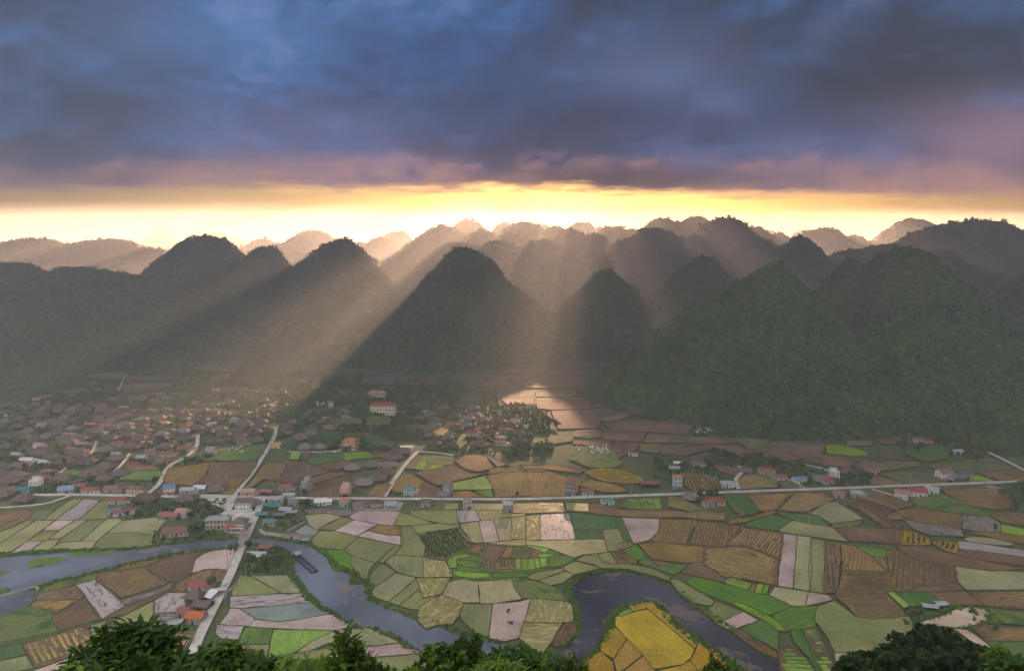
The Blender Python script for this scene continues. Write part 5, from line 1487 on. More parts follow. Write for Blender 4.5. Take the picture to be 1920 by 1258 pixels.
put(low_house(9, 7, 49, 'redtile', 'bluewall', ext=False), 1102, 929, 'small house with bright red roof and blue wall by the road', rot=-4)
put(shed(9, 6, 'tealmetal', 'white', 3.4, openf=False, name='house'), 1142, 947, 'white house with teal roof on the south side of the road', rot=16)
put(shed(14, 7, 'redmetal', 'wood', 3.8), 1219, 915, 'open-sided hall with deep red roof and dark interior', 'hall', rot=0)
put(tall_house(6.5, 8, 3, 'bluewall', 'orangetile', 50, canopy='redmetal'), 1271, 917, 'pale blue three-storey house with orange roof', rot=-4)
put(low_house(9, 8, 51, 'greymetal', 'white', ext=True), 1364, 914, 'grey house with red porch beside the furrowed field', rot=-6)
put(tiered(14, 9, 1, 'pinkwall', 'redtile', 'farmhouse', colonnade=False), 1343, 948, 'house with broad red roof in trees south of the road', rot=-3)
put(low_house(8, 7, 151, 'redtile', 'plaster', ext=False), 1332, 951, 'small red annex left of the broad red roof', rot=12)
put(stilt_house(12, 8, 52, 'greytile', 'plaster'), 1299, 941, 'grey-roofed house in trees south of the road', rot=4)
put(shed(9, 5, 'redmetal', 'white', 3, openf=False), 1187, 855, 'lone shed with pinkish red roof in the terraces', 'shed', rot=-6)
put(shed(8, 6, 'whitemetal', 'plaster', 3), 1273, 874, 'white-roofed shed above the grey sheds', 'shed', rot=3)
put(shed(9, 7, 'greymetal', 'plaster', 3), 1265, 884, 'lower grey shed in the bushes beside the hedge row', 'shed', rot=-4)
put(low_house(9, 7, 53, 'greytile', 'plaster'), 1309, 875, 'grey-roofed house in the hedge row above the furrowed field', rot=2)
put(low_house(10, 7, 54, 'greytile', 'wood', ext=False), 1399, 889, 'dark slate-roofed house on the small white lane', rot=-6)
put(low_house(11, 7, 55, 'redtile', 'plaster'), 1437, 888, 'upper red-roofed house right of the small white lane', rot=4)
put(low_house(11, 7, 56, 'redmetal', 'plaster', ext=False), 1465, 901, 'red-roofed house beside the bright vegetable beds', rot=0)
put(low_house(10, 7, 57, 'bluemetal', 'white', ext=False), 1502, 906, 'house with dark bluish roof beside the narrow lane', rot=6)
put(tall_house(7, 8, 2, 'white', None, 58), 1566, 899, 'white flat-roofed two-storey house behind the red porch', rot=-8)
put(low_house(11, 8, 59, 'greytile', 'plaster'), 1540, 903, 'white and grey cottage with slate roof left of the red porch', rot=-10)
put(low_house(9, 7, 60, 'redmetal', 'plaster', ext=False), 1555, 908, 'low house with red porch roof near the road', rot=0)
put(stilt_house(13, 9, 61, 'tile', 'plaster'), 1592, 892, 'stilt house with steep brown roof behind the roadside trees', rot=-16)
put(stilt_house(10, 8, 62, 'tile', 'pinkwall'), 1622, 882, 'brown-roofed house at the back of the roadside hamlet', rot=-6)
put(low_house(11, 7, 63, 'redtile', 'yellow', ext=False), 1638, 889, 'red-roofed house at the right end of the roadside hamlet', rot=-6)
put(low_house(8, 8, 64, 'redtile', 'concrete', ext=False, h=3.8), 1573, 934, 'left of two small grey houses south of the road, with red roof', rot=-18)
put(low_house(8, 8, 65, 'greymetal', 'concrete', h=3.6), 1607, 933, 'right of two small grey houses south of the road, with grey roof', rot=-14)
put(tall_house(9, 8, 1, 'white', 'orangetile', 66, cols=3, balcony=False, fh=4.6), 1690, 936, 'white block-like house with flat orange roof south of the road', rot=-28)
put(tall_house(12, 8, 1, 'white', 'redmetal', 67, cols=4, balcony=False, fh=4.2), 1722, 932, 'long white house with red roof south of the road', rot=-24)
put(tall_house(9, 8, 1, 'white', 'greymetal', 68, cols=3, balcony=False, fh=3.8), 1747, 927, 'white house with grey sheet roof at the end of the white row', rot=-30)
put(tall_house(12, 8, 2, 'white', 'redmetal', 69, cols=4, balcony=False, fh=3.0), 1777, 899, 'white complex with red upper roof north of the road', rot=12)
put(shed(10, 7, 'tealmetal', 'white', 3.2), 1797, 902, 'green-roofed wing in front of the white complex', 'shed', rot=16)
put(low_house(11, 8, 70, 'greytile', 'plaster', ext=False), 1815, 896, 'grey-roofed house right of the white complex', rot=-6)
put(low_house(9, 7, 71, 'greytile', 'white', ext=False), 1723, 830, 'small grey house at the edge of the eastern wood', rot=-20)
put(low_house(8, 6, 72, 'redtile', 'plaster', ext=False), 1742, 831, 'small red-roofed house at the edge of the eastern wood', rot=2)
put(low_house(10, 7, 73, 'greymetal', 'white', ext=False), 1799, 853, 'isolated grey-roofed house at the end of the eastern lane', rot=8)
put(low_house(11, 8, 74, 'orangetile', 'pinkwall', ext=False), 1767, 797, 'orange-roofed house half hidden in the eastern wood', rot=0)
# cluster beside the lower road
put(low_house(13, 6, 75, 'redmetal', 'plaster', ext=False), 374, 1108, 'long low house with dark red roof, topmost by the lower road', rot=3)
put(stilt_house(8, 7, 76, 'tile', 'wood', lean=False), 359, 1131, 'old brown-roofed house left of the silvery shed', rot=-16)
put(shed(5, 10, 'whitemetal', 'plaster', 3, openf=False), 389, 1128, 'narrow shed with silvery blue roof beside the lower road', 'shed', rot=-24)
put(low_house(9, 7, 77, 'greytile', 'wood', ext=False), 374, 1147, 'house with weathered grey roof above the orange roof', rot=-8)
put(low_house(9, 7, 78, 'orangetile', 'plaster', ext=False, h=3.8), 361, 1171, 'house with bright orange roof beside the lower road', rot=-6)
put(shed(6, 6, 'redmetal', 'plaster', 3.4, openf=False), 341, 1158, 'small red-roofed shed joined to the left of the orange roof', 'shed', rot=-6)
put(shed(6, 5, 'greymetal', 'plaster', 2.6, openf=False), 330, 1178, 'low grey lean-to below the orange-roofed house', 'shed', rot=25)
put(low_house(9, 7, 79, 'orangetile', 'plaster', ext=False), 329, 1216, 'orange-roofed house nearest the viewer, partly behind leaves', rot=-10)
put(shed(9, 6, 'redmetal', 'white', 3.2), 495, 1036, 'dark red roof among the trees on the river point', 'shed', rot=-8)
put(low_house(12, 6, 80, 'greymetal', 'white', ext=False), 478, 1051, 'white building behind dark trees on the river point', rot=0)
put(shed(18, 4, 'greytile', 'white', 2.6, openf=False), 556, 1012, 'long narrow poultry house along the river wall', 'shed', rot=-9)
put(shed(7, 4, 'greymetal', 'black', 2.2), 1745, 1145, 'makeshift tarpaulin shelter left of the pink pond', 'shed', rot=-12)
put(shed(6, 4, 'greymetal', 'black', 2.4), 1768, 1141, 'higher bluish tarpaulin shelter close to the pink pond', 'shed', rot=10)
for i, (px, py) in enumerate([(660, 884), (696, 879), (722, 893), (729, 879), (737, 865), (757, 853), (680, 913), (742, 851), (712, 904)]):
    lb = ['brown stilt house farthest left in the hamlet beside the green plot', 'brown stilt house in the middle of the hamlet above the dark field', 'brown stilt house beside the lane, lowest but one',
          'brown stilt house second up the straight lane', 'brown stilt house third up the straight lane', 'grey-brown stilt house at the top of the straight lane', 'lone brown stilt house below the garden hamlet',
          'brown stilt house just behind the lane head', 'low brown stilt house nearest the foot of the straight lane'][i]
    put(stilt_house(13 if i < 7 else 9, 8, 300 + i, 'tile' if i % 3 else 'greytile', 'plaster'), px, py, lb, rot=-5 + 3 * (i % 3))
put(stilt_house(12, 8, 320, 'greytile', 'plaster'), 570, 845, 'left of the two grey-roofed stilt houses beside the villa wall', rot=2)
put(stilt_house(12, 8, 321, 'greytile', 'plaster'), 598, 845, 'right of the two grey-roofed stilt houses beside the villa wall', rot=-2)

# ---- the packed brown-roofed villages: a few types, each house a copy of its own
protos = []
for i, (w, d, rf, wl) in enumerate([(13, 8.5, 'tile', 'wood'), (14, 9, 'tile', 'plaster'), (11, 8, 'tile', 'wood'), (12, 8, 'greytile', 'plaster'), (15, 9, 'tile', 'wood')]):
    protos.append((stilt_house(w, d, 500 + i, rf, wl, lean=(i != 2)), ['brown-tiled stilt house', 'wide brown-roofed house', 'small dark brown house', 'grey-tiled house', 'long brown-roofed house'][i]))
for i, (w, d, rf, wl) in enumerate([(10, 6.5, 'redtile', 'plaster'), (9, 6, 'pinkmetal', 'white'), (9, 6, 'greymetal', 'white')]):
    protos.append((low_house(w, d, 600 + i, rf, wl, ext=(i == 0)), ['red-roofed house', 'pink-roofed white house', 'grey sheet-roofed white house'][i]))
used_proto = set()
def near_road(x, y, dd):
    p = Vector((x, y, 0))
    for P, w in ROADS:
        for a, b in zip(P, P[1:]):
            e = b - a; t = max(0, min(1, (p - a).dot(e) / max(1e-6, e.length_squared)))
            if (p - a - e * t).length < dd + w / 2: return True
    return False
def in_field(x, y):
    for P, k in FIELDS:
        if inside(P, x, y): return True
    return False
def too_close(x, y, dx, dy):
    for o, hx, hy, _, _ in HOUSES:
        if abs(hx - x) < dx and abs(hy - y) < dy: return True
    return False
VILLAGES = [(img((-40, 790), (60, 765), (150, 770), (240, 778), (330, 768), (420, 775), (480, 790), (505, 815), (485, 850), (420, 850), (375, 862), (330, 858), (290, 882), (230, 905), (150, 915), (60, 905), (-40, 925)), 9.6, 11.5, 145),
            (img((790, 775), (860, 765), (940, 778), (1000, 800), (1010, 830), (950, 845), (790, 843), (775, 815)), 10.5, 14.0, 34),
            (img((540, 790), (640, 760), (650, 790), (620, 815), (530, 835)), 11.0, 14.0, 14),
            (img((1800, 780), (1980, 790), (1980, 830), (1850, 822)), 11.0, 13.0, 12),
            (img((60, 745), (200, 715), (240, 745), (480, 745), (540, 735), (540, 765), (330, 765), (60, 770)), 22, 26, 18),
            (img((-40, 935), (60, 930), (90, 945), (-40, 950)), 10, 12, 6)]
for P, dx, dy, want in VILLAGES:
    xs = [p.x for p in P]; ys = [p.y for p in P]; got = 0
    for _ in range(5000):
        if got >= want: break
        x = rnd.uniform(min(xs), max(xs)); y = rnd.uniform(min(ys), max(ys))
        if not inside(P, x, y) or too_close(x, y, dx * 1.35, dy) or near_road(x, y + 4, 6.0) or near_road(x, y, 4.0): continue
        if in_field(x, y + 3) and rnd.random() < .93: continue
        k = rnd.choices(range(8), [24, 18, 14, 12, 14, 7, 4, 5])[0]
        pr, look = protos[k]
        if k in used_proto: o = copy_tree(pr)
        else: o = pr; used_proto.add(k)
        o.location = (x, y, 0); o.rotation_euler = (0, 0, R(rnd.gauss(-4, 7))); s = rnd.uniform(.74, .96); o.scale = (s, s, s * rnd.uniform(.92, 1.1))
        o['category'] = 'house'; o['group'] = 'farmhouses packed in the valley villages'
        HOUSES.append((o, x, y, look, False)); got += 1
for k, (pr, _) in enumerate(protos):      # a type nobody used is removed again
    if k not in used_proto:
        for ch in list(pr.children_recursive) + [pr]: bpy.data.objects.remove(ch)
# ------------------------------------------------------------------ single trees
TREES = []
def tree_proto(kind, seed):
    r = random.Random(seed)
    root = empty({'round': 'broadleaf_tree', 'tall': 'tall_tree', 'bamboo': 'bamboo_clump', 'dark': 'broadleaf_tree', 'spread': 'broadleaf_tree'}[kind], (0, 0, 0))
    tb = MB()
    if kind == 'bamboo':
        for i in range(9):
            a = r.uniform(0, 6.28); q = r.uniform(.2, .9); l = r.uniform(1.0, 2.4)
            p0 = Vector((math.cos(a) * q * .6, math.sin(a) * q * .6, 0)); p1 = p0 + Vector((math.cos(a) * l * .5, math.sin(a) * l * .5, 5.0)); p2 = p0 + Vector((math.cos(a) * l * 1.5, math.sin(a) * l * 1.5, 8.0))
            tb.tube(p0, p1, .07, .05, 4); tb.tube(p1, p2, .05, .02, 4)
        vs, fs = clump_crown(620, 2.9, 3.4, 5.2, .42, seed, 12); mat = bamboo_leaf
    else:
        Ht = {'round': 3.0, 'tall': 5.0, 'dark': 2.6, 'spread': 3.2}[kind]
        top = Vector((r.uniform(-.2, .2), r.uniform(-.2, .2), Ht))
        tb.tube((0, 0, -.1), (top.x * .5, top.y * .5, Ht * .5), .28, .22, 7); tb.tube((top.x * .5, top.y * .5, Ht * .5), top, .22, .16, 7)
        for i in range(6):
            a = i * 1.05 + r.uniform(-.3, .3); l = r.uniform(1.4, 2.4)
            m1 = top + Vector((math.cos(a) * l * .6, math.sin(a) * l * .6, l * .55)); m2 = m1 + Vector((math.cos(a) * l * .5, math.sin(a) * l * .5, l * .6))
            tb.tube(top - Vector((0, 0, r.uniform(0, .8))), m1, .12, .07, 5); tb.tube(m1, m2, .07, .03, 4)
        rx, rz, z0, lf, n, lb = {'round': (2.9, 2.5, 5.0, .34, 720, 10), 'tall': (2.3, 4.2, 7.2, .34, 760, 11), 'dark': (3.2, 2.3, 4.4, .34, 760, 9), 'spread': (4.0, 1.9, 5.2, .36, 820, 12)}[kind]
        vs, fs = clump_crown(n, rx, rz, z0, lf, seed, lb); mat = tree_leaf
    tb.build('stem' if kind == 'bamboo' else 'trunk', bark_m, root)
    mesh_obj('foliage' if kind == 'bamboo' else 'crown', vs, fs, mat, root)
    return root
TP = [(tree_proto('round', 1), 'round-crowned tree'), (tree_proto('round', 2), 'full leafy tree'), (tree_proto('tall', 3), 'tall tree'), (tree_proto('dark', 4), 'low dark tree'), (tree_proto('spread', 5), 'wide spreading tree'), (tree_proto('bamboo', 6), 'pale green bamboo clump'), (tree_proto('tall', 7), 'slim tall tree')]
tused = set()
def plant(x, y, k, s, look=None, z=0.0):
    pr, lk = TP[k]
    if k in tused: o = copy_tree(pr)
    else: o = pr; tused.add(k)
    o.location = (x, y, z); o.rotation_euler = (0, 0, rnd.uniform(0, 6.28)); o.scale = (s, s, s * rnd.uniform(.9, 1.15))
    o['category'] = 'tree'; o['group'] = 'trees standing among the houses and fields'
    TREES.append((o, x, y, look or lk))
def grove(poly, n, kinds, smin, smax, avoid=True, dmin=3.0):
    xs = [p.x for p in poly]; ys = [p.y for p in poly]; got = 0
    for _ in range(n * 40):
        if got >= n: break
        x = rnd.uniform(min(xs), max(xs)); y = rnd.uniform(min(ys), max(ys))
        if not inside(poly, x, y): continue
        if any(abs(t[1] - x) < dmin and abs(t[2] - y) < dmin for t in TREES): continue
        if any(abs(h[1] - x) < 6.5 and -3.5 < y - h[2] < 10.5 for h in HOUSES): continue
        if near_road(x, y, 2.0): continue
        if avoid and in_field(x, y): continue
        plant(x, y, rnd.choice(kinds), rnd.uniform(smin, smax)); got += 1
grove(img((440, 1030), (520, 1035), (528, 1060), (520, 1075), (470, 1072), (445, 1045)), 13, [0, 1, 3], .75, 1.1, dmin=2.5)
plant(*at(371, 1012)[:2], 0, 1.6, 'very large dark tree right of the long yellow hall'); plant(*at(362, 1008)[:2], 3, 1.3, 'broad tree leaning over the river by the hall')
grove(img((330, 955), (400, 955), (400, 985), (345, 1000)), 6, [0, 1, 3], .7, 1.0)
grove(img((560, 925), (590, 925), (590, 960), (555, 960)), 3, [0, 3], .7, 1.0)
grove(img((1325, 855), (1390, 850), (1450, 862), (1475, 880), (1440, 880), (1390, 872), (1340, 866)), 16, [0, 1, 3, 4], .8, 1.15)
grove(img((1480, 868), (1510, 862), (1510, 885), (1475, 888)), 4, [0, 1], .9, 1.2)
grove(img((1585, 905), (1635, 900), (1635, 915), (1575, 916)), 8, [0, 1, 3], .8, 1.2)
grove(img((1225, 868), (1330, 868), (1330, 900), (1240, 895)), 12, [0, 3, 1], .6, .95)
grove(img((1275, 925), (1350, 928), (1360, 950), (1290, 955)), 7, [0, 1, 3], .6, .9)
grove(img((560, 710), (690, 715), (690, 760), (640, 770), (560, 750)), 14, [0, 2, 4, 3], .9, 1.4, False)
grove(img((740, 720), (860, 730), (850, 770), (760, 765)), 17, [0, 2, 4, 3], .9, 1.4, False)
grove(img((940, 845), (1030, 830), (1040, 855), (1000, 872), (950, 868)), 15, [5, 0, 1, 3], .6, .9, False)
grove(img((985, 790), (1040, 788), (1045, 806), (990, 808)), 8, [3, 4], .9, 1.2, False)
grove(img((1700, 800), (1900, 790), (1920, 850), (1830, 868), (1700, 850)), 30, [0, 2, 4, 5, 1], 1.0, 1.5, False)
grove(img((0, 745), (240, 720), (480, 765), (520, 840), (400, 860), (0, 900)), 62, [0, 1, 3, 4, 2], .65, 1.1)
grove(img((780, 760), (1010, 780), (1000, 845), (640, 830), (560, 800)), 34, [0, 1, 3, 4], .65, 1.0)
grove(img((250, 945), (330, 945), (300, 985), (235, 975)), 8, [3, 0], .5, .8)
for px, py, k, s, lb in ((1877, 935, 0, 1.0, 'dark tree beside the road at the far right'), (1865, 1000, 6, .6, 'thin dark tree in the bright green plot at right'), (1600, 893, 2, .9, 'tall dark tree behind the brown stilt house'),
                         (1310, 938, 0, .8, 'bushy tree in front of the grey-roofed house'), (1415, 880, 3, .9, 'dark tree beside the slate-roofed house'), (1648, 870, 0, .9, 'small round tree behind the roadside hamlet'), (970, 933, 0, .5, 'small tree behind the grey two-storey house'),
                         (443, 1036, 5, .6, 'feathery palm-like tree at the bridge end'), (397, 1105, 0, .9, 'round tree between the lower road and the silvery shed'), (432, 1040, 6, .6, 'slim tree on the west side of the bridge road'), (1335, 935, 3, .7, 'low round tree at the road by the broad red roof')):
    p = at(px, py); plant(p.x, p.y, k, s, lb)
print('houses', len(HOUSES), 'trees', len(TREES))
for k, (pr, _) in enumerate(TP):
    if k not in tused:
        for ch in list(pr.children_recursive) + [pr]: bpy.data.objects.remove(ch)

# ---- undergrowth between the houses and at the foot of the hills
def thicket(poly, n, smin, smax, hold=True, kit_=None):
    xs = [p.x for p in poly]; ys = [p.y for p in poly]; out = []
    for _ in range(n * 3):
        if len(out) >= n: break
        x = rnd.uniform(min(xs), max(xs)); y = rnd.uniform(min(ys), max(ys))
        if not inside(poly, x, y): continue
        if mnoise.noise(Vector((x * .03, y * .03, 5))) < -.18: continue
        if hold and in_field(x, y): continue
        if any(abs(h[1] - x) < 6.0 and -1.5 < y - h[2] < 9.0 for h in HOUSES): continue
        if near_road(x, y, 1.2): continue
        out.append((x, y, 0.05, rnd.uniform(smin, smax)))
    return out
th = thicket(img((-60, 740), (240, 700), (560, 700), (560, 800), (480, 860), (230, 925), (-60, 935)), 5200, .8, 2.6)
th += thicket(img((540, 700), (870, 715), (1030, 780), (1040, 860), (780, 845), (540, 850)), 3000, .9, 2.9)
th += thicket(img((1640, 780), (1980, 770), (1980, 850), (1850, 862), (1700, 845), (1650, 815)), 1100, 1.2, 2.8)
th += thicket(img((1220, 855), (1500, 850), (1660, 880), (1640, 912), (1230, 905)), 420, .6, 1.5)
th += thicket(img((440, 930), (600, 930), (600, 990), (470, 1000)), 160, .5, 1.3)
th += thicket(img((230, 935), (440, 935), (420, 1010), (270, 1020)), 260, .6, 1.5)
th += thicket(img((420, 1010), (530, 1030), (535, 1080), (440, 1080)), 110, .6, 1.5, False)
th += thicket(img((0, 700), (480, 660), (480, 720), (0, 770)), 1400, 1.3, 2.8)
th += thicket(img((1690, 1140), (1800, 1130), (1880, 1170), (1850, 1200), (1700, 1190)), 60, .8, 1.6, False)
th += thicket(img((1890, 900), (1980, 900), (1980, 990), (1890, 960)), 120, 1.0, 2.4)
scatter('undergrowth', th, forest_kit)
# foot of the hills: trees spill on to the flat land
sp_ = []
for H, o in HILLS[:26]:
    cx, cy, h, rx, ry, pw = H
    for _ in range(int((rx + ry) * 1.1)):
        a = rnd.uniform(3.3, 6.1) if rnd.random() < .9 else rnd.uniform(0, 6.28); q = rnd.uniform(.90, 1.04) * (1 + .08 * math.sin(a * 5 + cx))
        x = cx + math.cos(a) * rx * q; y = cy + math.sin(a) * ry * q
        if in_field(x, y) or near_road(x, y, 2): continue
        if any(abs(h_[1] - x) < 7 and -3 < y - h_[2] < 10 for h_ in HOUSES): continue
        sp_.append((x, y, 0.0, rnd.uniform(1.4, 3.0)))
# hedges along the terraces
for P, k in FIELDS:
    if k in ('red', 'olive', 'tan', 'dgreen') and P[0].y > 520:
        n = len(P)
        for i in range(n):
            if mnoise.noise(Vector((P[i].x * .02, P[i].y * .02, 9.1))) < .02: continue
            L = (P[(i + 1) % n] - P[i]).length
            for _ in range(int(L / 2.2) + 1):
                q = P[i].lerp(P[(i + 1) % n], rnd.random()); sp_.append((q.x, q.y, 0, rnd.uniform(.35, .9)))
scatter('hedge_scrub', sp_, forest_kit)
print('thicket', len(th), len(sp_))
# ------------------------------------------------------------------ bridge, raft, poles, graves
p = at(458, 1012)
br = empty('bridge', (p.x, p.y, 0), 0)
a, b = at(452.5, 1032), at(461.5, 997)
e = (b - a).normalized(); n = Vector((e.y, -e.x, 0)); br.rotation_euler = (0, 0, math.atan2(e.y, e.x) - math.pi / 2)
Lb = (b - a).length
MB().box(-2.5, 2.5, -Lb / 2, Lb / 2, .75, ROAD_Z + .12).build('deck', M['concrete'], br)
for sx in (-1, 1):
    rb = MB().box(sx * 2.3 - .1, sx * 2.3 + .1, -Lb / 2, Lb / 2, ROAD_Z + .95, ROAD_Z + 1.1)
    for k in range(12):
        y = -Lb / 2 + (k + .5) * Lb / 12; rb.box(sx * 2.3 - .08, sx * 2.3 + .08, y - .1, y + .1, ROAD_Z + .12, ROAD_Z + .95)
    rb.build('railing', M['concrete'], br)
for k in range(3):
    y = -Lb / 3 + k * Lb / 3; MB().box(-2.2, 2.2, y - .35, y + .35, -.5, .75).build('pier', M['concrete'], br)
tag(br, 'narrow concrete road bridge with low railings across the river', 'bridge')
gt = empty('height_barrier', (p.x, p.y, 0), br.rotation_euler.z)
for sx in (-1, 1): MB().box(sx * 2.75 - .09, sx * 2.75 + .09, -1.1, -.92, 0, 4.0).build('post', M['white'], gt)
MB().box(-3.4, 3.4, -1.08, -.94, 3.6, 3.85).build('crossbar', M['red'], gt)
tag(gt, 'red and white height barrier bar spanning the bridge road', 'barrier')

# raft of floating fish cages with a cabin at its upper end
A, B = at(556, 1043), at(590, 1073)
e = (B - A); L = e.length; rt = empty('fishing_raft', (A.x, A.y, .25), math.atan2(e.y, e.x))
for y in (-1.5, 1.5):
    MB().box(-1, L, y - .28, y + .28, -.1, .35).build('pontoon', M['black'], rt)
for k in range(8):
    x = 0.4 + k * (L - .8) / 7; MB().box(x - .22, x + .22, -1.8, 1.8, .35, .6).build('crossbeam', M['black'], rt)
MB().box(-.6, 3.2, -1.2, 1.3, .6, 1.9).build('cabin', M['wood'], rt)
MB().slab([(-1, -1.5, 2.05), (3.6, -1.5, 2.05), (3.6, 1.6, 2.35), (-1, 1.6, 2.35)], .1).build('cabin_roof', M['greymetal'], rt)
MB().slab([(L - .4, -1.7, .62), (L + 1.4, -.6, .8), (L + 1.4, .6, .8), (L - .4, 1.7, .62)], .2).build('bow', M['black'], rt)
tag(rt, 'long dark ladder-like raft with a small cabin floating on the river', 'raft')
# two tiny rowing boats on the meadow paddies
for px, py, lb in ((954, 1151, 'upper of two dark brush piles standing in the pinkish paddy'), (957, 1172, 'lower of two dark brush piles standing in the pinkish paddy')):
    q = at(px, py); vs, fs = clump_crown(140, 1.3, .9, .7, .22, int(px), 5)
    o = mesh_obj('brush_pile', vs, fs, MATS['tree_leaves']); o.location = (q.x, q.y, .9); tag(o, lb, 'brush pile', 'brush piles in the pinkish paddy')

def pole(px, py, top, label, wire=False, arms=1):
    q = at(px, py); d = direction(px, top); h = CAM.z + d.z * (q.y / d.y)
    o = empty('power_pole', (q.x, q.y, 0)); h = max(5.0, h)
    MB().tube((0, 0, 0), (0, 0, h), .17, .12, 8).build('pole', M['steel'], o)
    for k in range(arms):
        z = h - .3 - k * .8
        c = MB().box(-.9, .9, -.06, .06, z - .06, z + .06).build('crossarm', M['steel'], o)
        for x in (-.8, .8): MB().tube((x, 0, z + .06), (x, 0, z + .3), .07, .05, 6).build('insulator', M['white'], c)
    tag(o, label, 'power pole', 'power poles across the fields')
pole(131, 1016, 981, 'slim power pole in the middle of the western paddies')
pole(262, 1022, 999, 'slim power pole at the river edge below the western paddies')
pole(427, 1068, 1022, 'tall power pole in the pink flooded paddy left of the bridge road')
pole(652, 1034, 1006, 'slim power pole in the sage paddy right of the river bend')
pole(565, 1157, 1133, 'slim power pole in the bluish flooded paddy')
pole(461, 1086, 1058, 'left of two poles at the paddy corner by the river point')
pole(473, 1084, 1056, 'right of two poles at the paddy corner by the river point')
pole(1516, 991, 957, 'tall pole between the green and pale fields of the east', arms=2)
pole(1720, 965, 947, 'short pole in the tan stubble field of the east')
pole(1110, 1003, 984, 'slim pole standing in the dark green paddies')
pole(877, 1004, 993, 'short pole at the corner of the narrow paddy beside the orchard')
pole(1303, 986, 966, 'slim pole on the brown strip beside the striped stubble', arms=2)
pole(1077, 1024, 1013, 'short pole in the long pale central paddy')
for px, py, lb in ((470, 921, 'roadside pole near the junction'), (620, 937, 'roadside pole above the small white porch house'), (1009, 937, 'roadside pole at the golden striped field'), (1184, 932, 'roadside pole right of the white and teal house'), (1418, 922, 'roadside pole below the bright vegetable beds'),
                   (1500, 918, 'roadside pole near the end of the narrow lane'), (1705, 909, 'roadside pole by the tan field of the east'), (1850, 905, 'roadside pole at the far right of the road'), (247, 931, 'roadside pole below the foot of the curved lane'), (840, 937, 'roadside pole near the tall narrow house')):
    pole(px, py + 1, py - 21, lb)

# graves
gm = bpy.data.meshes.new('grave_marker'); gb = MB().box(-.5, .5, -.7, .7, 0, .35).box(-.4, .4, .35, .55, .35, 1.3)
gm.from_pydata(gb.v, [], gb.f); gm.materials.append(M['white'])
for poly, nn, where in ((S(3, [(370, 640), (500, 632), (515, 690), (380, 690)]), 34, 'white grave marker in the green cemetery amid the terraces'), (S(3, [(250, 640), (360, 630), (370, 680), (280, 675)]), 10, 'white grave marker at the left fringe of the terrace cemetery'),
                        (S(3, [(1065, 530), (1180, 520), (1225, 550), (1090, 555)]), 26, 'white grave marker at the foot of the big cone hill'), (S(1, [(1280, 490), (1370, 478), (1365, 520), (1290, 525)]), 12, 'white grave marker on the lawn left of the upper straight lane')):
    xs = [q.x for q in poly]; ys = [q.y for q in poly]; got = 0
    while got < nn:
        x, y = rnd.uniform(min(xs), max(xs)), rnd.uniform(min(ys), max(ys))
        if not inside(poly, x, y): continue
        o = bpy.data.objects.new('grave_marker', gm); col.objects.link(o); o.location = (x, y, STACK[0] * .004); s = rnd.uniform(.7, 1.3); o.scale = (s, s, s)
        o.rotation_euler = (0, 0, rnd.uniform(-.4, .4)); tag(o, where, 'grave', where.replace('white grave marker', 'white grave markers')); got += 1
# straw heaps on the red plot by the pond
for i, (x, y) in enumerate([(900, 945), (925, 950), (880, 965), (905, 972), (930, 968), (860, 1000), (885, 1010), (905, 1000), (840, 1045), (858, 1055), (825, 1060)]):
    q = S(7, [(x, y)])[0]
    vs, fs = clump_crown(60, .8, .5, .4, .22, 900 + i, 3)
    o = mesh_obj('straw_heap', vs, fs, straw_row); o.location = (q.x, q.y, 1.0); tag(o, 'pale straw heap on the small brown plot beside the dark river', 'straw heap', 'straw heaps on the small brown plot')
# retaining walls by the river
def wall(pts, label, h=1.6, t=.4, mat='concrete', name='wall', reg=0):
    P = S(reg, pts); mb = MB(); o0 = P[0]
    for a, b in zip(P, P[1:]):
        e = (b - a); L = e.length; e.normalize(); n_ = Vector((-e.y, e.x, 0)) * t / 2
        q = [a - n_ - o0, b - n_ - o0, b + n_ - o0, a + n_ - o0]
        k = len(mb.v); mb.v += [(v.x, v.y, 0) for v in q] + [(v.x, v.y, h) for v in q]
        mb.f += [tuple(k + i for i in f) for f in ((3, 2, 1, 0), (4, 5, 6, 7), (0, 1, 5, 4), (1, 2, 6, 5), (2, 3, 7, 6), (3, 0, 4, 7))]
    o = mb.build(name, M[mat]); o.location = o0; tag(o, label, 'wall')
wall([(305, 340), (340, 360), (450, 378), (640, 388)], 'low concrete wall between the river and the garden', 2.0, .5, reg=6)
wall([(485, 345), (615, 280), (690, 340)], 'pale wall slanting down beside the small fish pond', 1.6, .4, reg=6)
wall([(0, 775), (120, 745), (235, 712), (255, 728)], 'stone bank wall between the river and the left pond', 1.2, .9, reg=5)
wall([(1480, 790), (1500, 740), (1560, 690)], 'rubble wall left of the lower road', .8, .6, reg=5)
wall([(870, 665), (1010, 705), (1110, 735)], 'pale boundary wall left of the white block-like house', 1.6, .3, 'white', reg=4)
wall([(1660, 640), (1740, 655), (1800, 675)], 'long dark wall below the road at the far right', 1.6, .3, reg=4)
wall([(40, 570), (100, 565), (145, 565), (220, 620)], 'white garden wall above the bright vegetable beds', 1.2, .3, 'white', reg=4)
wall([(1000, 812), (1130, 818), (1225, 842), (1265, 885)], 'pale curved wall round the furrowed field', 1.0, .25, 'white', reg=3)
wall([(440, 890), (640, 895), (680, 895)], 'concrete retaining wall under the houses over the flooded paddy', 1.4, .4, reg=2)
wall([(90, 567), (220, 570), (330, 566)], 'white wall along the lane below the yellow villa', 1.4, .3, 'white', reg=2)

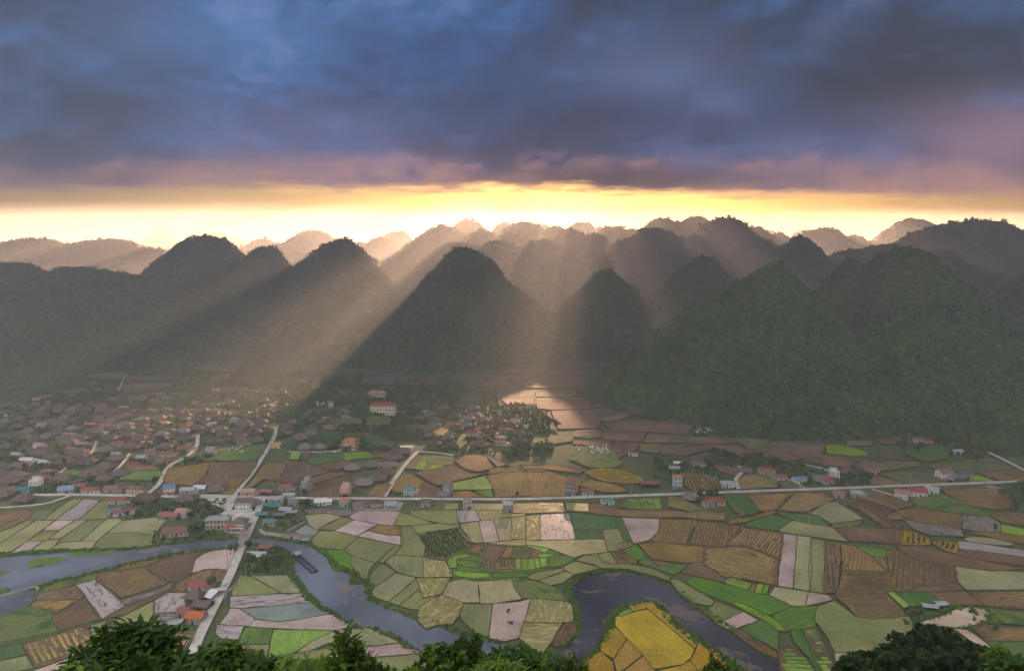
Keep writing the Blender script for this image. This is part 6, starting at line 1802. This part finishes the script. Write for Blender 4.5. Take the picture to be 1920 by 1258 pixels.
# pale cliff on the western hill
def cliff(px, py, D, w, h, seed, label):
    r = random.Random(seed); vs = []; fs = []
    c = at_dist(px, py, D); nx, nz = 22, 26
    # find the slope behind each point and stand the rock on it
    for j in range(nz + 1):
        for i in range(nx + 1):
            x = c.x - w / 2 + w * i / nx; z = c.z - h / 2 + h * j / nz
            best = None
            y = D - 260
            while y < D + 400:
                zz = max([(hill_height(H, x, y) or -1) for H, _ in HILLS[15:21]] + [-1])
                if zz >= z: best = y; break
                y += 4
            y = (best or D)
            edge = min(i, nx - i) / nx * 3; edge = min(1, edge); edv = min(1, min(j, nz - j) / nz * 3)
            ck = mnoise.fractal(Vector((x * .05, z * .03, seed)), .9, 2.2, 5)
            vs.append((x - c.x, y - c.y - (5.0 + 5 * ck) * (min(edge, edv) > .25 + .3 * mnoise.noise(Vector((x * .06, z * .04, 2)))) * 1.0 + (6 if min(edge, edv) <= .25 + .3 * mnoise.noise(Vector((x * .06, z * .04, 2))) else 0), z - c.z))
    for j in range(nz):
        for i in range(nx):
            a = j * (nx + 1) + i; fs.append((a, a + 1, a + nx + 2, a + nx + 1))
    m, g = material('limestone')
    if g:
        pos = g.n('ShaderNodeNewGeometry').outputs['Position']
        nn_ = g.noise(g.v('MULTIPLY', pos, (.12, .12, .03)), 1.0, 6.0, .7)
        cc = g.ramp(nn_, [(.38, (.05, .06, .04, 1)), (.48, (.18, .18, .18, 1)), (.62, (.42, .42, .44, 1))])
        b = g.n('ShaderNodeBsdfPrincipled'); g.put(b.inputs['Base Color'], cc); b.inputs['Roughness'].default_value = .95
        bp = g.n('ShaderNodeBump'); bp.inputs['Strength'].default_value = 1; bp.inputs['Distance'].default_value = 3; g.put(bp.inputs['Height'], nn_); g.t.links.new(bp.outputs[0], b.inputs['Normal'])
        out = g.n('ShaderNodeOutputMaterial'); g.t.links.new(b.outputs[0], out.inputs[0])
    o = mesh_obj('cliff', vs, fs, m, smooth=True); o.location = c; tag(o, label, kind='structure')
    return o
cliff(48, 680, 1000, 26, 42, 3, 'pale limestone cliff, left face')
cliff(80, 685, 990, 22, 34, 8, 'pale limestone cliff, right face')
# ------------------------------------------------------------------ the hilltop under the camera
def top_z(x, y):
    base = 148.0 - 0.2 * abs(x) * .3
    if y > 2: base -= (y - 2) * 1.15 if y < 8 else 6.9 + (y - 8) * .98
    if y < -4: base -= (-4 - y) * .5
    base += 1.2 * mnoise.noise(Vector((x * .12, y * .12, 0)))
    sp = 0
    d = math.hypot((x - 51) / 25.0, (y - 78) / 32.0)
    if d < 1.6: sp = 101.0 - 26 * d * d - 10 * d
    return max(base, sp, -1)
vs = []; fs = []; nx, ny = 120, 110
xs_ = [-190 + 380 * i / nx for i in range(nx + 1)]; ys_ = [-120 + 290 * j / ny for j in range(ny + 1)]
for y in ys_:
    for x in xs_: vs.append((x, y, top_z(x, y)))
for j in range(ny):
    for i in range(nx):
        a = j * (nx + 1) + i; fs.append((a, a + 1, a + nx + 2, a + nx + 1))
tag(mesh_obj('hill', vs, fs, forest_mat(), smooth=True), 'wooded hilltop under the viewpoint', kind='structure')

near_leaf = leaf_mat('near_leaves', (0.008, 0.024, 0.004), (0.034, 0.075, 0.008), .12, trans=.12)
fresh_leaf = leaf_mat('fresh_leaves', (0.02, 0.052, 0.007), (0.10, 0.17, 0.018), .15, trans=.2)
dark_leaf = leaf_mat('dark_leaves', (0.007, 0.020, 0.006), (0.028, 0.055, 0.014), .08, trans=.08)
def leaf(vs, fs, base, d, up, L, W, droop=.35):
    """one folded, drooping leaf blade"""
    d = d.normalized(); side = d.cross(up).normalized(); nrm = side.cross(d)
    pts = []
    for t, w in ((0, .12), (.35, 1.0), (.7, .75), (1.0, .02)):
        c = base + d * (L * t) - Vector((0, 0, 1)) * (droop * L * t * t)
        pts.append((c - side * W * w + nrm * W * .35 * w, c, c + side * W * w + nrm * W * .35 * w))
    b = len(vs)
    for a_, c_, e_ in pts: vs += [tuple(a_), tuple(c_), tuple(e_)]
    for k in range(3):
        o = b + 3 * k; fs += [(o, o + 1, o + 4, o + 3), (o + 1, o + 2, o + 5, o + 4)]
def rosette(seed, n, L, W, mat, droop=.35, upness=.5, stem=.25):
    r = random.Random(seed); vs = []; fs = []
    for i in range(n):
        a = i * 2.4 + r.uniform(-.3, .3); el = upness * (1 - i / n * 1.2) + r.uniform(-.15, .2)
        d = Vector((math.cos(a), math.sin(a), el)); k = r.uniform(.7, 1.15)
        leaf(vs, fs, Vector((0, 0, -stem * i / n)), d, Vector((0, 0, 1)), L * k, W * k, droop * r.uniform(.5, 1.4))
    me = bpy.data.meshes.new('leaf_spray'); me.from_pydata(vs, [], fs); me.materials.append(mat); return me
def twig_spray(seed, n, L, W, mat):
    """a shoot with leaves in two ranks"""
    r = random.Random(seed); vs = []; fs = []
    for i in range(n):
        t = i / n; z = -.34 + .36 * t; a = i * 2.6 + r.uniform(-.4, .4)
        d = Vector((math.cos(a), math.sin(a), .55 + .5 * t)); leaf(vs, fs, Vector((0, 0, z)), d, Vector((0, 0, 1)), L * r.uniform(.75, 1.1) * (1.1 - .4 * t), W, .25)
    me = bpy.data.meshes.new('leaf_spray'); me.from_pydata(vs, [], fs); me.materials.append(mat); return me
ros = [rosette(i, 10, .30, .050, near_leaf) for i in range(4)]
ros_fresh = [rosette(20 + i, 10, .28, .044, fresh_leaf) for i in range(3)]
shoots = [twig_spray(40 + i, 11, .25, .036, near_leaf) for i in range(3)] + [twig_spray(60, 11, .25, .036, fresh_leaf)]
small = [twig_spray(70 + i, 12, .15, .05, near_leaf) for i in range(3)] + [twig_spray(75, 12, .15, .045, fresh_leaf)]
fine = [rosette(90 + i, 16, .2, .012, fresh_leaf, .7, .9) for i in range(3)]
dark = [twig_spray(120 + i, 16, .34, .11, dark_leaf) for i in range(4)]

def bush(name, label, px, py, D, rx, ry, rz, n, meshes, size, seed, cat='bush', stems=9, lean=0.0, shell=.45, twigs=(), group=None):
    """shrub: stems from the slope up into a crown; every spray of leaves sits on its own twig"""
    r = random.Random(seed); c = at_dist(px, py, D)
    gz = top_z(c.x, c.y - .4)
    root = empty(name, (c.x, c.y, gz - .1)); H = c.z - gz
    tb = MB(); tips = []
    hubs = []
    for i in range(stems):
        a = r.uniform(0, 6.28); q = r.uniform(.1, .7)
        hub = Vector((math.cos(a) * rx * q + lean, math.sin(a) * ry * q, H + rz * r.uniform(-.7, .2)))
        k1 = Vector((hub.x * .35 + r.uniform(-.1, .1), hub.y * .35, max(.2, hub.z * .5)))
        tb.tube((r.uniform(-.12, .12), r.uniform(-.12, .12), 0), k1, .045, .032, 5); tb.tube(k1, hub, .032, .018, 5)
        hubs.append(hub)
    for i in range(n):
        d = Vector((r.gauss(0, 1), r.gauss(0, 1), r.gauss(0, 1))).normalized(); q = shell + (1 - shell) * r.random() ** .6
        lump = 1 + .55 * mnoise.noise(Vector((d.x * 2 + seed, d.y * 2, d.z * 2)))
        p_ = Vector((d.x * rx * q * lump + lean, d.y * ry * q * lump, H + d.z * rz * q * lump))
        tips.append((p_, d))
    for dx, dz in twigs:      # shoots that stand out of the crown
        tips.append((Vector((dx, 0, H + dz)), Vector((0, 0, 1))))
    for p_, d in tips:
        hub = min(hubs, key=lambda h: (h - p_).length)
        mid = hub.lerp(p_, .55) + Vector((0, 0, -.04))
        tb.tube(hub, mid, .012, .009, 3); tb.tube(mid, p_, .009, .005, 3)
    tb.build('trunk', bark_m, root)
    for i, (p_, d) in enumerate(tips):
        me = meshes[r.randrange(len(meshes))]
        o = bpy.data.objects.new('leaf_spray', me); col.objects.link(o); o.parent = root
        o.location = p_; s = size * r.uniform(.75, 1.25); o.scale = (s, s, s)
        o.rotation_euler = (r.uniform(-.5, .5) - d.y * .5, r.uniform(-.5, .5) + d.x * .5, r.uniform(0, 6.28))
    tag(root, label, cat, group)
    return root
bush('leafy_tree', 'slender young tree with open drooping leaf rosettes at bottom left', 245, 1205, 12.5, .85, .6, .42, 120, ros, 1.0, 1, 'tree', 10, shell=.3,
     twigs=[(-.55, .42), (-.2, .46), (.1, .46), (.4, .44), (.7, .3), (-.75, .18)])
bush('leafy_shrub', 'dense glossy shrub at the far left of the bottom edge', 190, 1262, 11.5, .95, .7, .28, 170, ros + ros_fresh[:1], .95, 2, 'shrub')
bush('leafy_shrub', 'broad leafy shrub below the orange-roofed house', 320, 1272, 12.0, .95, .7, .38, 240, ros, 1.0, 3, 'shrub')
bush('leafy_shrub', 'tallest mound of bright-tipped leaves in front of the lower road', 412, 1262, 12.5, .78, .7, .52, 210, ros + ros_fresh, .95, 4, 'shrub', twigs=[(-.05, .62), (.1, .66), (.5, .42)])
bush('leafy_shrub', 'low leafy shrub in front of the bright green plots', 520, 1268, 11.5, .85, .6, .27, 190, ros_fresh + ros[:2], .85, 5, 'shrub')
bush('bamboo_shrub', 'pale arching bamboo-like shrub at bottom centre-left', 590, 1255, 11.0, .5, .4, .30, 80, fine + shoots[3:], .8, 6, 'shrub')
bush('sapling', 'upright sapling with narrow leaves standing against the pink paddy', 652, 1232, 10.5, .30, .3, .42, 90, shoots, .9, 7, 'sapling', 6, shell=.1, twigs=[(-.12, .5), (.0, .58), (.12, .45), (.2, .35), (-.2, .4)])
bush('sapling', 'shorter narrow-leaved sapling beside the upright one', 695, 1255, 10.5, .28, .3, .30, 60, shoots, .85, 8, 'sapling', 5, shell=.1)
bush('leafy_shrub', 'small round-leaved shrub at the bottom, right of the saplings', 745, 1268, 11, .35, .4, .2, 60, small, 1.0, 9, 'shrub', 5)
bush('leafy_shrub', 'dense round-leaved shrub overlapping the river corner', 860, 1238, 13.0, .9, .7, .40, 230, small, 1.25, 10, 'shrub', 12, twigs=[(.15, .55), (.3, .7), (.38, .62), (.1, .6), (-.5, .4)])
bush('leafy_shrub', 'dark glossy shrub under the pinkish paddy', 965, 1255, 12.5, .85, .7, .34, 200, ros, .85, 11, 'shrub')
bush('bamboo_shrub', 'light green fine-leaved bamboo in front of the dark glossy shrub', 930, 1258, 10.5, .6, .4, .24, 110, fine, .9, 12, 'shrub')
bush('leafy_shrub', 'low shrub at the right end of the central thicket', 1045, 1268, 12.0, .45, .4, .24, 90, ros, .8, 13, 'shrub', 6)
bush('fern_plant', 'thin upright ferny plant against the golden rice', 1345, 1248, 11.0, .35, .3, .22, 46, shoots[:3], .6, 14, 'plant', 6, shell=.1, twigs=[(-.1, .2), (.1, .26), (.3, .16)])
bush('vine', 'thin flowering vine arching over the river bank', 1065, 1232, 11.5, .4, .2, .10, 26, small, .6, 15, 'vine', 4, shell=.1, twigs=[(-.4, .12), (-.2, .14), (.2, .06), (.35, -.05)])
# wooded knoll at the lower right
k_ = 0
for px, py, D, rx, rz, lb in ((1757, 1200, 82, 2.9, 1.6, 'treetop crowning the dark knoll at bottom right'), (1706, 1222, 76, 2.9, 1.7, 'dark tree left of the knoll\'s highest treetop'), (1812, 1226, 78, 2.9, 1.7, 'dark tree right of the knoll\'s highest treetop'),
        (1660, 1248, 70, 2.4, 1.4, 'dark tree on the left slope of the knoll'), (1612, 1256, 66, 1.8, 1.0, 'lowest dark tree at the knoll\'s left end'), (1750, 1250, 66, 3.6, 2.0, 'broad dark tree in the middle of the knoll'), (1855, 1245, 68, 3.4, 1.8, 'dark tree at the knoll\'s right end'), (1690, 1256, 60, 3.2, 1.6, 'dark tree low on the front of the knoll'), (1810, 1262, 60, 3.2, 1.6, 'dark tree at the knoll\'s front right')):
    k_ += 1
    bush('broadleaf_tree', lb, px, py, D, rx, 2.6, rz, 210, dark, 1.9, 200 + k_, 'tree', 8, shell=.55)
bush('sapling', 'light green sapling leaning from the knoll over the canal', 1870, 1228, 58, .9, .8, 1.0, 40, ros_fresh, 2.6, 240, 'sapling', 5, shell=.2)
bush('leafy_shrub', 'leafy branch poking into the bottom right corner', 1912, 1250, 13, .4, .3, .22, 70, ros, .9, 241, 'shrub', 5)
kp = []
for _ in range(2600):
    x, y = rnd.uniform(10, 92), rnd.uniform(40, 118)
    z = top_z(x, y)
    if z < 88 or x < 30: continue
    kp.append((x, y, z - .1, rnd.uniform(.5, 1.1)))
near_kit = kit('knoll_sprays', [raw_obj('spray', *clump_crown(260, 1.0, .8, .5, .13, 400 + i, 6), dark_leaf) for i in range(3)])
scatter('knoll_scrub', kp, near_kit)
# big grass blades
def blade_plant(px, py, D, label, blades, seed, name='grass_tuft'):
    r = random.Random(seed); c = at_dist(px, py, D); gz = top_z(c.x, c.y); root = empty(name, (c.x, c.y, gz)); H = c.z - gz
    for dx, hh, W in blades:
        vs = []; fs = []; n = 8
        for i in range(n + 1):
            t = i / n; w = W * math.sin(math.pi * min(1, .12 + .88 * t)) ** .8 if t < 1 else .001
            cx = dx * t * t * 1.0; cz = (H + hh) * t - abs(dx) * .3 * t ** 3
            vs += [(cx - w, .02 * t + w * .3, cz), (cx, 0, cz), (cx + w, .02 * t + w * .3, cz)]
        for i in range(n):
            o = 3 * i; fs += [(o, o + 1, o + 4, o + 3), (o + 1, o + 2, o + 5, o + 4)]
        mesh_obj('leaf', vs, fs, fresh_leaf, root)
    tag(root, label, 'grass')
blade_plant(1402, 1268, 9.5, 'broad pale grass blades rising in front of the dark river', [(-.02, .36, .055), (.28, .16, .03), (-.22, .1, .02)], 1)
blade_plant(1150, 1272, 9.5, 'thin grass blades against the golden rice peninsula', [(-.1, .16, .014), (.12, .2, .012), (.35, .2, .012), (-.3, .1, .012), (.0, .12, .014)], 2)
blade_plant(1065, 1272, 9.0, 'tuft of green blades at the dark river corner', [(-.12, .24, .016), (-.02, .3, .014), (.12, .22, .016), (.24, .14, .014), (-.28, .18, .014)], 3)
blade_plant(625, 1272, 9.0, 'two wide pale blades at bottom centre-left', [(-.1, .18, .03), (.12, .22, .028), (.02, .12, .02)], 4)
# ------------------------------------------------------------------ every village house and tree is told apart by what it stands next to
MARKS = [('cream three-storey school', 717, 778), ('yellow villa', 653, 842), ('long yellow hall', 327, 1006), ('shiny-roofed shed', 762, 845), ('top of the curved lane', 345, 850), ('orange-roofed house at the far edge', 230, 769),
         ('far orange-roofed house', 167, 801), ('rusty orange stilt house', 303, 801), ('faded pink sheet roof', 125, 821), ('whitish-roofed pink house', 45, 869), ('low teal house', 42, 925), ('wooded eastern spur', 1850, 800),
         ('lone orange house below the hills', 403, 733), ('yellow house on the straight lane', 517, 841), ('upper red-roofed hamlet house', 902, 806), ('lower red-roofed hamlet house', 902, 826), ('tiny white shrine', 620, 764), ('blue-trimmed house', 122, 925),
         ('pale pink hamlet roof', 965, 797), ('lane among the west village roofs', 175, 845), ('lane down to the garden', 228, 872), ('cliff side of the valley', 20, 760), ('isolated eastern house', 1799, 853), ('slate-roofed roadside house', 1399, 889),
         ('broad red roof south of the road', 1343, 948), ('river point', 490, 1045), ('concrete shell house', 571, 926), ('steep brown roof by the roadside', 1592, 892), ('grey sheds above the furrowed field', 1268, 880), ('graveyard lawn', 440, 855)]
MK = [(n_, at(px, py)) for n_, px, py in MARKS]
ORD = ['', 'second ', 'third ', 'fourth ', 'fifth ', 'sixth ', 'seventh ', 'eighth ', 'ninth ', 'tenth ', 'eleventh ', 'twelfth ']
def side_of(dx, dy):
    if abs(dx) > abs(dy) * 1.0: return 'right of' if dx > 0 else 'left of'
    return 'behind' if dy > 0 else 'in front of'
def name_all(items, verb):
    groups = {}
    for it in items:
        o, x, y, look = it
        n_, q = min(MK, key=lambda t: (t[1].x - x) ** 2 + (t[1].y - y) ** 2)
        sd = side_of(x - q.x, y - q.y)
        groups.setdefault((look, sd, n_), []).append(((x - q.x) ** 2 + (y - q.y) ** 2, o))
    for (look, sd, n_), L in groups.items():
        L.sort(key=lambda t: t[0])
        for i, (dd, o) in enumerate(L):
            near = 'nearest ' if i == 0 else ORD[min(i, 11)] + 'nearest '
            o['label'] = (near + look + ' ' + sd + ' the ' + n_).replace('the the', 'the')
name_all([(o, x, y, look) for o, x, y, look, own in HOUSES if not own], 'stands')
GENERIC = set(lk for _, lk in TP)
name_all([(o, x, y, look) for o, x, y, look in TREES if look in GENERIC], 'grows')
for o, x, y, look in TREES:
    if look not in GENERIC: o['label'] = look
